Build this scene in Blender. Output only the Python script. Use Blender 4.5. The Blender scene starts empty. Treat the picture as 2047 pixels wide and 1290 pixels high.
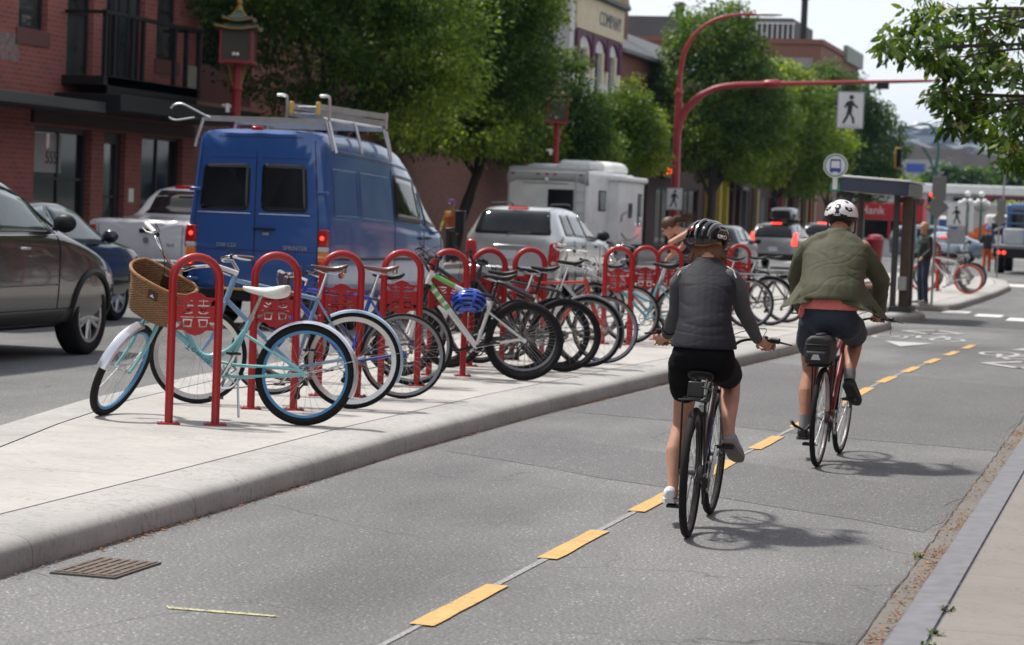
import bpy, bmesh, math, random
import numpy as np
from math import sin, cos, pi, radians, sqrt, atan2
from mathutils import Vector, Matrix, noise as mnoise
from mathutils.bvhtree import BVHTree

SC = bpy.context.scene
COL = SC.collection

# ---------------------------------------------------------------- camera
RHO = math.atan(.04); PHI = math.atan(226.5/4700); YAW = radians(15.2687)
_f = Vector((-sin(YAW)*cos(PHI), cos(YAW)*cos(PHI), -sin(PHI)))
_r = Vector((cos(YAW), sin(YAW), 0)); _u = _r.cross(_f)
_x = _r*cos(RHO) + _u*sin(RHO); _y = _u*cos(RHO) - _r*sin(RHO)
cam = bpy.data.cameras.new('camera'); cob = bpy.data.objects.new('camera', cam); COL.objects.link(cob)
cob.matrix_world = Matrix(((_x.x, _y.x, -_f.x, 0), (_x.y, _y.y, -_f.y, 0), (_x.z, _y.z, -_f.z, 1.68), (0, 0, 0, 1)))
cam.sensor_width = 36; cam.lens = 36*4700/2047
cam.clip_start = .1; cam.clip_end = 9000
cam.dof.use_dof = True; cam.dof.focus_distance = 13.2; cam.dof.aperture_fstop = 4.4
SC.camera = cob

# ---------------------------------------------------------------- sky and sun
SUN_EL = radians(61); SUN_DIR = Vector((-.88, .24, 1.66)).normalized()
W = bpy.data.worlds.new('World'); SC.world = W; W.use_nodes = True
nt = W.node_tree; bg = nt.nodes['Background']
sky = nt.nodes.new('ShaderNodeTexSky'); sky.sky_type = 'NISHITA'; sky.sun_disc = False
sky.sun_elevation = SUN_EL; sky.sun_rotation = atan2(SUN_DIR.x, SUN_DIR.y)
sky.air_density = 1.0; sky.dust_density = 2.5; sky.ozone_density = 1.0
# thin high cloud over the blue
tc = nt.nodes.new('ShaderNodeTexCoord'); mp = nt.nodes.new('ShaderNodeMapping'); mp.inputs['Scale'].default_value = (1, 1, 3.2)
nz = nt.nodes.new('ShaderNodeTexNoise'); nz.inputs['Scale'].default_value = 2.2; nz.inputs['Detail'].default_value = 6; nz.inputs['Roughness'].default_value = .55
rp = nt.nodes.new('ShaderNodeMapRange'); rp.inputs['From Min'].default_value = .34; rp.inputs['From Max'].default_value = .66
rp.inputs['To Min'].default_value = .74; rp.inputs['To Max'].default_value = .97
mx = nt.nodes.new('ShaderNodeMix'); mx.data_type = 'RGBA'
mx.inputs['B'].default_value = (9.7, 10.0, 10.4, 1)
nt.links.new(tc.outputs['Generated'], mp.inputs['Vector']); nt.links.new(mp.outputs['Vector'], nz.inputs['Vector'])
nt.links.new(nz.outputs['Fac'], rp.inputs['Value']); sz = nt.nodes.new('ShaderNodeSeparateXYZ'); nt.links.new(tc.outputs['Generated'], sz.inputs[0])
gr = nt.nodes.new('ShaderNodeMapRange'); gr.inputs['From Min'].default_value = .12; gr.inputs['From Max'].default_value = .7; gr.inputs['To Min'].default_value = 1.0; gr.inputs['To Max'].default_value = .5
nt.links.new(sz.outputs['Z'], gr.inputs['Value']); ml = nt.nodes.new('ShaderNodeMath'); ml.operation = 'MULTIPLY'   # the veil is thickest low down
nt.links.new(rp.outputs['Result'], ml.inputs[0]); nt.links.new(gr.outputs['Result'], ml.inputs[1]); nt.links.new(ml.outputs[0], mx.inputs['Factor'])
nt.links.new(sky.outputs['Color'], mx.inputs['A']); nt.links.new(mx.outputs['Result'], bg.inputs['Color'])
bg.inputs['Strength'].default_value = .1
sun = bpy.data.lights.new('sun', 'SUN'); so = bpy.data.objects.new('sun', sun); COL.objects.link(so)
sun.energy = 4.1; sun.angle = radians(4.5); sun.color = (1, .955, .89)
so.rotation_euler = SUN_DIR.to_track_quat('Z', 'Y').to_euler(); so.location = (-30, 10, 60)

SC.view_settings.view_transform = 'Standard'; SC.view_settings.look = 'None'
SC.view_settings.gamma = 1; SC.view_settings.exposure = 0.22
SC.cycles.max_bounces = 6; SC.cycles.transparent_max_bounces = 12
SC.cycles.caustics_reflective = False; SC.cycles.caustics_refractive = False

# ---------------------------------------------------------------- materials
MATS = {}
def nodes(name):
    m = bpy.data.materials.new(name); m.use_nodes = True
    return m, m.node_tree, m.node_tree.nodes['Principled BSDF']
def N(t, kind, **kw):
    n = t.nodes.new('ShaderNode' + kind)
    for k, v in kw.items():
        if k in n.inputs: n.inputs[k].default_value = v
        else: setattr(n, k, v)
    return n
def ramp(t, src, stops):
    r = N(t, 'ValToRGB'); e = r.color_ramp.elements
    while len(e) < len(stops): e.new(.5)
    for i, (p, c) in enumerate(stops):
        e[i].position = p; e[i].color = (*c, 1) if len(c) == 3 else c
    t.links.new(src, r.inputs['Fac']); return r.outputs['Color']
def mixc(t, fac, a, b, mode='MIX'):
    m = N(t, 'Mix', data_type='RGBA', blend_type=mode)
    for key, v in (('Factor', fac), ('A', a), ('B', b)):
        if isinstance(v, bpy.types.NodeSocket): t.links.new(v, m.inputs[key])
        elif key == 'Factor': m.inputs[key].default_value = v
        else: m.inputs[key].default_value = (*v, 1)
    return m.outputs['Result']
def bump(t, b, src, s=.3, d=.01):
    n = N(t, 'Bump', Strength=s, Distance=d); t.links.new(src, n.inputs['Height'])
    t.links.new(n.outputs['Normal'], b.inputs['Normal'])
def mat(name, c, rough=.5, metal=0, vary=.12, scale=6, coat=0, bmp=0, bscale=60, spec=.5, sheen=0, dirt=0):
    """a plain surface with some tone and gloss variation"""
    if name in MATS: return MATS[name]
    m, t, b = nodes(name)
    co = N(t, 'TexCoord')
    nz = N(t, 'TexNoise', Scale=scale, Detail=5, Roughness=.6); t.links.new(co.outputs['Object'], nz.inputs['Vector'])
    lo = tuple(max(0, x*(1-vary)) for x in c); hi = tuple(min(1, x*(1+vary)) for x in c)
    col = ramp(t, nz.outputs['Fac'], [(.3, lo), (.7, hi)])
    if dirt:
        n2 = N(t, 'TexNoise', Scale=1.7, Detail=8, Roughness=.7); t.links.new(co.outputs['Object'], n2.inputs['Vector'])
        f = ramp(t, n2.outputs['Fac'], [(.45, (0, 0, 0)), (.75, (dirt, dirt, dirt))])
        col = mixc(t, f, col, (.16, .14, .12))
    t.links.new(col, b.inputs['Base Color'])
    rr = N(t, 'MapRange'); rr.inputs['To Min'].default_value = max(.03, rough-.07); rr.inputs['To Max'].default_value = min(1, rough+.1)
    t.links.new(nz.outputs['Fac'], rr.inputs['Value']); t.links.new(rr.outputs['Result'], b.inputs['Roughness'])
    b.inputs['Metallic'].default_value = metal; b.inputs['Specular IOR Level'].default_value = spec
    b.inputs['Coat Weight'].default_value = coat; b.inputs['Coat Roughness'].default_value = .04
    if sheen: b.inputs['Sheen Weight'].default_value = sheen
    if bmp:
        n3 = N(t, 'TexNoise', Scale=bscale, Detail=4); t.links.new(co.outputs['Object'], n3.inputs['Vector'])
        bump(t, b, n3.outputs['Fac'], bmp, .004)
    MATS[name] = m; return m
def emit(name, c, s):
    if name in MATS: return MATS[name]
    m, t, b = nodes(name); b.inputs['Base Color'].default_value = (*c, 1)
    b.inputs['Emission Color'].default_value = (*c, 1); b.inputs['Emission Strength'].default_value = s
    MATS[name] = m; return m
def glass_dark(name, c=(.012, .014, .016), rough=.03, spec=.42):
    m, t, b = nodes(name); co = N(t, 'TexCoord')
    nz = N(t, 'TexNoise', Scale=1.3, Detail=3); t.links.new(co.outputs['Object'], nz.inputs['Vector'])
    t.links.new(ramp(t, nz.outputs['Fac'], [(.35, tuple(x*.6 for x in c)), (.7, tuple(x*1.6 for x in c))]), b.inputs['Base Color'])
    b.inputs['Roughness'].default_value = rough; b.inputs['Specular IOR Level'].default_value = spec
    MATS[name] = m; return m
def brick(name, c1, c2, mortar, sx=.27, sy=.098, dark=.3):
    m, t, b = nodes(name); co = N(t, 'TexCoord')
    sp = N(t, 'SeparateXYZ'); t.links.new(co.outputs['Object'], sp.inputs[0])
    ad = N(t, 'Math', operation='ADD'); t.links.new(sp.outputs['X'], ad.inputs[0]); t.links.new(sp.outputs['Y'], ad.inputs[1])
    cb = N(t, 'CombineXYZ'); t.links.new(ad.outputs[0], cb.inputs['X']); t.links.new(sp.outputs['Z'], cb.inputs['Y'])
    bk = N(t, 'TexBrick', Scale=1.0); bk.inputs['Brick Width'].default_value = sx; bk.inputs['Row Height'].default_value = sy
    bk.inputs['Mortar Size'].default_value = .013; bk.inputs['Bias'].default_value = -.1
    for k, c in (('Color1', c1), ('Color2', c2), ('Mortar', mortar)): bk.inputs[k].default_value = (*c, 1)
    t.links.new(cb.outputs[0], bk.inputs['Vector'])
    nz = N(t, 'TexNoise', Scale=.7, Detail=8, Roughness=.65); t.links.new(co.outputs['Object'], nz.inputs['Vector'])
    f = ramp(t, nz.outputs['Fac'], [(.35, (0, 0, 0)), (.8, (dark, dark, dark))])
    col = mixc(t, f, bk.outputs['Color'], tuple(x*.5 for x in c1))
    t.links.new(col, b.inputs['Base Color']); b.inputs['Roughness'].default_value = .85
    bump(t, b, bk.outputs['Fac'], -.5, .01)
    MATS[name] = m; return m

def asphalt(name, c, patch=.25, cracks=True):
    m, t, b = nodes(name); co = N(t, 'TexCoord'); V = co.outputs['Object']
    fine = N(t, 'TexNoise', Scale=58, Detail=4, Roughness=.85); t.links.new(V, fine.inputs['Vector'])
    col = ramp(t, fine.outputs['Fac'], [(.36, tuple(x*.42 for x in c)), (.5, c), (.63, tuple(x*1.7 for x in c))])
    vo = N(t, 'TexVoronoi', Scale=62); t.links.new(V, vo.inputs['Vector'])
    wn = N(t, 'SeparateColor'); t.links.new(vo.outputs['Color'], wn.inputs[0])
    st = ramp(t, wn.outputs[0], [(.88, (0, 0, 0)), (.97, (.9, .9, .9))])
    near = ramp(t, vo.outputs['Distance'], [(.25, (1, 1, 1)), (.45, (0, 0, 0))])
    col = mixc(t, mixc(t, 1.0, st, near, 'MULTIPLY'), col, (.46, .455, .445))
    mp = N(t, 'Mapping'); mp.inputs['Scale'].default_value = (.55, .22, 1); t.links.new(V, mp.inputs['Vector'])
    big = N(t, 'TexNoise', Scale=1.0, Detail=6, Roughness=.55); t.links.new(mp.outputs[0], big.inputs['Vector'])
    pf = ramp(t, big.outputs['Fac'], [(.36, (1-patch,)*3), (.64, (1+patch*.6,)*3)])
    col = mixc(t, 1.0, col, pf, 'MULTIPLY')
    ol = N(t, 'TexNoise', Scale=1.1, Detail=7, Roughness=.75); t.links.new(V, ol.inputs['Vector'])
    col = mixc(t, ramp(t, ol.outputs['Fac'], [(.56, (0, 0, 0)), (.74, (.45, .45, .45))]), col, tuple(x*.5 for x in c))
    if cracks:
        ns = N(t, 'TexNoise', Scale=2.2, Detail=5); t.links.new(V, ns.inputs['Vector'])
        ds = mixc(t, .16, V, ns.outputs['Color'], 'LINEAR_LIGHT')
        ve = N(t, 'TexVoronoi', feature='DISTANCE_TO_EDGE', Scale=.42); t.links.new(ds, ve.inputs['Vector'])
        ln = ramp(t, ve.outputs['Distance'], [(.0010, (1, 1, 1)), (.004, (0, 0, 0))])
        n4 = N(t, 'TexNoise', Scale=.55, Detail=2); t.links.new(V, n4.inputs['Vector'])
        mk = ramp(t, n4.outputs['Fac'], [(.44, (0, 0, 0)), (.56, (.8, .8, .8))])
        col = mixc(t, mixc(t, 1.0, ln, mk, 'MULTIPLY'), col, (.025, .024, .023))
    t.links.new(col, b.inputs['Base Color']); b.inputs['Roughness'].default_value = .82
    bump(t, b, fine.outputs['Fac'], .4, .004)
    MATS[name] = m; return m
def concrete(name, c, joint=None, stain=.3, along='Y', grit=False):
    m, t, b = nodes(name); co = N(t, 'TexCoord'); V = co.outputs['Object']
    mp = N(t, 'Mapping'); mp.inputs['Scale'].default_value = (5, 26, 5) if along == 'Y' else (3, 3, 3); t.links.new(V, mp.inputs['Vector'])
    br = N(t, 'TexNoise', Scale=1.6, Detail=6, Roughness=.7); t.links.new(mp.outputs[0], br.inputs['Vector'])
    col = ramp(t, br.outputs['Fac'], [(.3, tuple(x*.86 for x in c)), (.7, tuple(x*1.08 for x in c))])
    big = N(t, 'TexNoise', Scale=.9, Detail=9, Roughness=.72); t.links.new(V, big.inputs['Vector'])
    sf = ramp(t, big.outputs['Fac'], [(.42, (0, 0, 0)), (.72, (stain,)*3)])
    col = mixc(t, sf, col, tuple(x*.55 for x in c))
    g2 = N(t, 'TexNoise', Scale=30, Detail=6, Roughness=.8); t.links.new(V, g2.inputs['Vector'])
    gm = N(t, 'TexNoise', Scale=3.1, Detail=4); t.links.new(V, gm.inputs['Vector'])
    gf = mixc(t, 1.0, ramp(t, g2.outputs['Fac'], [(.50, (0, 0, 0)), (.64, (.75, .75, .75))]), ramp(t, gm.outputs['Fac'], [(.42, (0, 0, 0)), (.62, (1, 1, 1))] if not grit else [(.3, (.15, .15, .15)), (.6, (1, 1, 1))]), 'MULTIPLY')
    col = mixc(t, gf, col, tuple(x*.42 for x in c))
    if joint:
        sp = N(t, 'SeparateXYZ'); t.links.new(V, sp.inputs[0])
        d = N(t, 'Math', operation='DIVIDE'); t.links.new(sp.outputs['Y'], d.inputs[0]); d.inputs[1].default_value = joint
        fr = N(t, 'Math', operation='FRACT'); t.links.new(d.outputs[0], fr.inputs[0])
        lt = N(t, 'Math', operation='LESS_THAN'); t.links.new(fr.outputs[0], lt.inputs[0]); lt.inputs[1].default_value = .007/joint
        jm = N(t, 'Math', operation='MULTIPLY'); t.links.new(lt.outputs[0], jm.inputs[0]); jm.inputs[1].default_value = .75
        col = mixc(t, jm.outputs[0], col, (.09, .085, .08))
    t.links.new(col, b.inputs['Base Color']); b.inputs['Roughness'].default_value = .86
    fn = N(t, 'TexNoise', Scale=160, Detail=3); t.links.new(V, fn.inputs['Vector'])
    bump(t, b, fn.outputs['Fac'], .25, .003)
    MATS[name] = m; return m
def leafmat(name, c, c2, flower=None):
    m, t, b = nodes(name); g = N(t, 'NewGeometry')
    stops = [(.12, tuple(x*.5 for x in c)), (.5, c), (.85, c2)]
    if flower: stops.append((.955, flower))
    at = N(t, 'Attribute', attribute_name='tint'); am = N(t, 'Math', operation='MULTIPLY_ADD'); t.links.new(at.outputs['Fac'], am.inputs[0]); am.inputs[1].default_value = .55
    ai = N(t, 'Math', operation='MULTIPLY'); t.links.new(g.outputs['Random Per Island'], ai.inputs[0]); ai.inputs[1].default_value = .45; t.links.new(ai.outputs[0], am.inputs[2])
    r = ramp(t, am.outputs[0], stops)
    if flower: [n for n in t.nodes if n.bl_idname == 'ShaderNodeValToRGB'][-1].color_ramp.interpolation = 'LINEAR'
    t.links.new(r, b.inputs['Base Color']); b.inputs['Roughness'].default_value = .45
    b.inputs['Specular IOR Level'].default_value = .35
    tr = N(t, 'BsdfTranslucent'); tc_ = mixc(t, 1.0, r, (1.25, 1.3, .5), 'MULTIPLY'); t.links.new(tc_, tr.inputs['Color'])
    ms = N(t, 'MixShader'); ms.inputs[0].default_value = .48
    out = [n for n in t.nodes if n.bl_idname == 'ShaderNodeOutputMaterial'][0]
    t.links.new(b.outputs[0], ms.inputs[1]); t.links.new(tr.outputs[0], ms.inputs[2]); t.links.new(ms.outputs[0], out.inputs['Surface'])
    MATS[name] = m; return m

# ---------------------------------------------------------------- mesh building
def rot(ax, a): return Matrix.Rotation(a, 3, ax)
class MB:
    """collects simple shaped solids into ONE mesh object"""
    def __init__(s): s.v = []; s.f = []; s.mi = []; s.cur = 0; s.mats = []
    def use(s, m):
        if m not in s.mats: s.mats.append(m)
        s.cur = s.mats.index(m); return s
    def add(s, vs, fs):
        o = len(s.v); s.v += [tuple(v) for v in vs]
        for f in fs: s.f.append(tuple(i+o for i in f)); s.mi.append(s.cur)
    def box(s, c, d, R=None, taper=1.0):
        c = Vector(c); vs = []
        for z in (-1, 1):
            k = taper if z > 0 else 1.0
            for x, y in ((-1, -1), (1, -1), (1, 1), (-1, 1)):
                p = Vector((x*d[0]/2*k, y*d[1]/2*k, z*d[2]/2)); vs.append(c + (R @ p if R else p))
        s.add(vs, [(3, 2, 1, 0), (4, 5, 6, 7), (0, 1, 5, 4), (1, 2, 6, 5), (2, 3, 7, 6), (3, 0, 4, 7)]); return s
    def b2(s, a, b): # box from corner to corner
        return s.box([(a[i]+b[i])/2 for i in range(3)], [abs(b[i]-a[i]) for i in range(3)])
    def tube(s, pts, r, n=8, closed=False, caps=True, sq=None):
        pts = [Vector(p) for p in pts]; k = len(pts)
        rs = list(r) if isinstance(r, (list, tuple)) else [r]*k
        tg = []
        for i in range(k):
            a = pts[(i-1) % k] if (closed or i > 0) else pts[i]; b = pts[(i+1) % k] if (closed or i < k-1) else pts[i]
            d = (b-a); tg.append(d.normalized() if d.length > 1e-9 else Vector((0, 0, 1)))
        up = Vector((0, 0, 1)) if abs(tg[0].z) < .9 else Vector((1, 0, 0))
        u = (up - tg[0]*up.dot(tg[0])).normalized(); vs = []
        for i in range(k):
            if i: 
                u = u - tg[i]*u.dot(tg[i]); u = u.normalized() if u.length > 1e-6 else tg[i].orthogonal().normalized()
            w = tg[i].cross(u); q = sq[i] if isinstance(sq, list) else (sq or 1.0)
            for j in range(n):
                a = 2*pi*j/n + (pi/n); vs.append(pts[i] + u*(cos(a)*rs[i]) + w*(sin(a)*rs[i]*q))
        fs = []
        for i in range(k if closed else k-1):
            for j in range(n):
                a = i*n+j; b = i*n+(j+1) % n; c = ((i+1) % k)*n+(j+1) % n; d = ((i+1) % k)*n+j; fs.append((a, b, c, d))
        if caps and not closed: fs += [tuple(range(n))[::-1], tuple(range((k-1)*n, k*n))]
        s.add(vs, fs); return s
    def rod(s, a, b, r, n=6, r2=None): return s.tube([a, b], [r, r2 if r2 is not None else r], n)
    def lathe(s, prof, n=24, M=None, cap=True):
        vs = []; k = len(prof)
        for (r, z) in prof:
            for j in range(n):
                a = 2*pi*j/n; p = Vector((r*cos(a), r*sin(a), z)); vs.append(M @ p if M else p)
        fs = [(i*n+j, i*n+(j+1) % n, (i+1)*n+(j+1) % n, (i+1)*n+j) for i in range(k-1) for j in range(n)]
        if cap: fs += [tuple(range(n))[::-1], tuple(range((k-1)*n, k*n))]
        s.add(vs, fs); return s
    def ring(s, R, r, M=None, n=48, m=8, sq=1.0):
        """torus about local z"""
        vs = []
        for i in range(n):
            a = 2*pi*i/n
            for j in range(m):
                b = 2*pi*j/m; q = R + r*cos(b); p = Vector((q*cos(a), q*sin(a), r*sin(b)*sq)); vs.append(M @ p if M else p)
        s.add(vs, [(i*m+j, ((i+1) % n)*m+j, ((i+1) % n)*m+(j+1) % m, i*m+(j+1) % m) for i in range(n) for j in range(m)]); return s
    def ball(s, c, r, n=10, sc=(1, 1, 1), R=None):
        c = Vector(c); vs = []; fs = []
        for i in range(1, n):
            for j in range(n*2):
                t = pi*i/n; a = pi*j/n; p = Vector((r*sc[0]*sin(t)*cos(a), r*sc[1]*sin(t)*sin(a), r*sc[2]*cos(t))); vs.append(c+(R @ p if R else p))
        m = n*2
        for i in range(n-2):
            for j in range(m): fs.append((i*m+j, (i+1)*m+j, (i+1)*m+(j+1) % m, i*m+(j+1) % m))
        t = len(vs); p = Vector((0, 0, r*sc[2])); vs += [c+(R @ p if R else p), c-(R @ p if R else p)]
        for j in range(m): fs.append((t, j, (j+1) % m)); fs.append((t+1, (n-2)*m+(j+1) % m, (n-2)*m+j))
        s.add(vs, fs); return s
    def prism(s, poly, depth, M):
        """flat outline (x,y) pushed out by depth along local z, placed by the 4x4 matrix M"""
        n = len(poly); vs = [M @ Vector((x, y, 0)) for x, y in poly]+[M @ Vector((x, y, depth)) for x, y in poly]
        s.add(vs, [tuple(range(n))[::-1], tuple(range(n, 2*n))]+[(i, (i+1) % n, n+(i+1) % n, n+i) for i in range(n)]); return s
    def loft(s, rings, caps=True, closed=True):
        n = len(rings[0]); vs = [p for r in rings for p in r]; k = len(rings); fs = []
        for i in range(k-1):
            for j in range(n if closed else n-1): fs.append((i*n+j, i*n+(j+1) % n, (i+1)*n+(j+1) % n, (i+1)*n+j))
        if caps: fs += [tuple(range(n))[::-1], tuple(range((k-1)*n, k*n))]
        s.add(vs, fs); return s
    def quad(s, a, b, c, d): s.add([a, b, c, d], [(0, 1, 2, 3)]); return s
    def mesh(s, name):
        me = bpy.data.meshes.new(name); me.from_pydata(s.v, [], s.f); return me
    def build(s, name, m=None, parent=None, smooth=35, bevel=0, seg=2):
        me = s.mesh(name)
        if s.mats:
            for x in s.mats: me.materials.append(x)
            me.polygons.foreach_set('material_index', s.mi)
        elif m: me.materials.append(m)
        bm = bmesh.new(); bm.from_mesh(me); bmesh.ops.recalc_face_normals(bm, faces=bm.faces); bm.to_mesh(me); bm.free()
        if smooth:
            me.polygons.foreach_set('use_smooth', [True]*len(me.polygons)); me.set_sharp_from_angle(angle=radians(smooth))
        o = bpy.data.objects.new(name, me); COL.objects.link(o)
        if parent: o.parent = parent
        if bevel:
            b = o.modifiers.new('bevel', 'BEVEL'); b.width = bevel; b.segments = seg; b.limit_method = 'ANGLE'; b.angle_limit = radians(40)
        return o
def tag(o, label=None, cat=None, group=None, kind=None):
    if label: o['label'] = label
    if cat: o['category'] = cat
    if group: o['group'] = group
    if kind: o['kind'] = kind
    return o
def thing(name, label, cat, loc=(0, 0, 0), rz=0, group=None):
    o = bpy.data.objects.new(name, None); COL.objects.link(o); o.location = loc; o.rotation_euler = (0, 0, rz)
    o.empty_display_size = .2
    return tag(o, label, cat, group)
def struct(o): o['kind'] = 'structure'; return o
def copy_tree(o, loc=None, rz=None, label=None, group=None, parent=None):
    c = o.copy(); COL.objects.link(c)
    if parent: c.parent = parent
    else:
        if loc is not None: c.location = loc
        if rz is not None: c.rotation_euler = (0, 0, rz)
        if label: c['label'] = label
        if group: c['group'] = group
    for ch in list(o.children): copy_tree(ch, parent=c)
    return c
def bake(o):
    """apply the modifiers of o into its own mesh"""
    dg = bpy.context.evaluated_depsgraph_get(); dg.update()
    me = bpy.data.meshes.new_from_object(o.evaluated_get(dg)); old = o.data; o.modifiers.clear(); o.data = me; me.name = old.name
    bpy.data.meshes.remove(old); return o
def text(name, s, size, M, m, parent=None, ext=.004, align='CENTER', sx=1.0, kind=None):
    cu = bpy.data.curves.new(name, 'FONT'); cu.body = s; cu.size = size; cu.extrude = ext; cu.align_x = align; cu.align_y = 'CENTER'
    t = bpy.data.objects.new(name+'_source', cu); COL.objects.link(t)
    dg = bpy.context.evaluated_depsgraph_get(); me = bpy.data.meshes.new_from_object(t.evaluated_get(dg))
    bpy.data.objects.remove(t); bpy.data.curves.remove(cu)
    me.transform(Matrix.Diagonal((sx, 1, 1, 1))); me.transform(M); me.materials.clear(); me.materials.append(m); me.name = name
    o = bpy.data.objects.new(name, me); COL.objects.link(o)
    if parent: o.parent = parent
    return o
def frame_m(o, x, y):
    """4x4 with origin o, local x and y axes"""
    x = Vector(x).normalized(); y = Vector(y); y = (y-x*y.dot(x)).normalized(); z = x.cross(y)
    return Matrix(((x.x, y.x, z.x, o[0]), (x.y, y.y, z.y, o[1]), (x.z, y.z, z.z, o[2]), (0, 0, 0, 1)))
def bez(p, n=10):
    """smooth curve through points (Catmull-Rom)"""
    P = [Vector(q) for q in p]; P = [P[0]*2-P[1]]+P+[P[-1]*2-P[-2]]; out = []
    for i in range(1, len(P)-2):
        for k in range(n):
            t = k/n; a, b, c, d = P[i-1:i+3]
            out.append(.5*((2*b)+(c-a)*t+(2*a-5*b+4*c-d)*t*t+(3*b-a-3*c+d)*t**3))
    out.append(P[-2]); return out
# ================================================================ ground, road, kerbs, markings
RED = mat('red_paint', (.36, .006, .009), .38, 0, .14, 3, coat=.15, dirt=.08)
BLACK = mat('black_rubber', (.012, .012, .013), .7, 0, .3, 30)
BLACKPL = mat('black_plastic', (.012, .012, .013), .45, 0, .2, 20, spec=.3)
CHROME = mat('bright_steel', (.62, .62, .63), .2, 1, .06, 20)
ALU = mat('brushed_aluminium', (.5, .5, .51), .36, 1, .12, 30)
GREY = mat('galvanised_steel', (.30, .30, .31), .5, .7, .15, 12)
WHITEPL = mat('white_plastic', (.78, .78, .76), .4, 0, .04, 5)
ROAD = asphalt('road_asphalt', (.138, .1375, .137), .36)
ROAD2 = asphalt('old_patch_asphalt', (.113, .1125, .1125), .12, False)
SLAB = concrete('island_concrete', (.45, .43, .405), 2.35, .42)
KERB = concrete('kerb_concrete', (.42, .408, .388), 1.9, .7, grit=True)
WALK = concrete('old_walk_concrete', (.23, .212, .19), 1.55, .35)
PAINTW = mat('white_road_paint', (.66, .65, .62), .7, 0, .2, 40)
def sheet(name, pts, z, m, kind=True):
    b = MB(); b.add([(x, y, z) for x, y in pts], [tuple(range(len(pts)))]); o = b.build(name, m, smooth=0); struct(o); return o
GRND = mat('town_ground', (.20, .19, .175), .9, 0, .25, .4)
sheet('ground', [(-1590, -40), (890, -40), (890, 3090), (-1590, 3090)], -.014, GRND)
sheet('road', [(-18.45, -40), (-.93, -40), (-.93, 95), (30, 95), (30, 128), (-30, 128), (-30, 100), (-18.45, 96)], 0, ROAD)
# island outlines, counter-clockwise, with a rolled kerb all round
def island(name, out, slab, kerbm, H=.15):
    P = [Vector((x, y)) for x, y in out]; n = len(P)
    nr = []
    for i in range(n):
        a, b, c = P[i-1], P[i], P[(i+1) % n]; e1 = (b-a).normalized(); e2 = (c-b).normalized()
        n1 = Vector((-e1.y, e1.x)); n2 = Vector((-e2.y, e2.x)); m_ = (n1+n2); m_ = m_/max(.35, m_.length_squared)*2
        nr.append(m_)
    prof = [(-.006, -.02), (0, .07), (.010, .098), (.032, .122), (.075, .137), (.2, .146), (.408, H), (.413, H-.014), (.419, H-.014), (.424, H)]
    rings = [[(p.x+q.x*o, p.y+q.y*o, z) for p, q in zip(P, nr)] for o, z in prof]
    b = MB().use(kerbm); b.loft(rings[:7], caps=False)
    b.use(mat('joint_dirt', (.05, .045, .04), .9)); b.loft(rings[6:9], caps=False); b.use(slab); b.loft(rings[8:], caps=False)
    o0 = len(b.v); b.add(rings[-1], [tuple(range(n))])
    return struct(b.build(name, None, smooth=50))
kx = [(-4.62, -12), (-4.72, 5), (-4.76, 9), (-4.80, 12), (-4.87, 15), (-4.84, 18.5), (-4.70, 22.5), (-4.48, 27), (-4.32, 30.5), (-4.17, 35), (-4.08, 37.6), (-4.16, 38.8), (-4.45, 39.6)]
kl = [(-5.3, 40.2), (-8.6, 40.2), (-8.75, 36), (-8.35, 30), (-8.15, 25), (-8.05, 19), (-7.72, 16), (-7.32, 14), (-6.6, 11), (-5.95, 8), (-5.75, 4), (-5.6, -4), (-5.5, -12)]
island('traffic_island', kx+kl, SLAB, KERB)
isl2 = [(-8.7, 40.3), (-5.2, 40.3), (-4.35, 40.5), (-4.0, 41.3), (-3.93, 42.3), (-4.1, 43.3), (-4.6, 44.2), (-5.0, 45.5), (-4.6, 46.6), (-4.0, 47.2), (-3.86, 48.5), (-3.8, 54), (-3.78, 60), (-3.85, 66), (-4.3, 72), (-5.2, 76), (-6.8, 78), (-8.2, 76), (-8.8, 60), (-8.75, 48)]
island('bus_stop_island', isl2, SLAB, KERB)
# right-hand pavement with its painted kerb
b = MB(); pr = [(-.945, -.02), (-.935, .075), (-.92, .092), (-.775, .1), (-.770, .088), (-.762, .088), (-.757, .1)]
KP = mat('grey_kerb_paint', (.155, .155, .17), .6, 0, .25, 9, dirt=.3)
rg = [[(x, -20, z), (x, 19.2, z)] for x, z in pr]
b.loft([[p[k] for p in rg] for k in (0, 1)], caps=False, closed=False); struct(b.build('right_kerb', KP, smooth=45))
b = MB(); rg = [[(x, 19.2, z), (x, 95, z)] for x, z in pr]
b.loft([[p[k] for p in rg] for k in (0, 1)], caps=False, closed=False); struct(b.build('right_kerb', KERB, smooth=45))
sheet('right_pavement', [(-.757, -20), (14, -20), (14, 95), (-.757, 95)], .1, WALK)
sheet('gutter_strip', [(-1.075, -20), (-.945, -20), (-.945, 95), (-1.075, 95)], .004, concrete('gutter_concrete', (.165, .152, .135), None, .5))
rnd = random.Random(3)
b = MB(); y = 2.0; pa = []   # the open crack between the asphalt and the gutter
while y < 40: pa.append((-1.078+rnd.uniform(-.007, .007), y)); y += rnd.uniform(.08, .3)
for (x0, y0), (x1, y1) in zip(pa, pa[1:]):
    w = rnd.uniform(.0012, .0055); b.add([(x0-w, y0, .0075), (x0+w, y0, .0075), (x1+w, y1, .0075), (x1-w, y1, .0075)], [(0, 1, 2, 3)])
struct(b.build('gutter_crack', mat('crack_dirt', (.06, .05, .042), .95, 0, .5, 20), smooth=0))
# pavement on the far side
b = MB(); b.b2((-26, -30, -.02), (-18.45, 100, .14)); struct(b.build('far_pavement', concrete('far_walk_concrete', (.33, .31, .29), 1.5, .3), bevel=.02))
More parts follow.
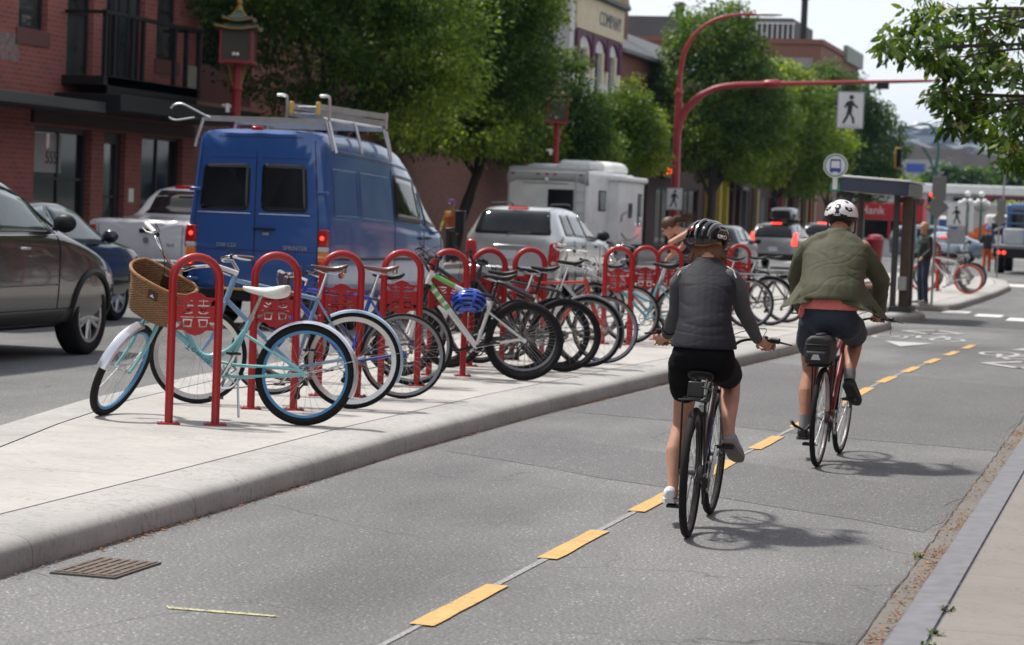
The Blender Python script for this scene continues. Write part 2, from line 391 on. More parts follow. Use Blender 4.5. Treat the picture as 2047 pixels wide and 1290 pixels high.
# asphalt patches and a painted shelter shadow in the bike lane
def wob(pts, k=.03, n=6, seed=1):
    r = random.Random(seed); out = []
    for i, (x, y) in enumerate(pts):
        x1, y1 = pts[(i+1) % len(pts)]
        for j in range(n): t = j/n; out.append((x+(x1-x)*t+r.uniform(-k, k), y+(y1-y)*t+r.uniform(-k, k)))
    return out
sheet('asphalt_patch', wob([(-4.7, 19.2), (-1.12, 18.0), (-1.12, 25.4), (-4.4, 27.5)], .05, 8, 4), .002, ROAD2)
sheet('asphalt_patch', wob([(-4.65, 15.4), (-1.12, 13.0), (-1.12, 15.0), (-4.65, 17.2)], .04, 8, 5), .002, ROAD2)
sheet('crossing_shade_sheet', [(-4.6, 40.6), (-.95, 40.6), (-.95, 46.2), (-4.9, 46.2)], .004, asphalt('shaded_asphalt', (.085, .084, .085), .15, False))  # darker sheet painted in for the shadow of the bus shelter
# yellow dashes, worn white line below them
def worn_yellow():
    m, t, p = nodes('yellow_road_tape'); co = N(t, 'TexCoord'); n1 = N(t, 'TexNoise', Scale=48, Detail=5, Roughness=.8); n2 = N(t, 'TexNoise', Scale=4.5, Detail=5); n3 = N(t, 'TexNoise', Scale=14, Detail=4)
    for n in (n1, n2, n3): t.links.new(co.outputs['Object'], n.inputs['Vector'])
    base = ramp(t, n3.outputs['Fac'], [(.3, (.48, .29, .095)), (.7, (.60, .385, .145))])
    f = mixc(t, 1.0, ramp(t, n1.outputs['Fac'], [(.52, (0, 0, 0)), (.62, (.85, .85, .85))]), ramp(t, n2.outputs['Fac'], [(.40, (.06, .06, .06)), (.66, (.8, .8, .8))]), 'MULTIPLY')
    t.links.new(mixc(t, f, base, (.16, .145, .125)), p.inputs['Base Color']); p.inputs['Roughness'].default_value = .8; return m
YEL = worn_yellow()
b = MB(); sh = MB(); dx = lambda y: -2.76+max(0, y-25)**1.15*.023
for i in range(15):
    y = 9.48+2.005*i-2.005*2
    for (a, c) in ((y-.56, y+.56),):
        x0, x1 = dx(a), dx(c); w = .052
        n = 6; L = [(x0-w+rnd.uniform(-.004, .004)+(x1-x0)*k/n, a+(c-a)*k/n+rnd.uniform(-.006, .006)) for k in range(n+1)]
        R_ = [(x0+w+rnd.uniform(-.004, .004)+(x1-x0)*k/n, a+(c-a)*k/n+rnd.uniform(-.006, .006)) for k in range(n+1)]
        pts = L+R_[::-1]; b.add([(p[0], p[1], .0075) for p in pts], [tuple(range(len(pts)))])
        for P in (L, R_): sh.add([(p[0], p[1], z) for z in (.004, .0075) for p in P], [(k, k+1, n+2+k, n+1+k) for k in range(n)])
b.v += sh.v; o_ = len(b.v)-len(sh.v); b.f += [tuple(i+o_ for i in f) for f in sh.f]; b.mi += [0]*len(sh.f)
struct(b.build('yellow_lane_dashes', YEL, smooth=0))
def faded(name, c, cover):
    m, t, p = nodes(name); co = N(t, 'TexCoord'); nz = N(t, 'TexNoise', Scale=55, Detail=4, Roughness=.7); t.links.new(co.outputs['Object'], nz.inputs['Vector'])
    n2 = N(t, 'TexNoise', Scale=2.5, Detail=3); t.links.new(co.outputs['Object'], n2.inputs['Vector'])
    ad = N(t, 'Math', operation='ADD'); t.links.new(nz.outputs['Fac'], ad.inputs[0]); t.links.new(n2.outputs['Fac'], ad.inputs[1])
    t.links.new(ramp(t, ad.outputs[0], [(1.0-cover-.08, (.15, .148, .147)), (1.0-cover+.14, c)]) if False else mixc(t, ramp(t, nz.outputs['Fac'], [(.55-cover*.35, (0, 0, 0)), (.62-cover*.3, (1, 1, 1))]), (.142, .141, .140), c), p.inputs['Base Color'])
    p.inputs['Roughness'].default_value = .8; return m
FADE = faded('worn_white_paint', (.30, .30, .30), .4)
b = MB()
for i in range(-2, 24):
    ya, yb = 6+i*1.0, 7+i*1.0; xa, xb = dx(ya)-.01, dx(yb)-.01; w0, w1 = rnd.uniform(.012, .022), rnd.uniform(.012, .022)
    b.quad((xa-w0, ya, .004), (xa+w0, ya, .004), (xb+w1, yb, .004), (xb-w1, yb, .004))
struct(b.build('worn_white_line', FADE, smooth=0))
# chalk mark in the near lane
b = MB(); b.quad((-3.83, 8.84, .004), (-3.80, 8.80, .004), (-3.33, 8.83, .004), (-3.36, 8.86, .004)); struct(b.build('chalk_mark', faded('yellow_chalk', (.55, .53, .27), .35), smooth=0))
# crosswalk blocks and bicycle symbols
b = MB()
for x, y, w, l in ((-3.75, 46.9, .5, 1.2), (-3.05, 45.9, .5, 1.3), (-2.35, 44.6, .55, 1.5), (-1.55, 42.6, .6, 2.6)): b.quad((x-w/2, y-l/2, .008), (x+w/2, y-l/2, .008), (x+w/2, y+l/2, .008), (x-w/2, y+l/2, .008))
for i in range(6): x = -9.6-i*1.45; b.quad((x-.3, 92.5, .008), (x+.3, 92.5, .008), (x+.3, 95.5, .008), (x-.3, 95.5, .008))
for i in range(8): x = -1.6-i*1.2; b.quad((x-.3, 70, .008), (x+.3, 70, .008), (x+.3, 73, .008), (x-.3, 73, .008))
struct(b.build('crosswalk_blocks', PAINTW, smooth=0))
def bike_symbol(cx, cy, flip):
    b = MB(); s = flip
    def st(pts, w=.05):
        for (x0, y0), (x1, y1) in zip(pts, pts[1:]):
            d = Vector((x1-x0, y1-y0)); q = Vector((-d.y, d.x)).normalized()*w
            b.quad(*[(cx+s*px, cy+s*py, .0085) for px, py in ((x0-q.x, y0-q.y), (x1-q.x, y1-q.y), (x1+q.x, y1+q.y), (x0+q.x, y0+q.y))])
    for k in (-.42, .42): st([(k+.24*cos(a*pi/9), .9*sin(a*pi/9)*.55) for a in range(19)], .035)
    st([(-.42, 0), (-.1, .95), (.36, .9), (.42, 0)], .04); st([(-.1, .95), (0, 0), (.36, .9)], .04); st([(-.42, 0), (0, 0)], .04); st([(.2, 1.25), (.36, .9)], .04)
    for sg in (1,): st([(-.45, 2.3), (0, 3.0), (.45, 2.3), (0, 1.6), (-.45, 2.3)], .07)     # diamond
    b.add([(cx+s*px, cy+s*py, .0085) for px, py in ((-.35, -1.3), (.35, -1.3), (0, -2.6))], [(0, 1, 2)])
    struct(b.build('bike_lane_symbol', faded('worn_symbol_paint', (.46, .46, .45), .55), smooth=0))
bike_symbol(-3.35, 35.2, 1); bike_symbol(-1.55, 32.0, -1)
# rusty drain cover by the kerb
t = thing('drain_cover', 'rusty iron drain grate set in the asphalt beside the near kerb', 'drain cover', (-4.46, 9.62, 0)); t.scale = (.62, 1, 1)
RUST = mat('rusty_iron', (.135, .105, .085), .85, 0, .4, 25)
b = MB()
for i in range(7): b.box((-.21+i*.07, 0, .008), (.035, .46, .012))
for i in range(4): b.box((0, -.21+i*.14, .007), (.46, .03, .010))
b.build('grate', RUST, t, smooth=0)
MB().b2((-.25, -.25, .001), (.25, .25, .0095)).build('cover_frame', mat('dark_iron', (.115, .10, .088), .9), t, smooth=0)
# drifts of dry blossom in the gutters
b = MB(); L = mat('dry_blossom', (.27, .12, .05), .9, 0, .6, 60)
def fleck(x, y, z, s):
    a = rnd.uniform(0, 6.3); dx_, dy_ = cos(a)*s, sin(a)*s; q = rnd.uniform(.4, .9)
    b.add([(x+dx_, y+dy_, z+rnd.uniform(.001, s*.8)), (x-dy_*q, y+dx_*q, z+rnd.uniform(.001, s*.5)), (x-dx_, y-dy_, z+.001), (x+dy_*q, y-dx_*q, z+rnd.uniform(.001, s*.6))], [(0, 1, 2, 3)])
for c in range(190):
    cy = rnd.uniform(8.5, 34); cx = -1.0+rnd.gauss(0, .035)
    for k in range(rnd.randint(6, 34)): fleck(cx+rnd.gauss(0, .026), cy+rnd.gauss(0, .14), .006, rnd.uniform(.004, .0125))
for c in range(170): fleck(-1.08+rnd.gauss(0, .02), rnd.uniform(8.5, 40), .006, rnd.uniform(.004, .01))
for c in range(200): fleck(-.766+rnd.gauss(0, .012), rnd.uniform(8.5, 40), .1, rnd.uniform(.003, .008))
def kerbx(y):
    for (x0, y0), (x1, y1) in zip(kx, kx[1:]):
        if y0 <= y <= y1: return x0+(x1-x0)*(y-y0)/(y1-y0)
    return -4.1
for c in range(2600):
    y = rnd.uniform(8.7, 38) if c % 3 else rnd.gauss(rnd.choice([10.4, 11, 12.8, 16.5, 20.5, 23, 29, 37.8]), .25); fleck(kerbx(min(38.5, max(2, y)))+abs(rnd.gauss(0, .03))+.008, y, .004, rnd.uniform(.005, .012))
for c in range(240): fleck(rnd.uniform(-4.5, -1.1), rnd.uniform(9, 36), .006, rnd.uniform(.002, .006))
tag(b.build('blossom_litter', L, smooth=0), 'brown dry blossom and leaf litter lying along the kerbs', 'litter', kind='stuff')
# green sprouts in the pavement cracks
b = MB()
for (x, y, z) in ((-1.08, 11.95, .006), (-.765, 9.75, .1), (-.76, 9.15, .1), (-.765, 8.9, .1)):
    for k in range(16):
        a = rnd.uniform(0, 6.28); l = rnd.uniform(.012, .035); px, py = x+rnd.gauss(0, .016), y+rnd.gauss(0, .02); e = (px+cos(a)*l, py+sin(a)*l, z+l*rnd.uniform(.3, 1))
        q = Vector((-sin(a), cos(a), 0))*.0045; b.quad((px-q.x, py-q.y, z), (px+q.x, py+q.y, z), (e[0]+q.x, e[1]+q.y, e[2]), (e[0]-q.x, e[1]-q.y, e[2]))
tag(b.build('weeds', mat('weed_green', (.06, .095, .025), .7, 0, .3, 30), smooth=0), 'small green weeds sprouting from the gutter and kerb cracks', 'weeds', kind='stuff')
# ================================================================ bicycles and racks
TYRE = mat('tyre_rubber', (.013, .013, .014), .8, 0, .25, 60, bmp=.6, bscale=120, spec=.25); DRIM = mat('dull_rim', (.24, .24, .25), .35, .8, .1, 20)
SPOKE = mat('spoke_steel', (.55, .55, .56), .3, 1, .05, 20)
def paint(name, c, rough=.3, coat=.5): return mat(name, c, rough, 0, .05, 8, coat=coat)
def MV(M, v): return M @ Vector(v)
def wheel(root, name, S, hub, R, tr, rimc, nsp=28, rimw=.014, rimdepth=.022, tyre=None, spk=None, wall=None):
    M = S @ Matrix.Translation(hub) @ Matrix.Rotation(pi/2, 4, 'X')
    w = MB(); Rr = R-2*tr*.92; hr = .022
    w.lathe([(.012, -.05), (.016, -.05), (.016, -.034), (hr, -.032), (hr, -.024), (.012, -.02), (.012, .02), (hr, .024), (hr, .032), (.016, .034), (.016, .05), (.012, .05)], 12, M)
    for i in range(nsp):
        a = 2*pi*i/nsp; sd = 1 if i % 2 else -1; q = a+(.9 if (i//2) % 2 else -.9)
        w.rod(MV(M, (hr*cos(q), hr*sin(q), .028*sd)), MV(M, ((Rr-.01)*cos(a), (Rr-.01)*sin(a), .003*sd)), .00125, 3)
    wo = w.build('wheel', spk or SPOKE, root)
    t = MB(); m_ = 12; n = 56; rw = tr
    t.ring(R-tr, tr, M, n, 12)
    to = t.build('tyre', tyre or TYRE, wo, smooth=60)
    if wall:
        t = MB()
        for sd in (1, -1): t.ring(Rr+.008, .009, M @ Matrix.Translation((0, 0, sd*tr*.62)), n, 6, .5)
        t.build('white_wall', wall, wo)
    r = MB(); r.lathe([(Rr-rimdepth, -rimw*.5), (Rr+.004, -rimw), (Rr+.006, rimw), (Rr-rimdepth, rimw*.5), (Rr-rimdepth, -rimw*.5)], n, M, cap=False)
    r.build('rim', rimc, wo, smooth=30)
    return wo
def fender(root, S, hub, R, a0, a1, w, m, name='fender', stay=True):
    M = S @ Matrix.Translation(hub); b = MB(); rings = []; n = 26
    for i in range(n+1):
        a = a0+(a1-a0)*i/n; rg = []
        for (y, dr) in ((-w, -.016), (-w*.75, .0), (0, .008), (w*.75, 0), (w, -.016), (w*.7, -.004), (0, .004), (-w*.7, -.004)):
            rr = R+dr; rg.append(MV(M, (rr*cos(a), y, rr*sin(a))))
        rings.append(rg)
    b.loft(rings); o = b.build(name, m, root)
    if stay:
        q = MB()
        for sd in (1, -1): q.rod(MV(M, (0, .055*sd, 0)), MV(M, (R*cos(a1*.75+a0*.25), w*sd, R*sin(a1*.75+a0*.25))), .0022, 4)
        q.build('fender_stay', SPOKE, o)
    return o
def saddle(root, top, style, m, tilt=0):
    x0, y0, z0 = top; rings = []
    if style == 'wide': st = [(-.165, .035, .03), (-.16, .10, .07), (-.11, .128, .088), (-.04, .115, .082), (.03, .066, .06), (.10, .042, .05), (.145, .034, .042), (.162, .02, .024)]
    else: st = [(-.135, .03, .012), (-.13, .07, .03), (-.10, .078, .045), (-.05, .062, .048), (0, .038, .044), (.07, .026, .04), (.13, .022, .034), (.145, .012, .016)]
    for (x, w, h) in st:
        rg = []
        for (fy, fz) in ((0, .0), (.5, -.02), (.86, -.12), (1.0, -.5), (.86, -1), (.3, -.75), (0, -.7), (-.3, -.75), (-.86, -1), (-1.0, -.5), (-.86, -.12), (-.5, -.02)):
            sag = -.012*(1-abs(x/.14)) + (.012 if x < -.09 else 0)
            rg.append((x0+x, y0+w*fy, z0+sag+h*fz+x*tilt))
        rings.append(rg)
    b = MB(); b.loft(rings); o = b.build('saddle', m, root, smooth=60)
    s = o.modifiers.new('sub', 'SUBSURF'); s.levels = 1; s.render_levels = 1
    q = MB()
    for sd in (1, -1): q.tube([(x0-.11, .035*sd, z0-.03), (x0-.05, .022*sd, z0-.062), (x0+.04, .022*sd, z0-.062), (x0+.12, .01*sd, z0-.03)], .0036, 5)
    if style == 'sprung':
        for sd in (1, -1): q.lathe([(.018, -.055), (.018, -.012)], 8, Matrix.Translation((x0-.105, .045*sd, z0)))
    q.build('saddle_rail', CHROME, o)
    return o
BARS = {
 'swept': [(0, 0, 0), (.02, .06, .02), (.045, .13, .085), (.03, .20, .125), (-.03, .25, .135), (-.075, .315, .13), (-.125, .385, .12)],
 'riser': [(0, 0, 0), (0, .07, 0), (.01, .13, .035), (0, .2, .05), (-.03, .31, .052), (-.04, .345, .05)],
 'flat': [(0, 0, 0), (0, .1, 0), (-.012, .22, .004), (-.03, .30, .006)],
 'drop': [(0, 0, 0), (0, .12, 0), (.02, .195, 0), (.085, .21, -.005), (.105, .212, -.05), (.075, .214, -.11), (.0, .218, -.135), (-.06, .22, -.135)],
 'north': [(0, 0, 0), (.06, .05, .0), (.075, .13, .015), (.03, .21, .03), (-.06, .245, .03), (-.15, .26, .025)],
}
def make_bike(name, label, loc, heading, lean=0, steer=0, group=None, wb=1.04, R=.345, tr=.019, style='diamond', col=None, forkc=None,
              rimc=None, tyre=None, wall=None, bar='flat', barc=None, gripc=None, sad='sport', sadc=None, sadh=.98, fenders=None, basket=None, rack=None,
              susp=False, kick=False, stem=.08, crank=-.9, tube_r=.017, seat_l=.5, rise=.0, chainring=.088, bag=None, lamp=False, fender_rear_only=False, rimw=.013, rimdepth=.02, spk=None, seat_ang=73, barang=0, detail=True):
    root = thing(name, label, 'bicycle', loc, heading, group); root.rotation_euler = (lean, 0, heading)
    col = col or paint('black_frame_paint', (.012, .012, .014)); forkc = forkc or col; rimc = rimc or DRIM; barc = barc or CHROME; gripc = gripc or BLACKPL; sadc = sadc or BLACKPL
    ha = radians(64 if style == 'cruiser' else 70 if style == 'step' else 71.5); ax = Vector((-cos(ha), 0, sin(ha))); pf = Vector((sin(ha), 0, cos(ha)))
    hubf = Vector((wb, 0, R)); hubr = Vector((0, 0, R)); off = .05
    base = hubf-pf*off; Lf = R+.055+(.09 if susp else 0); crown = base+ax*Lf
    htl = .15+rise; hb = crown+ax*.012; ht = crown+ax*(htl)
    S = Matrix.Translation(base) @ Matrix.Rotation(steer, 4, ax) @ Matrix.Translation(-base)
    # settle the steered wheel back on the ground
    hp = S @ hubf; nv = S.to_3x3() @ Vector((0, 1, 0)); low = hp.z-R*sqrt(max(0, 1-nv.z**2))
    root.rotation_euler = (lean, math.atan2(low, hp.x), heading)
    I = Matrix.Identity(4)
    bb = Vector((.43, 0, R-.065 if R > .32 else R-.045))
    if style == 'cruiser': bb = Vector((.56, 0, R-.03))
    sa = radians(seat_ang); su = Vector((-cos(sa), 0, sin(sa)))
    sttop = bb+su*seat_l
    f = MB(); r = tube_r
    def T(pts, rr=r, n=9, **k): f.tube(pts, rr, n, **k)
    f.tube([hb-ax*.005, ht], r*1.28, 12); f.tube([bb+Vector((0, -.036, 0)), bb+Vector((0, .036, 0))], .021, 12)
    T([bb, sttop], r*.95)
    for sd in (1, -1):
        y = .06*sd
        if style == 'cruiser':
            T(bez([bb+Vector((-.02, .03*sd, .0)), bb+Vector((-.12, .045*sd, -.005)), hubr+Vector((.1, y, -.01)), hubr+Vector((0, y, 0))], 5), r*.62)
            T(bez([bb+Vector((.06, .02*sd, .1)), bb+Vector((-.1, .05*sd, .075)), hubr+Vector((.12, y, .035)), hubr+Vector((0, y, .01))], 5), r*.6)
            T([hubr+Vector((0, y, .008)), sttop-su*.13+Vector((-.015, .022*sd, 0))], r*.58)
        else:
            T([bb+Vector((-.01, .02*sd, 0)), hubr+Vector((.06, .055*sd, .006)), hubr+Vector((0, y, 0))], [r*.68, r*.6, r*.5])
            T([hubr+Vector((0, y, .004)), sttop-su*(.03 if style != 'mtb' else .09)+Vector((0, .018*sd, 0))], r*.5)
        f.lathe([(.02, -.004), (.02, .004)], 8, Matrix.Translation(hubr+Vector((0, y, 0))) @ Matrix.Rotation(pi/2, 4, 'X'))
    f.rod(sttop-su*.13+Vector((-.05, -.025, -.02)), sttop-su*.13+Vector((-.05, .025, -.02)), r*.5)
    if style in ('diamond', 'mtb'):
        T([bb, hb+ax*.03], r*1.15 if style == 'diamond' else r*1.5)
        T([sttop-su*.025, ht-ax*.03], r*.95 if style == 'diamond' else r*1.25)
    elif style == 'step':
        T([bb+su*.02, hb+ax*.02], r*1.1); T(bez([bb+su*.22, bb+su*.24+Vector((.12, 0, .01)), hb.lerp(bb, .35)+Vector((.03, 0, .13)), ht-ax*.035], 6), r)
    elif style == 'cruiser':
        T([bb+Vector((.0, 0, 0)), hb+ax*.025], r*1.35, 12)
        p1 = sttop-su*.10
        T(bez([p1, bb+su*.2+Vector((.06, 0, -.01)), bb+Vector((.17, 0, .14)), hb.lerp(bb, .42)+Vector((.02, 0, .13)), hb.lerp(bb, .16)+Vector((.0, 0, .10)), ht-ax*.03], 8), r*1.15, 12)
        f.rod(bb+Vector((.12, 0, .115)), bb+Vector((.02, 0, .14)), r*.7)
    fo = f.build('frame', col, root, smooth=50)
    # seat post and saddle
    sp_top = Vector((bb.x+su.x*(sadh-bb.z)/su.z, 0, sadh)); 
    MB().tube([sttop-su*.02, sp_top-su*.05], .0132, 9).build('seat_post', CHROME if style != 'mtb' else BLACKPL, root)
    MB().tube([sttop-su*.018, sttop+su*.012], r*1.2, 9).build('seat_clamp', ALU, root)
    saddle(root, sp_top+Vector((-.01, 0, .012)), sad, sadc)
    # fork
    k = MB()
    if susp:
        for sd in (1, -1):
            y = .058*sd
            k.use(BLACKPL).tube([MV(S, base+ax*(Lf+.02)+Vector((0, y, 0))), MV(S, base+ax*(Lf*.52)+Vector((0, y, 0)))], .0155, 9)
            k.use(forkc).tube([MV(S, base+ax*(Lf*.60)+Vector((0, y, 0))), MV(S, base+ax*.03+Vector((0, y, 0))), MV(S, hubf+Vector((0, y, 0)))], [.022, .021, .014], 10)
        k.use(forkc); k.tube([MV(S, base+ax*(Lf*.64)+pf*.03+Vector((0, -.06, 0))), MV(S, base+ax*(Lf*.70)+pf*.035), MV(S, base+ax*(Lf*.64)+pf*.03+Vector((0, .06, 0)))], .013, 8)
        k.use(BLACKPL).box(MV(S, crown+ax*.0), (.05, .15, .035), S.to_3x3() @ rot('Y', -(pi/2-ha)))
    else:
        for sd in (1, -1):
            y = .052*sd
            k.use(forkc).tube([MV(S, p) for p in bez([crown+Vector((0, .03*sd, .01)), crown-ax*.05+Vector((0, y, 0)), base+ax*(Lf*.45)+Vector((0, y*1.03, 0)), base+ax*.12+pf*.012+Vector((0, y*1.06, 0)), hubf+Vector((0, y*1.08, 0))], 4)], [.0145]*5+[.0135]*5+[.012]*4+[.0105]*3, 8)
        k.tube([MV(S, crown+Vector((0, -.05, .004))), MV(S, crown+Vector((0, 0, .016))), MV(S, crown+Vector((0, .05, .004)))], .016, 8)
    k.build('fork', forkc if not susp else None, root, smooth=50)
    wheel(root, 'wheel', I, hubr, R, tr, rimc, tyre=tyre, wall=wall, rimw=rimw, rimdepth=rimdepth, spk=spk)
    wheel(root, 'wheel', S, hubf, R, tr, rimc, tyre=tyre, wall=wall, rimw=rimw, rimdepth=rimdepth, spk=spk)
    # stem, bar, grips
    c = ht+ax*.05+pf*stem+ax*(.045 if bar in ('swept', 'north') else 0)
    MB().tube([MV(S, ht-ax*.01), MV(S, ht+ax*.045), MV(S, c)], [.0145, .0145, .0125], 9).build('stem', barc if style != 'mtb' else BLACKPL, root)
    B = Matrix.Translation(c) @ Matrix.Rotation(barang, 4, 'Y')
    hbar = MB(); side = BARS[bar]
    pts = [MV(S @ B, (x, -y, z)) for x, y, z in side[::-1]]+[MV(S @ B, (x, y, z)) for x, y, z in side[1:]]
    cur = bez(pts, 5); hbar.tube(cur, .0112, 8); hb_o = hbar.build('handlebar', barc, root)
    for sd in (1, -1):
        q = [Vector(p) for p in side[-2:]]; a, e = q; a = a.lerp(e, -.85 if bar == 'swept' else -.35) if bar not in ('drop',) else Vector(side[2])
        gp = [MV(S @ B, (p.x, p.y*sd, p.z)) for p in ([a, e] if bar != 'drop' else bez(side[2:], 4))]
        MB().tube(gp, .0165 if bar != 'drop' else .0145, 9).build('grip', gripc, hb_o)
        lv = MB(); g0 = a
        if bar == 'drop':
            lv.tube([MV(S @ B, (x, y*sd, z)) for x, y, z in bez([(.08, .211, -.0), (.125, .212, .02), (.14, .212, -.03), (.12, .21, -.1)], 3)], [.014, .014, .014, .012, .01, .009, .007, .006, .005, .005], 6)
        else:
            d = (e-a).normalized(); pr = Vector((d.y, -d.x, 0)) if d.y >= 0 else Vector((-d.y, d.x, 0)); pr = Vector((abs(pr.x), pr.y, 0)).normalized()
            l = [a-d*.02, a-d*.02+pr*.03, a+d*.03+pr*.05+Vector((0, 0, -.01)), a+d*.11+pr*.045+Vector((0, 0, -.015))]
            lv.tube([MV(S @ B, (p.x, p.y*sd, p.z)) for p in l], [.013, .011, .007, .005], 6)
            lv.use(CHROME if bar in ('swept', 'north') else BLACKPL).mi = [0]*len(lv.f); lv.use(BLACKPL).ball(MV(S @ B, (a-d*.035).to_tuple()[:1]+((a-d*.035).y*sd, (a-d*.035).z)), .02, 6)
        lv.build('brake_lever', CHROME if bar in ('swept', 'north', 'drop') else BLACKPL, hb_o)
    if detail:
        cb = MB(); ac = Vector(side[-2])
        for sd in (1, -1):
            p0 = MV(S @ B, (ac.x-.02, ac.y*sd*.8, ac.z)); p3 = Vector(hb.lerp(bb, .15)) if sd > 0 else MV(S, crown+pf*.03)
            fw = S.to_3x3() @ pf
            cb.tube(bez([p0, p0+fw*.09+Vector((0, 0, .03)), MV(S, ht+pf*.14+Vector((0, .03*sd, .05))), MV(S, hb+pf*.07+Vector((0, .025*sd, 0))), p3], 5), .0026, 4)
        cb.build('brake_cable', BLACKPL, root)
    # drivetrain on the right side
    d = MB(); M = Matrix.Translation(bb+Vector((0, -.045, 0))) @ Matrix.Rotation(pi/2, 4, 'X')
    d.lathe([(chainring-.012, -.002), (chainring, -.002), (chainring, .002), (chainring-.012, .002), (chainring-.012, -.002)], 28, M, cap=False)
    for i in range(5): a = 2*pi*i/5; d.rod(MV(M, (0, 0, 0)), MV(M, ((chainring-.008)*cos(a), (chainring-.008)*sin(a), 0)), .006, 5)
    pd = []
    for sd, an in ((-1, crank), (1, crank+pi)):
        e = bb+Vector((.17*cos(an), .075*sd, .17*sin(an))); d.tube([bb+Vector((0, .055*sd, 0)), e], [.013, .010], 6); pd.append((e, sd))
    dob = d.build('crankset', CHROME if style != 'mtb' else BLACKPL, root)
    for e, sd in pd:
        MB().box(e+Vector((0, .05*sd, 0)), (.085, .09, .018)).rod(e-Vector((0, .01*sd, 0)), e+Vector((0, .09*sd, 0)), .008).build('pedal', BLACKPL, dob, bevel=.004)
    ch = MB(); cs = .042; yy = -.048
    for sg in (1, -1): ch.box(((bb.x)/2, yy, (bb.z+R)/2+sg*(chainring+cs)/2), (sqrt(bb.x**2+(bb.z-R)**2), .006, .007), rot('Y', -atan2(bb.z-R+sg*(chainring-cs), bb.x)))
    M2 = Matrix.Translation(hubr+Vector((0, yy, 0))) @ Matrix.Rotation(pi/2, 4, 'X')
    ch.lathe([(.02, .012), (.032, .012), (cs, -.006), (cs, -.01), (.02, -.01)], 16, M2, cap=False)
    ch.build('chain', mat('chain_steel', (.09, .085, .08), .45, .8, .2, 60), root)
    dr = MB(); p = hubr+Vector((.01, -.075, -.05)); dr.box(p, (.03, .03, .05)).rod(p, p+Vector((.05, .01, -.06)), .008).box(p+Vector((.045, .012, -.075)), (.02, .012, .08))
    dr.lathe([(.022, -.004), (.022, .004)], 10, Matrix.Translation(p+Vector((.05, .012, -.1))) @ Matrix.Rotation(pi/2, 4, 'X'))
    dr.build('derailleur', BLACKPL, root)
    if fenders:
        fender(root, I, hubr, R+.012, radians(62 if style != 'cruiser' else 40), radians(205 if style != 'mtb' else 150), tr+.014, fenders, 'rear_fender')
        if not fender_rear_only: fender(root, S, hubf, R+.012, radians(22 if style == 'cruiser' else 15), radians(128 if style != 'cruiser' else 100), tr+.014, fenders, 'front_fender', stay=style != 'cruiser')
    if kick:
        MB().rod(bb+Vector((-.1, .04, -.01)), Vector((bb.x-.16, .20, .0+.035)), .0075).build('kickstand', CHROME, root)
    if rack:
        q = MB(); zr = 2*R+.06
        for y in (.06, -.06): q.tube([(.20, y, zr), (-.22, y, zr)], .006, 6)
        q.tube([(-.22, .06, zr), (-.24, 0, zr), (-.22, -.06, zr)], .006, 6)
        for x in (.18, .02, -.12): q.rod((x, -.06, zr), (x, .06, zr), .005)
        for y in (.065, -.065):
            for x in (.09, -.1): q.rod((0, y, R+.02), (x, y, zr), .005)
        q.tube([(.2, .05, zr), (.30, .03, zr+.0)], .005, 6)
        q.build('rear_rack', rack, root)
    if basket == 'wicker':
        prof = [(-.03, .17), (-.03, -.17), (.03, -.235), (.15, -.235), (.235, -.155), (.255, 0), (.235, .155), (.15, .235), (.03, .235)]
        oc = c+ax*.0; ctr = Vector((oc.x+.07, 0, oc.z-.035)); WK = MATS['wicker']
        def rg(sc, z): 
            P = [Vector((ctr.x+.0+.09+(x-.09)*sc, y*sc, ctr.z+z)) for x, y in prof]
            Q = bez(P+[P[0]], 5)[:-1]; return [MV(S, q) for q in Q]
        w = MB(); w.loft([rg(.72, -.29), rg(.8, -.21), rg(.9, -.09), rg(1, 0), rg(1.0, .004), rg(.955, .0), rg(.86, -.09), rg(.75, -.2), rg(.66, -.275)], caps=True)
        bk = w.build('basket', WK, root, smooth=45)
        e = MB(); R1 = rg(1.0, .004); e.tube(R1, .0125, 8, closed=True); e.tube(rg(.855, -.12), .006, 6, closed=True); e.build('basket_rim', mat('wicker_rim', (.30, .14, .05), .6, 0, .3, 70, bmp=.5, bscale=90), bk)
        lt = mat('brown_leather', (.05, .018, .008), .5, 0, .2, 30)
        nx = .02
        MB().box(MV(S, ctr+Vector((.243, 0.03, -.08))), (.008, .075, .07), S.to_3x3() @ rot('Y', .22)).build('badge', lt, bk, bevel=.006)
        tri = MB(); MM = S @ Matrix.Translation(ctr+Vector((.2495, .03, -.078))) @ Matrix.Rotation(.22, 4, 'Y')
        tri.add([MM @ Vector(v) for v in ((0, -.018, -.012), (0, .018, -.012), (0, 0, .014), (.002, -.018, -.012), (.002, .018, -.012), (.002, 0, .014))], [(0, 1, 2), (3, 4, 5), (0, 1, 4, 3), (1, 2, 5, 4), (2, 0, 3, 5)]); tri.build('badge_logo', WHITEPL, bk, smooth=0)
        MB().box(MV(S, ctr+Vector((-.005, 0, -.07))), (.008, .12, .09), S.to_3x3()).build('mount_plate', lt, bk, bevel=.006)
    if basket == 'wire':
        q = MB(); cx, cz = (c.x+.14, c.z-.13)
        for z in (0, -.09, -.18):
            s_ = 1+z*.8; q.tube([MV(S, (cx+sx*.13*s_, sy*.17*s_, cz+z)) for sx, sy in ((1, 1), (-1, 1), (-1, -1), (1, -1))], .0034, 5, closed=True)
        for i in range(7):
            for sx in (1, -1):
                y = -.17+.34*i/6; q.tube([MV(S, (cx+sx*.13, y, cz)), MV(S, (cx+sx*.11, y*.86, cz-.18))], .0024, 4)
            x = -.13+.26*i/6
            for sy in (1, -1): q.tube([MV(S, (cx+x, sy*.17, cz)), MV(S, (cx+x*.86, sy*.146, cz-.18))], .0024, 4)
        q.build('basket', CHROME if basket == 'wire' else BLACKPL, root)
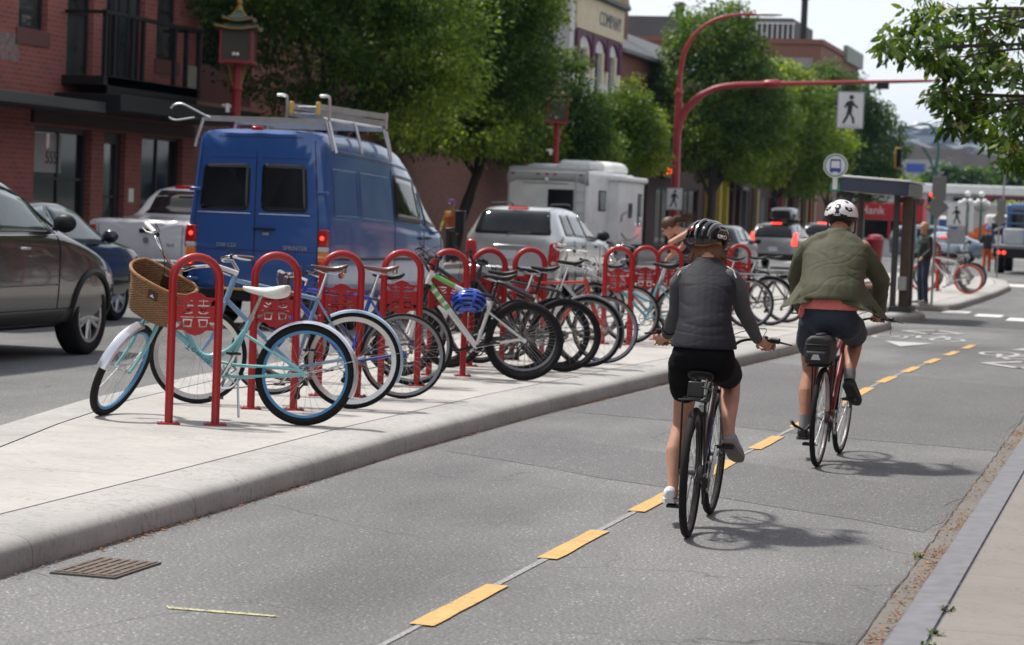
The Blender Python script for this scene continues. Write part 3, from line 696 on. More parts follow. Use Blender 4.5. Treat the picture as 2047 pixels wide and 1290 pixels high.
    if lamp:
        MB().ball(MV(S, c+pf*.06+Vector((0, 0, -.02))), .035, 8, (1, .9, .9)).build('headlamp', CHROME, root)
    return root, dict(bb=bb, S=S, B=B, bar=side, c=c, ht=ht, hb=hb, ax=ax, pf=pf, sad=sp_top, sttop=sttop, su=su, crown=crown)
def wicker():
    m, t, b = nodes('wicker'); co = N(t, 'TexCoord')
    wv = N(t, 'TexWave', wave_type='BANDS', bands_direction='Z', Scale=22, Distortion=1.5); wv.inputs['Detail'].default_value = 2; wv.inputs['Detail Scale'].default_value = 6
    t.links.new(co.outputs['Object'], wv.inputs['Vector'])
    w2 = N(t, 'TexWave', wave_type='BANDS', bands_direction='DIAGONAL', Scale=26, Distortion=3); t.links.new(co.outputs['Object'], w2.inputs['Vector'])
    nz = N(t, 'TexNoise', Scale=35, Detail=4); t.links.new(co.outputs['Object'], nz.inputs['Vector'])
    f = mixc(t, .5, wv.outputs['Color'], w2.outputs['Color']); f = mixc(t, .35, f, nz.outputs['Color'])
    s = N(t, 'SeparateColor'); t.links.new(f, s.inputs[0])
    t.links.new(ramp(t, s.outputs[0], [(.25, (.08, .036, .014)), (.5, (.22, .115, .048)), (.8, (.38, .23, .11))]), b.inputs['Base Color'])
    b.inputs['Roughness'].default_value = .6; bump(t, b, s.outputs[0], .9, .012); MATS['wicker'] = m
wicker()
# ---------------------------------------------------------------- racks
STROKES = [[(0, .105), (0, .05)], [(-.026, .088), (.026, .088)], [(-.034, .056), (.034, .056)], [(-.02, .035), (0, .02), (.02, .035)], [(-.030, .012), (-.014, .003), (.014, .003), (.030, .012)], [(-.042, -.022), (.042, -.022)], [(-.028, -.04), (.028, -.04), (.022, -.085), (-.022, -.085), (-.028, -.04)]]
def make_rack(label, loc, rz, group, sp=.31):
    root = thing('bike_rack', label, 'bike rack', loc, rz, group); h = 1.155; rr = .0285; ra = sp/2
    pts = [(-ra, 0, .006), (-ra, 0, h-ra-.05)]+[(ra*cos(a), 0, h-ra-.0285+ra*sin(a)) for a in [pi-pi*i/14 for i in range(15)]]+[(ra, 0, h-ra-.05), (ra, 0, .006)]
    MB().tube(pts, rr, 14).build('hoop', RED, root, smooth=50)
    for s in (1, -1):
        bp = MB().box((s*ra, 0, .006), (.15, .10, .012)).build('base_plate', RED, root, bevel=.003)
        for x in (-.055, .055): MB().lathe([(.011, .0), (.011, .008), (.006, .012)], 8, Matrix.Translation((s*ra+x, -.02, .012))).build('bolt', GREY, bp)
    # cut-out plate: solid wherever neither corner window nor lettering is cut
    W_, H_ = 2*ra-2*rr+.012, .30; nx, nz = 54, 60; z0 = .595; b = MB(); th = .005
    sol = np.zeros((nx, nz), bool)
    for i in range(nx):
        for k in range(nz):
            u = (i+.5)/nx*2-1; v = (k+.5)/nz*2-1
            lim = .74+.22*max(0, 1-(u/.55)**2) if abs(u) < .55 else .74
            ok = abs(v) < lim
            if .70 < abs(u) < .95 and .36 < abs(v) < .62 and (abs(u)-.70)/.25 > (abs(v)-.36)/.26*.8-.1: ok = False
            sol[i, k] = ok
    for xc in (-.052, .052):
        for P in STROKES:
            for (xa, za), (xb, zb_) in zip(P, P[1:]):
                for i in range(nx):
                    for k in range(nz):
                        px, pz = -W_/2+W_*(i+.5)/nx-xc, -H_/2+H_*(k+.5)/nz; dx, dz = xb-xa, zb_-za; u = max(0, min(1, ((px-xa)*dx+(pz-za)*dz)/(dx*dx+dz*dz)))
                        if (px-xa-u*dx)**2+(pz-za-u*dz)**2 < .0042**2: sol[i, k] = False
    for i in range(nx):
        for k in range(nz):
            if not sol[i, k]: continue
            x0, x1 = -W_/2+W_*i/nx, -W_/2+W_*(i+1)/nx; za, zb = z0+H_*k/nz, z0+H_*(k+1)/nz
            b.quad((x0, -th, za), (x1, -th, za), (x1, -th, zb), (x0, -th, zb)); b.quad((x1, th, za), (x0, th, za), (x0, th, zb), (x1, th, zb))
            if i == 0 or not sol[i-1, k]: b.quad((x0, th, za), (x0, -th, za), (x0, -th, zb), (x0, th, zb))
            if i == nx-1 or not sol[i+1, k]: b.quad((x1, -th, za), (x1, th, za), (x1, th, zb), (x1, -th, zb))
            if k == 0 or not sol[i, k-1]: b.quad((x0, th, za), (x1, th, za), (x1, -th, za), (x0, -th, za))
            if k == nz-1 or not sol[i, k+1]: b.quad((x0, -th, zb), (x1, -th, zb), (x1, th, zb), (x0, th, zb))
    b.build('cut_out_plate', RED, root, smooth=0)
    return root
RG = 'red bike racks on the traffic island'
rack_spec = [
 (-6.19, 14.62, 'red hoop bike rack nearest to the camera, standing in front of the aqua cruiser'),
 (-6.17, 16.05, 'red hoop bike rack just behind the white saddle of the aqua cruiser'),
 (-6.18, 17.5, 'red hoop bike rack behind the brown saddle of the pale blue bicycle'),
 (-6.15, 18.95, 'red hoop bike rack with the brown leather saddle of the royal blue bicycle before it'),
 (-6.16, 20.35, 'red hoop bike rack behind the blue helmet on the white mountain bike'),
 (-6.2, 21.8, 'red hoop bike rack among the black handlebars, left of the silver licence plate'),
 (-6.14, 23.1, 'red hoop bike rack behind the two black saddles'),
 (-6.05, 26.78, 'red hoop bike rack with free hoop beyond the orange bicycle'),
 (-6.02, 28.15, 'red hoop bike rack behind the aqua step-through with the loaded basket'),
 (-6.0, 29.5, 'red hoop bike rack that the bending person reaches over'),
 (-5.98, 33.1, 'red hoop bike rack right of the black helmet, the nearer of that pair'),
 (-5.95, 34.4, 'red hoop bike rack right of the black helmet, the farther of that pair')]
r0 = None
for x, y, lb in rack_spec:
    if r0 is None: r0 = make_rack(lb, (x, y, .15), radians(26), RG)
    else: copy_tree(r0, (x, y, .15), radians(26+random.Random(int(y*10)).uniform(-3, 3)), lb)
copy_tree(r0, (-5.1, 56.0, .15), radians(26), 'red hoop bike rack among the far bikes by the bus stop', 'red bike racks by the bus stop')
copy_tree(r0, (-5.2, 57.4, .15), radians(26), 'red hoop bike rack by the bus stop, the farthest one down the street', 'red bike racks by the bus stop')

AQUA = paint('aqua_paint', (.20, .52, .55)); STEEL = paint('steel_blue_paint', (.17, .32, .50)); ROYAL = paint('royal_blue_paint', (.010, .040, .42))
WHITEP = paint('white_frame_paint', (.72, .72, .70)); ORANGE = paint('orange_red_paint', (.55, .055, .025)); BLK = paint('black_frame_paint', (.012, .012, .014))
BROWN = mat('brown_saddle_leather', (.085, .03, .016), .38, 0, .2, 20, coat=.2); GRIPW = mat('white_grip', (.72, .70, .66), .5, 0, .05); GRIPB = mat('brown_grip', (.10, .035, .022), .55)
SILV = mat('silver_fender', (.62, .64, .68), .22, .9, .05); BLUERIM = mat('blue_rim', (.06, .26, .50), .35, 0, .1); LBF = paint('pale_blue_fender', (.36, .50, .62))
PINKF = mat('pearl_fender', (.66, .68, .74), .2, .5, .05, coat=.5)
GB = 'bicycles locked to the red racks on the island'
def between(a, b): # heading and wheelbase from rear and front contact
    return atan2(b[1]-a[1], b[0]-a[0]), sqrt((b[0]-a[0])**2+(b[1]-a[1])**2)
# 1 aqua cruiser
h, wb = between((-5.555, 15.04), (-6.80, 14.86))
c1, g1 = make_bike('bicycle', 'aqua blue cruiser with a wicker basket, white saddle and turned front wheel', (-5.555, 15.04, .15), h, radians(7), radians(84), GB, wb=1.31, R=.350, tr=.027,
    style='cruiser', col=AQUA, rimc=BLUERIM, bar='swept', gripc=GRIPW, sad='wide', sadc=mat('white_saddle', (.80, .79, .76), .4, 0, .03), sadh=.93, fenders=PINKF,
    basket='wicker', kick=True, seat_l=.44, seat_ang=68, crank=-1.05, tube_r=.0165, rise=.15, stem=.05)
a = g1['bb'].lerp(g1['hb'], .36); dv = (g1['hb']-g1['bb']).normalized()
text('frame_lettering', 'Townie', .058, frame_m(a+Vector((0, .0235, 0)), -dv, Vector((-dv.z, 0, dv.x))*-1 if False else Vector((dv.z, 0, -dv.x))), mat('dark_aqua_letter', (.02, .16, .22), .4), bpy.data.objects[[o.name for o in c1.children if o.name.startswith('frame')][0]], .0006, sx=1.2)
# 2 pale steel-blue city bike
h, wb = between((-5.72, 16.50), (-6.85, 16.10))
make_bike('bicycle', 'pale blue city bicycle with brown saddle, brown grips and pale blue rear fender', (-5.72, 16.50, .15), h, radians(3), radians(4), GB, wb=1.14, R=.36, tr=.021, style='diamond', col=STEEL,
    rimc=mat('polished_rim', (.66, .66, .64), .28, .9, .05), bar='north', gripc=GRIPB, sad='sprung', sadc=BROWN, sadh=1.05, fenders=LBF, fender_rear_only=True, seat_l=.56, rise=.08, rimw=.016, rimdepth=.03, stem=.06)
# 3 royal blue road bike
h, wb = between((-5.73, 17.70), (-6.7, 17.30))
make_bike('bicycle', 'royal blue road bicycle with brown taped drop bars and brown saddle', (-5.70, 17.66, .15), h, radians(4), radians(-8), GB, wb=1.02, R=.338, tr=.014, style='diamond', col=ROYAL,
    rimc=DRIM, bar='drop', gripc=GRIPB, sad='sprung', sadc=mat('tan_saddle_leather', (.15, .05, .025), .35, 0, .2, 20, coat=.3), sadh=1.03, seat_l=.56, rise=.03, crank=-.4)
# more bikes hidden deeper in the rack
make_bike('bicycle', 'dark grey bicycle with a dark tyre mostly hidden behind the royal blue one', (-6.05, 19.0, .15), radians(200), radians(5), radians(12), GB, wb=1.04, R=.345, tr=.019, style='diamond', col=paint('dark_blue_paint', (.02, .03, .09)), bar='flat', sadh=.93, seat_l=.48)
# 4 white and green mountain bike
h, wb = between((-5.42, 20.35), (-6.5, 20.0))
mt_, g4 = make_bike('bicycle', 'white mountain bicycle with green stripes and fat black tyres', (-5.42, 20.30, .15), radians(197), radians(6), radians(16), GB, wb=1.10, R=.355, tr=.029, style='mtb', col=WHITEP, forkc=WHITEP, rimc=BLACKPL, bar='riser', barc=BLACKPL,
    sadh=.93, seat_l=.42, susp=True, spk=mat('grey_spoke', (.3, .3, .3), .4, .8), crank=-.2)
GRNP = paint('green_stripe', (.10, .42, .03)); fr = [o for o in mt_.children if o.name.startswith('frame')][0]; top_ = g4['ht']-g4['ax']*.03; sb_ = g4['sttop']-g4['su']*.025; db_ = g4['hb']+g4['ax']*.03
for a_, b_, r_ in ((db_.lerp(g4['bb'], .05), db_.lerp(g4['bb'], .42), .0262), (top_.lerp(sb_, .06), top_.lerp(sb_, .40), .0218)): MB().tube([a_, b_], r_, 10).build('green_band', GRNP, fr)
for k_ in range(3): MB().tube([db_.lerp(g4['bb'], .12+.1*k_), db_.lerp(g4['bb'], .16+.1*k_)], .0266, 10).build('white_band', WHITEP, fr)
# 5.. black bikes beyond it
make_bike('bicycle', 'black mountain bicycle directly beyond the white one, its saddle level with the bar', (-5.40, 21.70, .15), radians(196), radians(5), radians(-14), GB, wb=1.08, R=.35, tr=.026, style='mtb', col=BLK, rimc=BLACKPL, bar='riser', barc=BLACKPL, sadh=.99, seat_l=.45, susp=True)
make_bike('bicycle', 'black hybrid bicycle with grey rear fender and a high black saddle', (-5.38, 22.55, .15), radians(197), radians(4), radians(10), GB, wb=1.06, R=.35, tr=.021, style='diamond', col=BLK, rimc=DRIM, bar='flat', barc=BLACKPL, sadh=1.04, seat_l=.5, fenders=mat('grey_fender', (.12, .12, .125), .4), fender_rear_only=True)
make_bike('bicycle', 'black bicycle behind the white one with thin tyres and bar ends crowded together', (-5.62, 21.05, .15), radians(199), radians(6), radians(-20), GB, wb=1.05, R=.345, tr=.019, style='diamond', col=BLK, rimc=DRIM, bar='riser', barc=BLACKPL, sadh=.95, seat_l=.48)
make_bike('bicycle', 'black mountain bicycle wedged between the white one and the racks behind it', (-5.72, 21.25, .15), radians(202), radians(5), radians(22), GB, wb=1.06, R=.345, tr=.024, style='mtb', col=BLK, rimc=BLACKPL, bar='riser', barc=BLACKPL, sadh=.90, seat_l=.42, susp=True, rise=.06)
make_bike('bicycle', 'black bicycle with tall bars between the white one and the silver suv', (-5.6, 22.1, .15), radians(194), radians(5), radians(-24), GB, wb=1.06, R=.345, tr=.02, style='diamond', col=BLK, rimc=BLACKPL, bar='riser', barc=BLACKPL, sadh=.96, seat_l=.5, rise=.09)
# orange road bike, facing right
make_bike('bicycle', 'orange red road bicycle facing the bike lane with silver bars', (-6.33, 22.95, .15), radians(20), radians(-5), radians(4), GB, wb=1.02, R=.345, tr=.014, style='diamond', col=ORANGE, rimc=DRIM, bar='north', gripc=BLACKPL, sadh=.93, seat_l=.56, rise=.0, stem=.06, barang=.3)
# aqua step-through with loaded basket, and a grey one beside it
A2 = paint('turquoise_paint', (.13, .42, .52))
make_bike('bicycle', 'turquoise step-through bicycle with a crowded front basket behind the cyclist in the vest', (-5.45, 27.7, .15), radians(196), radians(4), radians(18), GB, wb=1.08, R=.35, tr=.02, style='step', col=A2, rimc=DRIM, bar='swept', gripc=BLACKPL, sad='wide', sadc=BLACKPL, sadh=.95, seat_l=.46, basket='wire', rise=.06, fenders=SILV, fender_rear_only=True)
make_bike('bicycle', 'silver bicycle with tall white stem beyond the free red hoop', (-5.95, 27.1, .15), radians(190), radians(4), radians(35), GB, wb=1.06, R=.345, tr=.019, style='diamond', col=paint('silver_frame_paint', (.34, .35, .36)), rimc=DRIM, bar='north', gripc=WHITEPL, sadh=.92, seat_l=.48, rise=.12, stem=.05)
make_bike('bicycle', 'grey bicycle under the hands of the bending person', (-5.7, 29.1, .15), radians(197), radians(5), radians(25), GB, wb=1.06, R=.345, tr=.019, style='diamond', col=paint('grey_frame_paint', (.2, .2, .21)), rimc=DRIM, bar='riser', sadh=.95, seat_l=.48, basket='wire', lamp=True)
# three beyond the cyclist in the vest
for x, y, ln, lb, cc, rk in ((-5.45, 32.5, 5, 'dark red bicycle with a silver rear rack right of the cyclist in the vest', paint('dark_red_paint', (.16, .01, .015)), ALU),
                             (-5.35, 33.7, 4, 'black touring bicycle with black rear rack, middle of the three right of the vest', BLK, BLACKPL),
                             (-5.3, 34.9, 5, 'black bicycle with a white rear reflector plate, farthest of the three right of the vest', BLK, BLACKPL)):
    bk_, g_ = make_bike('bicycle', lb, (x, y, .15), radians(197), radians(ln), radians(8), GB, wb=1.06, R=.35, tr=.02, style='diamond', col=cc, rimc=DRIM, bar='flat', barc=BLACKPL, sadh=.98, seat_l=.5, rack=rk, fenders=(BLACKPL if rk == BLACKPL else None), fender_rear_only=True)
    if 'plate' in lb: MB().box((-.33, 0, .66), (.02, .10, .17), rot('Y', -.25)).build('reflector', WHITEPL, bk_, bevel=.01)
# far ones by the bus stop
for x, y, lb, cc, rm in ((-4.15, 54.9, 'white bicycle with orange rims in the far racks by the bus stop', WHITEP, ORANGE),
                         (-4.2, 56.3, 'grey bicycle with dark tyres in the far racks by the bus stop', paint('grey_frame_paint', (.2, .2, .21)), ALU),
                         (-4.25, 57.5, 'red bicycle at the back of the far racks by the bus stop', paint('dark_red_paint', (.16, .01, .015)), ALU)):
    make_bike('bicycle', lb, (x, y, .15), radians(196), radians(5), radians(10), 'bicycles in the far racks by the bus stop', wb=1.04, R=.345, tr=.02, style='diamond', col=cc, rimc=rm, tyre=(ORANGE if rm == ORANGE else None), bar='flat', sadh=.95, seat_l=.5, detail=False)
# blue helmet hung from the bar of the white mountain bike
def helmet_shell(b, c, sc, R=None, n=14, vents=True, cut=-.25):
    """an open-bottomed shell with vent slots running front to back"""
    rings = []
    m = n*4
    for k in range(2):
        sh = 1.0 if k == 0 else .88
        for i in range(n+1):
            t = (pi*.5+.30)*i/n; rg = []
            for j in range(m):
                a = 2*pi*j/m; p = Vector((sc[0]*sh*sin(t)*cos(a), sc[1]*sh*sin(t)*sin(a), sc[2]*sh*cos(t)))
                rg.append(p)
            rings.append(rg)
    return rings, m
def make_helmet(b1, b2, c, sc, R, slots=6):
    """b1 takes the ribs, b2 the dark liner under them; local x forward, z up"""
    C = Vector(c)
    def pt(lat, lon, k=1.0): # lat from -1..1 across, lon along front-back angle
        y = sc[1]*sin(lat)*k; q = cos(lat); return C+(R @ Vector((sc[0]*q*cos(lon)*k, y, sc[2]*q*sin(lon)*k)))
    # liner
    n = 18; rg = [[pt(-pi/2+pi*j/n, radians(-22)+radians(224)*i/20, .90) for j in range(n+1)] for i in range(21)]
    b2.loft(rg, caps=True, closed=False)
    rg = [[pt(-pi/2+pi*j/n, radians(-20)+radians(220)*i/20, .80) for j in range(n+1)] for i in range(21)]
    b2.loft(rg, caps=True, closed=False)
    # ribs
    for s in range(slots+1):
        lat = -1.12+2.24*s/slots; w = .105 if s not in (0, slots) else .14
        rows = []
        for i in range(25):
            lon = radians(-14)+radians(208)*i/24; ww = w*(.65+.45*sin(pi*i/24))
            rows.append([pt(lat-ww, lon, .90), pt(lat-ww*.9, lon, .99), pt(lat, lon, 1.015), pt(lat+ww*.9, lon, .99), pt(lat+ww, lon, .90)])
        b1.loft(rows, closed=True)
    for lon0, w in ((-14, 9), (62, 8), (112, 8), (194, 11)): # bridges across
        rows = [[pt(lat, radians(lon0-w), .91), pt(lat, radians(lon0-w*.7), .995), pt(lat, radians(lon0+w*.7), .995), pt(lat, radians(lon0+w), .91)] for lat in [-1.2+2.4*i/20 for i in range(21)]]
        b1.loft(rows)
    rows = [[pt(lat, lon, .90), pt(lat, lon, 1.0), pt(lat*.86, lon, 1.0), pt(lat*.86, lon, .9)] for lon in [radians(-18)+radians(216)*i/24 for i in range(25)] for lat in (1.36,)]
    b1.loft(rows); b1.loft([[pt(-1.36, lon, .9), pt(-1.17, lon, .9), pt(-1.17, lon, 1.0), pt(-1.36, lon, 1.0)] for lon in [radians(-18)+radians(216)*i/24 for i in range(25)]])
hm = thing('bicycle_helmet', 'glossy blue bicycle helmet hanging on the white mountain bike', 'helmet', (-5.88, 20.05, .62))
b1, b2 = MB(), MB()
make_helmet(b1, b2, (0, 0, .22), (.16, .125, .118), rot('Z', radians(12)) @ rot('X', radians(48)) @ rot('Y', radians(-8)))
b1.build('shell', mat('blue_helmet_gloss', (.01, .06, .40), .15, .2, .1, coat=.8), hm, smooth=40); b2.build('liner', BLACKPL, hm)
MB().tube(bez([(0.05, -.05, .18), (.03, -.10, .08), (-.04, -.02, .20), (-.08, .02, .28)], 5), .005, 5).build('strap', BLACKPL, hm)
# ================================================================ vehicles
GL = glass_dark('car_glass'); 
GL2 = glass_dark('pale_car_glass', (.10, .13, .13), .04, .8)
TAILR = mat('tail_light_red', (.45, .01, .008), .12, 0, .15, 30, coat=.6); AMBER = mat('amber_lens', (.75, .20, .02), .15, 0, .1, 30, coat=.6); CLEARL = mat('clear_lens', (.62, .60, .56), .15, 0, .1, 30, coat=.6)
BRAKE = emit('lit_brake_light', (1, .05, .03), 2.2)
PLATEM = mat('licence_plate', (.55, .60, .66), .4, 0, .1, 40)
ARCH = mat('wheel_arch_dark', (.012, .012, .012), .9)
def hermite(ys, vals, y):
    """monotone-ish interpolation of the station table"""
    if y <= ys[0]: return vals[0]
    if y >= ys[-1]: return vals[-1]
    i = next(k for k in range(len(ys)-1) if ys[k] <= y <= ys[k+1]); t = (y-ys[i])/(ys[i+1]-ys[i])
    return tuple(a+(b-a)*t for a, b in zip(vals[i], vals[i+1]))
class Car:
    """y runs from the tail (0) to the nose; stations: y, z bottom, half width sill, half width belt, z belt, half width roof, z roof"""
    def __init__(s, name, label, cat, loc, rz, st, col, wheels, wr=.33, group=None, ww=.215, rimm=None, archr=None, dual=False, crease=True, rimstyle=5, arch_trim=None, sub=1):
        s.root = thing(name, label, cat, loc, rz, group); s.col = col; s.L = st[-1][0]
        rings = []
        for (y, zb, ws, wb, zt, wr_, zr) in st:
            half = [(0, zb), (ws-.10, zb), (ws-.005, zb+.07), (max(ws, wb)+.012, zb+(zt-zb)*.45), (max(ws, wb)+.012, zb+(zt-zb)*.72), (wb, zt), (wb-.012, zt+.012)]
            hgt = zr-zt
            if hgt > .12: half += [(wr_+(wb-wr_)*.30, zt+hgt*.62), (wr_+.02, zr-.10*min(1, hgt/.3)), (wr_-.05, zr-.022), (wr_*.6, zr), (0, zr+.008)]
            else: half += [(wb-.04, zt+.012+hgt*.3), (wb-.10, zt+.012+hgt*.6), (wb*.8, zt+hgt*.85+.008), (wb*.5, zr+.008), (0, zr+.014)]
            ring = [Vector((x, y, z)) for x, z in half]+[Vector((-x, y, z)) for x, z in half[-2:0:-1]]
            rings.append(ring)
        b = MB().use(col); b.loft(rings); b.use(ARCH)
        o = b.build('body', None, s.root, smooth=40); s.body = o
        m = o.modifiers.new('sub', 'SUBSURF'); m.levels = sub; m.render_levels = sub
        bake(o)
        o.data.materials.clear(); o.data.materials.append(col); o.data.materials.append(ARCH)
        ar = archr or wr*1.17
        c = MB().use(ARCH)
        for (wy, wx) in wheels:
            for sd in (1, -1):
                M = Matrix.Translation((sd*(wx-ww*.5-.02), wy, wr)) @ Matrix.Rotation(pi/2, 4, 'Y')
                c.lathe([(ar, -.19), (ar, .45 if sd > 0 else .19)] if sd > 0 else [(ar, -.45), (ar, .19)], 28, M)
        cut = c.build('arch_cutter', None, None)
        cut.data.materials.clear(); cut.data.materials.append(col); cut.data.materials.append(ARCH); cut.data.polygons.foreach_set('material_index', [1]*len(cut.data.polygons))
        bo = o.modifiers.new('cut', 'BOOLEAN'); bo.operation = 'DIFFERENCE'; bo.object = cut; bo.solver = 'EXACT'
        bake(o); bpy.data.objects.remove(cut)
        o.data.polygons.foreach_set('use_smooth', [True]*len(o.data.polygons)); o.data.set_sharp_from_angle(angle=radians(32))
        me = o.data; s.bvh = BVHTree.FromPolygons([v.co[:] for v in me.vertices], [p.vertices[:] for p in me.polygons])
        for (wy, wx) in wheels:
            for sd in (1, -1): s.wheel(wy, wx*sd, wr, ww, sd, rimm or ALU, rimstyle)
        if arch_trim:
            for (wy, wx) in wheels:
                for sd in (1, -1):
                    pts = [(wy+ar*1.02*cos(a), wr+ar*1.02*sin(a)) for a in [radians(-12)+radians(204)*i/24 for i in range(25)]]
                    inn = []; 
                    q = MB(); P = [s.hit((sd*3, y, z), (-sd, 0, 0)) for y, z in pts]; P = [p for p in P if p]
                    if len(P) > 3: q.tube([p[0] for p in P], .035, 6); q.build('arch_trim', arch_trim, s.root)
    def hit(s, o, d):
        l, n, i, dd = s.bvh.ray_cast(Vector(o), Vector(d)); return (l, n) if l else None
    def wheel(s, wy, x, R, w, sd, rimm, style):
        M = Matrix.Translation((x-sd*w*.5, wy, R)) @ Matrix.Rotation(pi/2*sd, 4, 'Y')
        h = w/2; rr = R*.66
        wo = MB().lathe([(.05, -h*.5), (rr*.98, -h*.6), (rr*.98, h*.2), (.05, h*.25)], 20, M).build('wheel', ARCH, s.root)
        MB().lathe([(rr, -h*.9), (R*.9, -h), (R, -h*.7), (R, h*.7), (R*.93, h*.98), (R*.8, h), (rr, h*.85)], 32, M, cap=False).build('tyre', TYRE, wo, smooth=50)
        r = MB(); r.lathe([(rr*1.01, h*.4), (rr*1.03, h*.9), (rr*.9, h*.86), (rr*.88, h*.35)], 28, M, cap=False)
        for k in range(style):
            for da in ((-.16, .16) if style == 5 else (0,)):
                a = 2*pi*k/style+da; r.tube([M @ Vector((.03*cos(a), .03*sin(a), h*.66)), M @ Vector((rr*.93*cos(a), rr*.93*sin(a), h*.7))], [.032, .022], 6, sq=.6)
        r.lathe([(.055, h*.3), (.055, h*.74), (.02, h*.78)], 12, M); r.build('rim', rimm, wo)
    def patch(s, name, m, quad, axis, nu=8, nv=6, off=.004, parent=None, thick=.0, rr=.0):
        """a panel that follows the body: quad in (y,z) for side +x/-x, (x,z) for rear/front, (x,y) for top; corners in order"""
        q = [Vector((*p, 0)) for p in quad]; v = []; b = MB(); ok = True
        for j in range(nv+1):
            for i in range(nu+1):
                u, w = i/nu, j/nv
                if rr: # soft corners
                    cu, cw = abs(u-.5)*2, abs(w-.5)*2
                    if cu > 1-rr and cw > 1-rr:
                        du, dw = (cu-1+rr)/rr, (cw-1+rr)/rr; l = sqrt(du*du+dw*dw)
                        if l > 1: u = .5+(1-rr+rr*du/l)/2*(1 if u > .5 else -1); w = .5+(1-rr+rr*dw/l)/2*(1 if w > .5 else -1)
                p = (q[0]*(1-u)+q[1]*u)*(1-w)+(q[3]*(1-u)+q[2]*u)*w
                if axis in ('R', 'L'): sd = 1 if axis == 'R' else -1; h = s.hit((sd*4, p.x, p.y), (-sd, 0, 0))
                elif axis == 'B': h = s.hit((p.x, -4, p.y), (0, 1, 0))
                elif axis == 'F': h = s.hit((p.x, s.L+4, p.y), (0, -1, 0))
                else: h = s.hit((p.x, p.y, 5), (0, 0, -1))
                if not h: return None
                v.append(h[0]+h[1]*off)
        n1 = nu+1; fs = [(j*n1+i, j*n1+i+1, (j+1)*n1+i+1, (j+1)*n1+i) for j in range(nv) for i in range(nu)]
        b.add(v, fs); o = b.build(name, m, parent or s.root, smooth=30)
        k = o.modifiers.new('thick', 'SOLIDIFY'); k.thickness = thick or off*1.2; k.offset = 0
        return o
    def line(s, pts, axis, m=None, w=.006, name='panel_gap', off=.001):
        P = []
        for a, c in zip(pts, pts[1:]):
            for i in range(6):
                t = i/6; P.append((a[0]+(c[0]-a[0])*t, a[1]+(c[1]-a[1])*t))
        P.append(pts[-1]); H = []
        for p in P:
            if axis in ('R', 'L'): sd = 1 if axis == 'R' else -1; h = s.hit((sd*4, p[0], p[1]), (-sd, 0, 0))
            elif axis == 'B': h = s.hit((p[0], -4, p[1]), (0, 1, 0))
            else: h = s.hit((p[0], p[1], 5), (0, 0, -1))
            if h: H.append(h[0]+h[1]*off)
        if len(H) > 1: return MB().tube(H, w, 5).build(name, m or ARCH, s.root)
    def mirror(s, y, z, x, m, big=1.0):
        for sd in (1, -1):
            b = MB(); b.ball((sd*(x+.10*big), y, z), .1*big, 8, (1.15, .55, .85)).rod((sd*(x-.03), y+.03, z-.05), (sd*(x+.07), y+.02, z-.04), .03*big)
            b.build('mirror', m, s.root)
CARP = lambda n, c, metal=.35: mat(n, c, .22, metal, .03, 3, coat=.9)
# ---------------------------------------------------------------- the blue van
VB = CARP('van_blue', (.030, .098, .33), .08)
st = [(0, .40, .90, .955, 1.45, .80, 2.52), (.05, .36, .945, .965, 1.46, .835, 2.575), (.2, .34, .955, .966, 1.46, .845, 2.585), (1.0, .33, .958, .966, 1.45, .845, 2.585), (2.0, .33, .958, .966, 1.43, .84, 2.56), (2.7, .33, .958, .966, 1.40, .83, 2.52),
      (3.3, .33, .958, .966, 1.38, .80, 2.43), (3.9, .33, .955, .96, 1.36, .76, 2.24), (4.4, .33, .95, .95, 1.34, .73, 1.96), (4.9, .33, .94, .93, 1.30, .72, 1.60), (5.15, .33, .92, .90, 1.24, .70, 1.36), (5.5, .36, .86, .84, 1.10, .6, 1.16), (5.68, .42, .74, .72, .9, .5, .95)]
van = Car('van', 'tall blue panel van with a ladder rack, lit tail lights and dark rear windows', 'van', (-11.155, 28.27, 0), 0, st, VB, [(1.12, .955), (4.6, .955)], .345, rimstyle=7, rimm=GREY)
R_ = 'R'
van.patch('rear_window', GL, [(-.81, 1.52), (-.12, 1.53), (-.12, 2.13), (-.76, 2.11)], 'B', 10, 10, .006, rr=.22)
van.patch('rear_window', GL, [(.04, 1.53), (.68, 1.53), (.64, 2.13), (.04, 2.14)], 'B', 10, 10, .006, rr=.22)
for x0, x1 in ((-.84, -.10), (.02, .71)): van.line([(x0, 1.49), (x1, 1.49)], 'B', CHROME, .006, 'window_strip', .004)
van.line([(-.04, .5), (-.04, 2.54)], 'B', w=.007); van.line([(-.86, .55), (-.87, 1.4), (-.79, 2.45)], 'B', w=.006); van.line([(.82, .55), (.82, 1.4), (.74, 2.45)], 'B', w=.006); van.line([(-.86, 2.47), (.8, 2.48)], 'B', w=.005)
van.line([(-.86, 1.02), (.82, 1.02)], 'B', mat('van_seam', (.010, .025, .10), .4), .008, 'crease'); van.line([(-.7, 2.2), (-.06, 2.21)], 'B', MATS['van_seam'], .004, 'crease'); van.line([(.04, 2.21), (.66, 2.21)], 'B', MATS['van_seam'], .004, 'crease')
for sx in (-.93, .93):
    s_ = 1 if sx > 0 else -1; t_ = van.root
    for z0, z1, mm in ((1.10, 1.32, TAILR), (1.03, 1.10, CLEARL), (.90, 1.03, AMBER), (.78, .90, TAILR)):
        MB().box((s_*.905, .012, (z0+z1)/2), (.125, .10, z1-z0-.004)).build('tail_light', mm, van.root, bevel=.012)
    for z in (1.21, .84): MB().ball((s_*.90, -.042, z), .028, 7, (1, .4, 1)).build('tail_lamp_bulb', BRAKE, van.root)
    for z in (1.78, .62): MB().box((s_*.87, .0, z), (.16, .05, .05)).build('door_hinge', VB, van.root, bevel=.012)
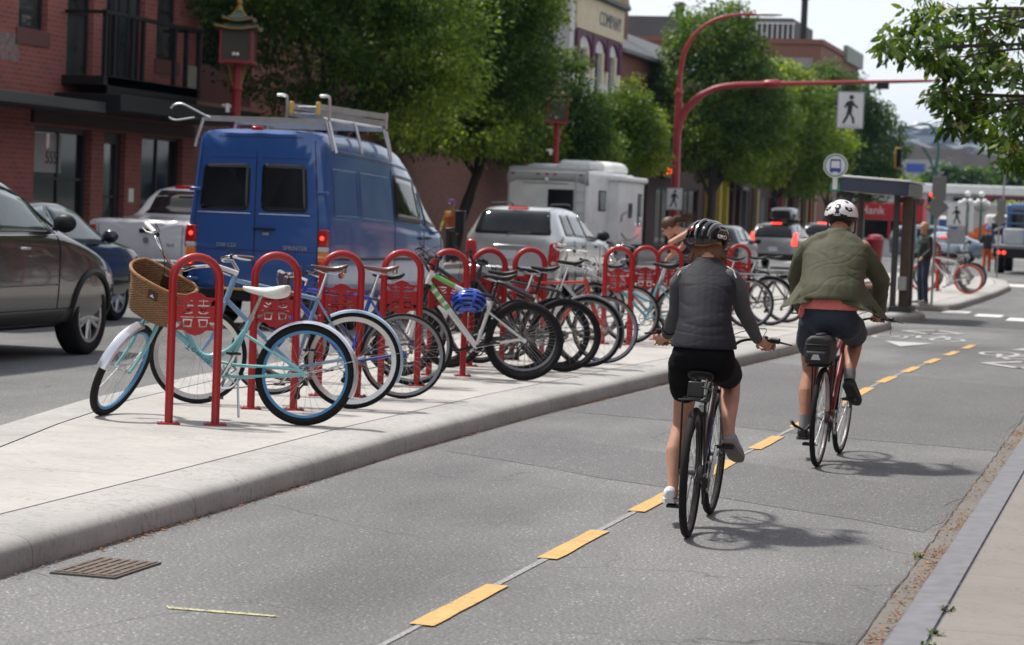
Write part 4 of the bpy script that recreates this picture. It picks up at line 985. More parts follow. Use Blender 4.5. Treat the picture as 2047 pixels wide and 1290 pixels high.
MB().box((-.04, -.01, 2.585), (.15, .06, .05)).build('high_brake_light', TAILR, van.root, bevel=.01)
b = MB(); b.box((.10, -.025, 1.30), (.30, .03, .028)); b.build('door_handle', BLACKPL, van.root, bevel=.008); MB().box((.12, -.012, 1.235), (.09, .01, .035)).build('lock_plate', ALU, van.root, bevel=.008)
text('rear_lettering', 'SPRINTER', .078, frame_m((.53, -.014, 1.065), (1, 0, 0), (0, 0, 1)), mat('silver_letter', (.36, .38, .43), .4, 0, .05), van.root, .003)
text('rear_lettering', '2500 CDI', .07, frame_m((-.42, -.014, 1.075), (1, 0, 0), (0, 0, 1)), mat('silver_letter', (.36, .38, .43), .4, 0, .05), van.root, .003)
MB().b2((-.94, -.10, .36), (.94, .03, .52)).build('rear_bumper', BLACKPL, van.root, bevel=.03)
MB().b2((-.5, -.14, .50), (.5, -.03, .53)).build('step_plate', mat('yellow_step', (.6, .36, .05), .6), van.root, bevel=.01)
# right side
van.patch('cargo_window', GL, [(2.82, 1.50), (3.96, 1.45), (3.88, 1.99), (2.84, 2.05)], 'R', 10, 8, .006, rr=.15)
van.patch('window_frame', BLACKPL, [(2.77, 1.45), (4.01, 1.40), (3.93, 2.04), (2.79, 2.10)], 'R', 10, 8, .003, rr=.15)
van.patch('cab_window', GL2, [(4.2, 1.39), (4.98, 1.36), (4.58, 1.72), (4.2, 1.96)], 'R', 8, 6, .006, rr=.1)
van.patch('cab_window', GL, [(4.98, 1.36), (4.2, 1.39), (4.2, 1.96), (4.58, 1.72)], 'L', 8, 6, .006, rr=.1)
van.patch('windscreen', GL, [(-.68, 5.0), (.68, 5.0), (.64, 4.25), (-.64, 4.25)], 'T', 8, 8, .006)
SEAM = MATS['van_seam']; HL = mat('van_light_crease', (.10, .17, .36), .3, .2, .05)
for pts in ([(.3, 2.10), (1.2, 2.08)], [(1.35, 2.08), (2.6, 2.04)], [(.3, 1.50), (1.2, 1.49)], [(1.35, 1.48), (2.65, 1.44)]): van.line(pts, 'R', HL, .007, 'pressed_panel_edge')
for pts in ([(.28, 2.08), (.28, 1.52)], [(1.22, 2.06), (1.22, 1.5)], [(1.33, 2.06), (1.33, 1.5)]): van.line(pts, 'R', SEAM, .006, 'pressed_panel_edge')
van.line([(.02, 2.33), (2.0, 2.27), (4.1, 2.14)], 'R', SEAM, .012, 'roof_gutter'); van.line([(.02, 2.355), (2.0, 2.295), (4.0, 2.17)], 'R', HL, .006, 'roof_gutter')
van.line([(2.72, .5), (2.72, 2.15)], 'R'); van.line([(4.08, .5), (4.08, 2.1)], 'R'); van.line([(5.05, .6), (5.02, 1.35), (4.6, 1.75), (4.2, 2.0), (4.10, 2.0)], 'R'); van.line([(.1, .95), (2.7, .93), (5.0, .9)], 'R', BLACKPL, .02, 'rub_strip'); van.line([(.1, 1.0), (5.2, .96)], 'L', BLACKPL, .02, 'rub_strip')
for y in (3.9, 4.25): MB().box((.985, y, 1.21), (.03, .16, .035)).build('door_handle', BLACKPL, van.root, bevel=.01)
MB().lathe([(.03, .0), (.06, .0), (.06, .02), (.03, .02)], 10, Matrix.Translation((.97, .55, .75)) @ Matrix.Rotation(pi/2, 4, 'Y')).build('side_marker', AMBER, van.root)
MB().box((1.12, 5.35, 1.46), (.14, .12, .34)).rod((.9, 5.3, 1.34), (1.08, 5.33, 1.36), .025).build('mirror', BLACKPL, van.root, bevel=.04)
# roof rack with ladder: the rack is bolted to the van
rk = MB()
for y in (.12, 1.25, 2.42): 
    zt = 2.70-.0*y; rk.box((0, y, zt), (1.66, .05, .07))
    for sx in (.86, -.86): rk.tube([(sx*1.1, y, 2.33), (sx*1.08, y, 2.42), (sx*.98, y, zt)], .02, 6)
for sx in (.80,): rk.tube([(sx, .1, 2.74), (sx, 2.45, 2.72)], .022, 6)
rk.tube([(-.80, .1, 2.72), (-.80, 2.45, 2.72)], .022, 6)
rk.tube(bez([(-.74, .08, 2.70), (-.95, .06, 2.80), (-1.12, .06, 2.87), (-1.22, .06, 2.86), (-1.28, .06, 2.81)], 5), .014, 7)
rk.tube(bez([(-.95, .06, 2.70), (-1.2, .06, 2.66), (-1.30, .06, 2.69)], 4), .014, 6)
for sx in (.30, .88):
    rk.tube(bez([(sx, .12, 2.70), (sx, .12, 2.96), (sx-.02, .10, 3.02), (sx-.12, .08, 3.02)], 4), .02, 7); rk.tube([(sx, 2.42, 2.70), (sx, 2.42, 2.93)], .02, 6)
rk.tube([(.88, .12, 2.70), (.95, .12, 2.45), (1.0, .1, 2.30)], .022, 6); rk.tube([(.88, 2.42, 2.68), (.94, 2.43, 2.42), (.97, 2.43, 2.26)], .022, 6)
rk.build('ladder_rack', mat('rack_aluminium', (.60, .60, .61), .35, .85, .1), van.root)
ld = thing('ladder', 'aluminium extension ladder lying on the roof rack of the blue van', 'ladder', (-11.155, 28.27, 0))
LADM = mat('ladder_aluminium', (.46, .46, .46), .4, .8, .15)
for nm, dz, dx_ in (('ladder_section', 2.79, 0), ('ladder_section', 2.88, .03)):
    b = MB()
    for sx in (.40, .76): b.box((sx+dx_, 1.35, dz), (.028, 2.75, .075))
    for i in range(10): b.rod((.40+dx_, .1+i*.28, dz), (.76+dx_, .1+i*.28, dz), .015)
    b.build(nm, LADM, ld)
for sx in (.42, .78): MB().box((sx, -.02, 2.86), (.05, .06, .16)).build('end_cap', mat('yellow_cap', (.62, .40, .10), .5), ld, bevel=.01)
# ---------------------------------------------------------------- dark grey-brown SUV, front half in view
DG = CARP('dark_bronze_paint', (.066, .064, .063), .45)
st = [(0, .45, .80, .82, 1.0, .6, 1.05), (.12, .36, .88, .91, 1.15, .62, 1.35), (.5, .32, .92, .94, 1.24, .66, 1.74), (1.1, .30, .94, .945, 1.25, .68, 1.83), (2.2, .30, .94, .945, 1.24, .69, 1.85), (2.75, .30, .94, .945, 1.23, .68, 1.76), (3.15, .30, .94, .945, 1.22, .68, 1.53), (3.5, .30, .94, .945, 1.18, .7, 1.28), (3.9, .31, .94, .94, 1.10, .7, 1.17), (4.3, .33, .935, .925, 1.0, .66, 1.06), (4.66, .38, .89, .87, .86, .55, .93), (4.80, .45, .76, .74, .72, .4, .76)]
suv = Car('parked_suv', 'dark bronze suv at the left edge with black wheel arches and five-spoke wheels', 'car', (-11.54, 18.30, 0), 0, st, DG, [(.95, .94), (4.0, .94)], .392, ww=.25, arch_trim=BLACKPL)
suv.patch('side_window', GL2, [(1.9, 1.27), (3.12, 1.27), (2.86, 1.56), (1.95, 1.74)], 'R', 8, 6, .006)
suv.patch('side_window', GL2, [(.7, 1.27), (1.82, 1.27), (1.84, 1.74), (.85, 1.70)], 'R', 8, 6, .006)
suv.patch('windscreen', GL2, [(-.62, 3.42), (.62, 3.42), (.58, 2.78), (-.58, 2.78)], 'T', 8, 8, .006)
suv.line([(1.86, .45), (1.86, 1.72)], 'R'); suv.line([(3.2, .45), (3.22, 1.15), (3.0, 1.5)], 'R'); suv.line([(.6, 1.76), (1.9, 1.78), (2.9, 1.6), (3.3, 1.28)], 'R', BLACKPL, .014, 'window_trim'); suv.line([(.6, 1.235), (3.2, 1.24)], 'R', CHROME, .008, 'belt_trim')
for y in (1.65, 2.9): MB().box((.96, y-.45, 1.11), (.035, .2, .035)).build('door_handle', CHROME, suv.root, bevel=.014)
suv.patch('sill_cladding', BLACKPL, [(1.38, .32), (3.52, .32), (3.52, .50), (1.38, .50)], 'R', 10, 3, .012)
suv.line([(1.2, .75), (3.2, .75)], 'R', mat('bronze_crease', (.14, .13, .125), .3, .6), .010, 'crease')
suv.patch('headlamp', CLEARL, [(4.35, .72), (4.6, .72), (4.5, .84), (4.3, .86)], 'R', 4, 3, .006)
suv.mirror(3.12, 1.36, .93, BLACKPL, 1.1)
suv.patch('rear_window', GL, [(-.66, 1.30), (.66, 1.30), (.58, 1.64), (-.58, 1.64)], 'B', 8, 6, .006)
for q in ([(.58, .95), (.84, .95), (.82, 1.14), (.62, 1.12)], [(-.84, .95), (-.58, .95), (-.62, 1.12), (-.82, 1.14)]): suv.patch('tail_light', TAILR, q, 'B', 6, 4, .008)
MB().b2((-.86, -.03, .38), (.86, .12, .62)).build('rear_bumper', BLACKPL, suv.root, bevel=.04); MB().box((0, -.03, .80), (.34, .02, .16)).build('licence_plate', PLATEM, suv.root, bevel=.004)
suv.patch('side_window', GL2, [(1.82, 1.27), (.7, 1.27), (.85, 1.70), (1.84, 1.74)], 'L', 8, 6, .006); suv.patch('side_window', GL2, [(3.12, 1.27), (1.9, 1.27), (1.95, 1.74), (2.86, 1.56)], 'L', 8, 6, .006)
# dark navy car beside it
NV = CARP('navy_paint', (.009, .013, .020), .3)
sed = [(0, .42, .76, .78, .80, .6, .88), (.1, .32, .84, .86, .90, .62, .96), (.7, .28, .88, .89, .94, .6, 1.06), (1.0, .27, .90, .90, .95, .60, 1.24), (1.5, .26, .90, .90, .95, .60, 1.43), (2.4, .26, .90, .90, .94, .60, 1.46), (2.9, .26, .90, .90, .93, .60, 1.36), (3.5, .26, .90, .90, .92, .62, 1.02), (3.9, .28, .89, .88, .89, .62, .94), (4.3, .32, .84, .83, .80, .5, .84), (4.5, .42, .70, .70, .66, .4, .70)]
nav = Car('parked_sedan', 'navy blue sedan half hidden behind the dark bronze suv', 'car', (-14.1, 25.0, 0), 0, [(y*1.02, a, b_*1.02, c_*1.02, d*1.06, e*1.02, f_*1.08) for y, a, b_, c_, d, e, f_ in sed], NV, [(.85, .90), (3.6, .90)], .32)
nav.patch('side_window', GL2, [(1.95, 1.03), (3.35, 1.01), (2.75, 1.42), (1.98, 1.48)], 'R', 8, 6, .006); nav.patch('windscreen', GL2, [(-.6, 3.5), (.6, 3.5), (.52, 2.9), (-.52, 2.9)], 'T', 8, 8, .006)
nav.patch('side_window', GL2, [(.95, 1.05), (1.85, 1.03), (1.88, 1.48), (1.3, 1.42)], 'R', 8, 6, .006); nav.mirror(3.05, 1.12, .9, NV); nav.patch('rear_window', GL, [(-.6, .75), (.6, .75), (.52, 1.35), (-.52, 1.35)], 'T', 8, 8, .006)
for q in ([(.5, .72), (.80, .72), (.78, .86), (.5, .86)], [(-.80, .72), (-.5, .72), (-.5, .86), (-.78, .86)]): nav.patch('tail_light', TAILR, q, 'B', 6, 4, .008)
# ---------------------------------------------------------------- white pickup
WP = CARP('pickup_white', (.78, .78, .80), .05)
st = [(0, .50, .92, .96, 1.2, .9, 1.25), (.06, .46, .97, .985, 1.22, .93, 1.27), (1.75, .46, .98, .99, 1.24, .94, 1.28), (1.85, .45, .98, .99, 1.26, .80, 1.5), (2.1, .44, .98, .99, 1.26, .74, 1.86), (3.2, .44, .98, .99, 1.24, .74, 1.88), (3.7, .44, .98, .985, 1.2, .72, 1.7), (4.2, .45, .97, .975, 1.16, .74, 1.24), (5.2, .48, .94, .93, 1.08, .74, 1.14), (5.5, .56, .82, .82, .9, .5, .95)]
pk = Car('pickup_truck', 'white pickup truck with its tailgate to the camera, left of the blue van', 'pickup truck', (-16.28, 36.0, 0), 0, st, WP, [(1.0, .98), (4.4, .98)], .38, rimm=GREY)
pk.patch('rear_window', GL, [(-.66, 1.36), (.66, 1.36), (.60, 1.76), (-.60, 1.76)], 'B', 8, 6, .006); pk.patch('side_window', GL, [(2.1, 1.3), (3.85, 1.26), (3.45, 1.7), (2.2, 1.76)], 'R', 8, 6, .006)
MB().box((.12, -.02, 1.08), (.26, .03, .07)).build('tailgate_handle', BLACKPL, pk.root, bevel=.015); MB().lathe([(.05, 0), (.05, .012)], 14, Matrix.Translation((.12, -.028, .93)) @ Matrix.Rotation(pi/2, 4, 'X')).build('tailgate_emblem', GREY, pk.root)
pk.patch('tail_light', TAILR, [(-.93, .85), (-.80, .85), (-.80, 1.15), (-.93, 1.15)], 'B', 3, 5, .01); pk.patch('tail_light', TAILR, [(.80, .85), (.93, .85), (.93, 1.15), (.80, 1.15)], 'B', 3, 5, .01)
MB().box((0, 1.98, 1.83), (.5, .06, .06)).build('high_brake_light', TAILR, pk.root, bevel=.01); MB().b2((-.95, -.14, .46), (.95, 0, .62)).build('rear_bumper', CHROME, pk.root, bevel=.03)
pk.line([(-.74, .66), (-.76, 1.24)], 'B'); pk.line([(.74, .66), (.76, 1.24)], 'B'); text('tailgate_marking', '4x4', .09, frame_m((.55, -.012, .86), (1, 0, 0), (0, 0, 1)), GREY, pk.root, .002); pk.mirror(3.75, 1.35, .98, BLACKPL, 1.3)
# ---------------------------------------------------------------- silver SUV with its rear to us
SIL = CARP('silver_paint', (.60, .605, .61), .6)
st = [(0, .42, .80, .86, .92, .72, 1.05), (.04, .36, .90, .95, 1.1, .76, 1.30), (.12, .34, .94, .965, 1.16, .74, 1.52), (.26, .33, .955, .968, 1.17, .72, 1.69), (.5, .33, .96, .97, 1.17, .72, 1.75), (1.5, .33, .965, .97, 1.16, .72, 1.76), (2.3, .33, .965, .97, 1.13, .71, 1.71), (2.8, .33, .965, .97, 1.11, .70, 1.58), (3.4, .33, .965, .965, 1.08, .70, 1.24), (3.7, .33, .96, .96, 1.06, .72, 1.12), (4.5, .36, .93, .92, .98, .7, 1.03), (4.85, .42, .84, .82, .84, .5, .88), (4.95, .5, .7, .7, .72, .4, .74)]
dur = Car('silver_suv', 'silver suv in the traffic lane with dark rear glass and a blue and white plate', 'car', (-12.06, 44.0, 0), 0, st, SIL, [(1.0, .96), (3.95, .96)], .37, ww=.24)
dur.patch('rear_window', GL, [(-.80, 1.19), (.76, 1.19), (.66, 1.66), (-.68, 1.66)], 'B', 12, 8, .006, rr=.1)
dur.patch('high_brake_light', BRAKE if False else TAILR, [(-.2, 1.68), (.2, 1.68), (.19, 1.735), (-.19, 1.735)], 'B', 6, 2, .01)
for sx in (1, -1):
    q = [(.71*sx, .60), (.93*sx, .60), (.93*sx, 1.06), (.74*sx, 1.06)]; dur.patch('tail_light', TAILR, q if sx > 0 else [q[1], q[0], q[3], q[2]], 'B', 6, 10, .014, rr=.35)
    MB().ball((.83*sx, -.0, .66), .05, 7, (1, .5, .8)).build('reversing_lens', CLEARL, dur.root)
MB().box((-.06, -.012, .955), (.66, .03, .075)).build('chrome_bar', CHROME, dur.root, bevel=.015); MB().box((-.08, -.015, .80), (.34, .014, .17)).build('licence_plate', PLATEM, dur.root, bevel=.004)
MB().b2((-.95, -.08, .36), (.95, .08, .58)).build('rear_bumper', SIL, dur.root, bevel=.04)
b = MB(); b.tube([(-.12, -.0, 1.16), (-.10, .005, 1.21), (.35, .01, 1.235)], .012, 5); b.build('rear_wiper', BLACKPL, dur.root)
dur.patch('side_window', GL, [(.42, 1.19), (1.02, 1.18), (1.0, 1.60), (.56, 1.60)], 'R', 8, 6, .006, rr=.1); dur.patch('side_window', GL2, [(1.10, 1.18), (1.95, 1.15), (1.92, 1.60), (1.10, 1.61)], 'R', 8, 6, .006, rr=.1); dur.patch('side_window', GL2, [(2.03, 1.15), (3.15, 1.10), (2.65, 1.46), (2.02, 1.59)], 'R', 8, 6, .006, rr=.1)
dur.patch('windscreen', GL, [(-.64, 3.5), (.64, 3.5), (.6, 2.75), (-.6, 2.75)], 'T', 8, 8, .006)
dur.line([(1.06, .8), (1.05, 1.68)], 'R'); dur.line([(2.0, .45), (1.98, 1.66)], 'R'); dur.line([(3.25, .45), (3.25, 1.05)], 'R'); dur.mirror(3.1, 1.2, .95, BLACKPL, 1.2)
for y in (1.8, 2.9): MB().box((.975, y, .98), (.03, .2, .05)).build('door_handle', BLACKPL, dur.root, bevel=.01)
for sx in (.6, -.6): MB().tube(bez([(sx, .5, 1.755), (sx, .65, 1.80), (sx, 1.9, 1.81), (sx, 2.1, 1.75)], 4), .016, 6).build('roof_rail', BLACKPL, dur.root)
# ---------------------------------------------------------------- camper van
RV = mat('camper_white', (.78, .78, .77), .35, 0, .05, 2, coat=.3, dirt=.25); RVG = mat('camper_grey_band', (.42, .42, .42), .4, 0, .05)
rv = thing('camper', 'white camper with grey roof band, rear ladder and dark rear window', 'camper', (-16.88, 65.1, 0))
MB().b2((-1.2, 0, .55), (1.2, 6.1, 2.86)).build('body', RV, rv, bevel=.10, seg=4)
b = MB(); b.loft([[Vector((x, y, z)) for x, y, z in ((-1.21, 0-.012, 2.42), (-1.21, -.03, 2.66), (-1.16, .05, 2.90), (-1.1, .3, 2.93))], ]+[[Vector((x, y, z)) for y, z in ((-.012, 2.42+.11*min(1, (1-abs(x)/1.2)*4)), (-.03, 2.68), (.05, 2.91), (.3, 2.94))] for x in (-1.15, -.9, -.5, 0, .5, .9, 1.15)]+[[Vector((x, y, z)) for x, y, z in ((1.21, -.012, 2.42), (1.21, -.03, 2.66), (1.16, .05, 2.90), (1.1, .3, 2.93))]], caps=False, closed=False)
o = b.build('rear_cap', RVG, rv); m_ = o.modifiers.new('t', 'SOLIDIFY'); m_.thickness = .02
MB().b2((.02, -.03, 1.55), (.78, .02, 2.30)).build('rear_window', BLACKPL, rv, bevel=.05); MB().b2((.06, -.038, 1.59), (.74, -.028, 2.26)).build('rear_pane', GL, rv)
q = MB()
for x in (.86, 1.12): q.tube([(x, -.1, .9), (x, -.1, 2.6), (x, -.02, 2.75), (x, .2, 2.98)], .018, 6)
for i in range(6): q.rod((.86, -.1, 1.05+i*.3), (1.12, -.1, 1.05+i*.3), .016)
q.build('rear_ladder', RVG, rv)
for x in (-1.03, -.28, -.02, .22, .98): MB().ball((x, -.03, 2.72), .04, 6, (1.5, .5, .7)).build('marker_light', TAILR, rv)
MB().ball((-.03, -.05, 2.56), .06, 7).build('rear_camera', WHITEPL, rv); 
MB().loft([[Vector((x*s_, y*s_+1.6, z)) for x, y in ((-.85, -.8), (.0, -.8), (.0, .8), (-.85, .8))] for s_, z in ((1, 2.9), (1, 2.98), (.8, 3.04))]).build('roof_vent', RV, rv, bevel=.05)
MB().loft([[Vector((.6+x*s_, y*s_+1.6, z)) for x, y in ((-.48, -.9), (.48, -.9), (.48, .9), (-.48, .9))] for s_, z in ((1, 2.9), (1, 3.08), (.85, 3.16))]).build('roof_air_conditioner', WHITEPL, rv, bevel=.05)
MB().loft([[Vector((.3+x*s_, y*s_+5.0, z)) for x, y in ((-.7, -1.0), (.7, -1.0), (.7, 1.0), (-.7, 1.0))] for s_, z in ((1, 2.86), (1, 3.1), (.8, 3.22))]).build('roof_pod', WHITEPL, rv, bevel=.08)
MB().b2((1.19, 2.6, .75), (1.52, 6.0, 2.62)).build('slide_out', RV, rv, bevel=.03); MB().b2((1.15, 2.5, 2.62), (1.62, 6.1, 2.78)).build('awning_case', WHITEPL, rv, bevel=.05)
for y0, y1, z0, z1, x in ((1.3, 2.2, 1.72, 2.32, 1.2), (3.9, 4.35, 1.55, 2.0, 1.52), (5.2, 5.65, 1.3, 2.3, 1.52)):
    f_ = MB().b2((x-.01, y0, z0), (x+.03, y1, z1)).build('side_window', BLACKPL, rv, bevel=.03); MB().b2((x+.025, y0+.05, z0+.05), (x+.036, y1-.05, z1-.05)).build('side_pane', GL2, f_)
SW = mat('grey_swoosh', (.25, .25, .26), .5)
MB().tube(bez([(1.53, 2.9, 1.45), (1.53, 3.0, 1.62), (1.53, 3.5, 1.72), (1.53, 4.0, 1.70)], 5), [.05]*5+[.04]*5+[.02]*6, 4).build('side_stripe', SW, rv); MB().tube(bez([(1.53, 3.0, 1.1), (1.53, 3.8, .9), (1.53, 4.6, .92), (1.53, 5.4, 1.05)], 5), .02, 4).build('side_stripe', SW, rv)
text('rear_script', 'sunseeker motor', .10, frame_m((-.1, -.008, 2.47), (1, 0, 0), (0, 0, 1)), SW, rv, .002); bpy.data.objects.remove(bpy.data.objects['rear_script'])
MB().tube([(-.72, -.012, 2.46), (.1, -.012, 2.47), (.62, -.012, 2.46)], .016, 4).build('rear_stripe', SW, rv)
MB().b2((-1.15, -.12, .42), (1.15, .1, .6)).build('rear_bumper', RVG, rv, bevel=.03); MB().b2((-.95, 6.05, .5), (.95, 7.9, 1.5)).build('cab', RV, rv, bevel=.25, seg=4); MB().b2((-1.1, 5.6, 2.0), (1.1, 7.0, 2.8)).build('over_cab', RV, rv, bevel=.2, seg=4)
for y in (1.7, 6.9):
    for sx in (1, -1):
        w_ = MB().lathe([(.05, -.1), (.24, -.11), (.24, .1), (.05, .11)], 18, Matrix.Translation((sx*1.03, y, .38)) @ Matrix.Rotation(pi/2, 4, 'Y')).build('wheel', ALU, rv); MB().lathe([(.24, -.11), (.36, -.12), (.38, 0), (.36, .12), (.24, .11)], 22, Matrix.Translation((sx*1.03, y, .38)) @ Matrix.Rotation(pi/2, 4, 'Y'), cap=False).build('tyre', TYRE, w_)
for sx in (1, -1): MB().box((sx*1.0, -.02, .85), (.22, .05, .3)).build('tail_light', TAILR, rv, bevel=.02)
# ---------------------------------------------------------------- cars further on
hat = [(0, .36, .74, .80, .86, .66, .98), (.05, .30, .82, .86, .95, .68, 1.15), (.18, .27, .86, .875, .98, .66, 1.38), (.4, .26, .87, .88, .98, .65, 1.48), (1.4, .25, .88, .88, .97, .65, 1.52), (2.2, .25, .88, .88, .95, .64, 1.46), (2.7, .25, .88, .88, .94, .64, 1.3), (3.2, .26, .87, .87, .92, .66, 1.02), (3.7, .30, .82, .80, .84, .6, .88), (3.95, .4, .68, .66, .7, .4, .72)]
def far_car(name, label, loc, st, m, rz=0, brake=True, k=1.0, plate=True):
    st = [(a*1.05, b_*k, c_, d, e*k, f_, g*k) for a, b_, c_, d, e, f_, g in st]
    c = Car(name, label, 'car', loc, rz, st, m, [(.75, .87), (3.25, .87)], .31)
    zb = st[3][4]; zr = st[3][6]
    c.patch('rear_window', GL, [(-.66, zb+.03), (.66, zb+.03), (.56, zr-.06), (-.56, zr-.06)], 'B', 8, 6, .006); c.patch('high_brake_light', BRAKE if brake else TAILR, [(-.18, zr-.035), (.18, zr-.035), (.18, zr+.0), (-.18, zr+.0)], 'B', 4, 2, .012)
    for sx in (1, -1):
        q = [(.62*sx, zb-.22), (.82*sx, zb-.22), (.78*sx, zb+.2), (.70*sx, zb+.2)]; c.patch('tail_light', BRAKE if brake else TAILR, q if sx > 0 else [q[1], q[0], q[3], q[2]], 'B', 4, 6, .012)
    c.patch('side_window', GL2, [(.4, zb+.03), (1.5, zb+.03), (1.5, zr-.08), (.6, zr-.1)], 'R', 6, 5, .006); c.patch('side_window', GL2, [(1.58, zb+.03), (2.8, zb), (2.3, zr-.14), (1.58, zr-.08)], 'R', 6, 5, .006)
    c.patch('windscreen', GL, [(-.58, 3.15), (.58, 3.15), (.54, 2.5), (-.54, 2.5)], 'T', 6, 6, .006)
    if plate: MB().box((0, -.01, .68), (.3, .015, .15)).build('licence_plate', PLATEM, c.root)
    MB().b2((-.78, -.05, .33), (.78, .1, .52)).build('rear_bumper', BLACKPL, c.root, bevel=.03); c.mirror(2.75, 1.02*k, .87, BLACKPL); return c
c = far_car('silver_hatchback', 'silver hatchback with a black roof box and lit brake lights beyond the racks', (-12.62, 79.5, 0), hat, CARP('hatch_silver', (.36, .37, .38), .7), k=1.06)
rb = thing('roof_box', 'black roof cargo box on top of the silver hatchback', 'roof box', (-12.45, 79.5, 0))
MB().loft([[Vector((x*w_, y, z+zz*h_)) for x, zz in ((-.42, .3), (-.4, 0), (.4, 0), (.42, .3), (.38, .9), (.25, 1), (-.25, 1), (-.38, .9))] for y, w_, z, h_ in ((.35, .8, 1.72, .28), (.5, .95, 1.70, .38), (1.6, 1, 1.70, .42), (2.3, .9, 1.70, .3), (2.5, .6, 1.72, .15))]).build('shell', mat('gloss_black', (.015, .015, .017), .15, 0, .1, coat=.8), rb); [MB().box((0, y_, 1.65), (1.1, .05, .05)).build('cross_bar', BLACKPL, rb) for y_ in (1.2, 2.0)]
far_car('black_hatchback', 'black hatchback with a lit high brake light behind the helmeted cyclist', (-12.75, 68.5, 0), hat, CARP('hatch_black', (.018, .02, .022), .3), k=.98)
far_car('grey_van', 'small grey car with a white roof ladder far along the traffic lane', (-13.6, 98, 0), hat, CARP('hatch_grey', (.2, .2, .21), .5), k=1.1)
mv = [(a*1.15, b_, c_*1.05, d*1.05, e*1.1, f_*1.05, g*1.14) for a, b_, c_, d, e, f_, g in hat]
c = Car('blue_minivan', 'grey blue minivan crossing the far junction, seen from the side', 'car', (-12.2, 112, -.0), radians(-90), mv, CARP('minivan_blue', (.20, .27, .34), .6), [(.9, .91), (3.6, .91)], .33)
for q in ([(.35, 1.1), (1.2, 1.1), (1.2, 1.56), (.5, 1.52)], [(1.3, 1.1), (2.3, 1.1), (2.2, 1.58), (1.3, 1.58)], [(2.4, 1.09), (3.3, 1.06), (2.8, 1.42), (2.35, 1.56)]): c.patch('side_window', GL, q, 'R', 6, 5, .006)
c = far_car('silver_sedan', 'silver blue sedan driving away beside the worker in orange', (-9.1, 104, 0), [(y, a, b_, c_, d, e, f_) for y, a, b_, c_, d, e, f_ in sed], CARP('sedan_silver', (.34, .40, .46), .7), brake=True)
# flatbed truck
tk = thing('flatbed_truck', 'blue flatbed truck with a black chassis and red tail lights at the right edge', 'truck', (-4.7, 89, 0)); TB = CARP('truck_blue', (.03, .09, .22), .1)
MB().b2((-1.25, 0, .95), (1.25, 5.2, 1.08)).build('flat_bed', mat('bed_grey', (.22, .23, .25), .6, .3), tk, bevel=.02); MB().b2((-1.2, .02, .62), (1.2, .12, .95)).b2((-.45, .1, .6), (.45, 7.2, .92)).build('chassis', BLACKPL, tk)
MB().b2((-1.1, 5.5, .7), (1.1, 7.4, 2.7)).build('cab', TB, tk, bevel=.15, seg=3); MB().b2((-.9, 5.46, 1.75), (.9, 5.5, 2.45)).build('cab_rear_window', GL, tk)
q = MB()
for x in (-1.2, 0, 1.2): q.rod((x, 5.15, 1.08), (x, 5.15, 2.3), .04)
for z in (1.5, 1.9, 2.3): q.rod((-1.2, 5.15, z), (1.2, 5.15, z), .04)
for x in (-1.2, 1.2): q.tube([(x, 5.15, 1.75), (x, .1, 1.6), (x, .1, 1.08)], .035, 6)
q.build('headboard', TB, tk)
b = MB(); b.box((.45, 2.6, 1.65), (1.2, 3.0, 1.1)).box((.3, 1.6, 2.35), (.6, 1.0, .5)); b.build('machine_load', TB, tk, bevel=.06)
MB().box((-.5, 2.5, 1.4), (.9, 1.8, .6)).build('tool_chest', mat('chest_white', (.6, .6, .6), .4), tk, bevel=.04)
for x in (-1.0, -.8, .8, 1.0): MB().ball((x, .01, .80), .07, 7, (1, .4, 1)).build('tail_light', BRAKE, tk)
for y in (1.3, 6.4):
    for sx in (1, -1):
        w_ = MB().lathe([(.05, -.14), (.28, -.15), (.28, .14), (.05, .15)], 18, Matrix.Translation((sx*1.0, y, .46)) @ Matrix.Rotation(pi/2, 4, 'Y')).build('wheel', GREY, tk); MB().lathe([(.28, -.16), (.44, -.17), (.46, 0), (.44, .17), (.28, .16)], 22, Matrix.Translation((sx*1.0, y, .46)) @ Matrix.Rotation(pi/2, 4, 'Y'), cap=False).build('tyre', TYRE, w_)
# ================================================================ buildings
BR1 = brick('red_brick', (.36, .085, .062), (.24, .06, .048), (.22, .16, .145))
BR2 = brick('dark_brick', (.24, .085, .058), (.15, .055, .042), (.17, .125, .105))
BR3 = brick('orange_brick', (.24, .085, .055), (.20, .07, .05), (.16, .12, .10))
STUC = mat('oxblood_stucco', (.085, .016, .015), .8, 0, .2, 2); DKM = mat('black_steel', (.012, .012, .013), .5, .3, .2, 10); WFR = mat('black_window_frame', (.016, .016, .018), .5)
PANE = glass_dark('window_pane', (.045, .052, .052), .05, .55); PANED = glass_dark('dark_window_pane', (.012, .013, .013), .05, .3); SOLD = brick('soldier_brick', (.19, .055, .045), (.15, .045, .04), (.10, .075, .068), .072, .26)
def facade(b, X, y0, y1, z0, z1, holes, d=.22):
    ys = sorted({y0, y1, *[v for h in holes for v in h[:2]]}); zs = sorted({z0, z1, *[v for h in holes for v in h[2:4]]})
    for a, c in zip(ys, ys[1:]):
        for e, f in zip(zs, zs[1:]):
            if not any(h[0] <= a and c <= h[1] and h[2] <= e and f <= h[3] for h in holes): b.quad((X, a, e), (X, c, e), (X, c, f), (X, a, f))
    for h in holes:
        p, q, r, s = h[:4]
        b.quad((X, p, r), (X, q, r), (X-d, q, r), (X-d, p, r)); b.quad((X, p, s), (X, q, s), (X-d, q, s), (X-d, p, s)); b.quad((X, p, r), (X, p, s), (X-d, p, s), (X-d, p, r)); b.quad((X, q, r), (X, q, s), (X-d, q, s), (X-d, q, r))
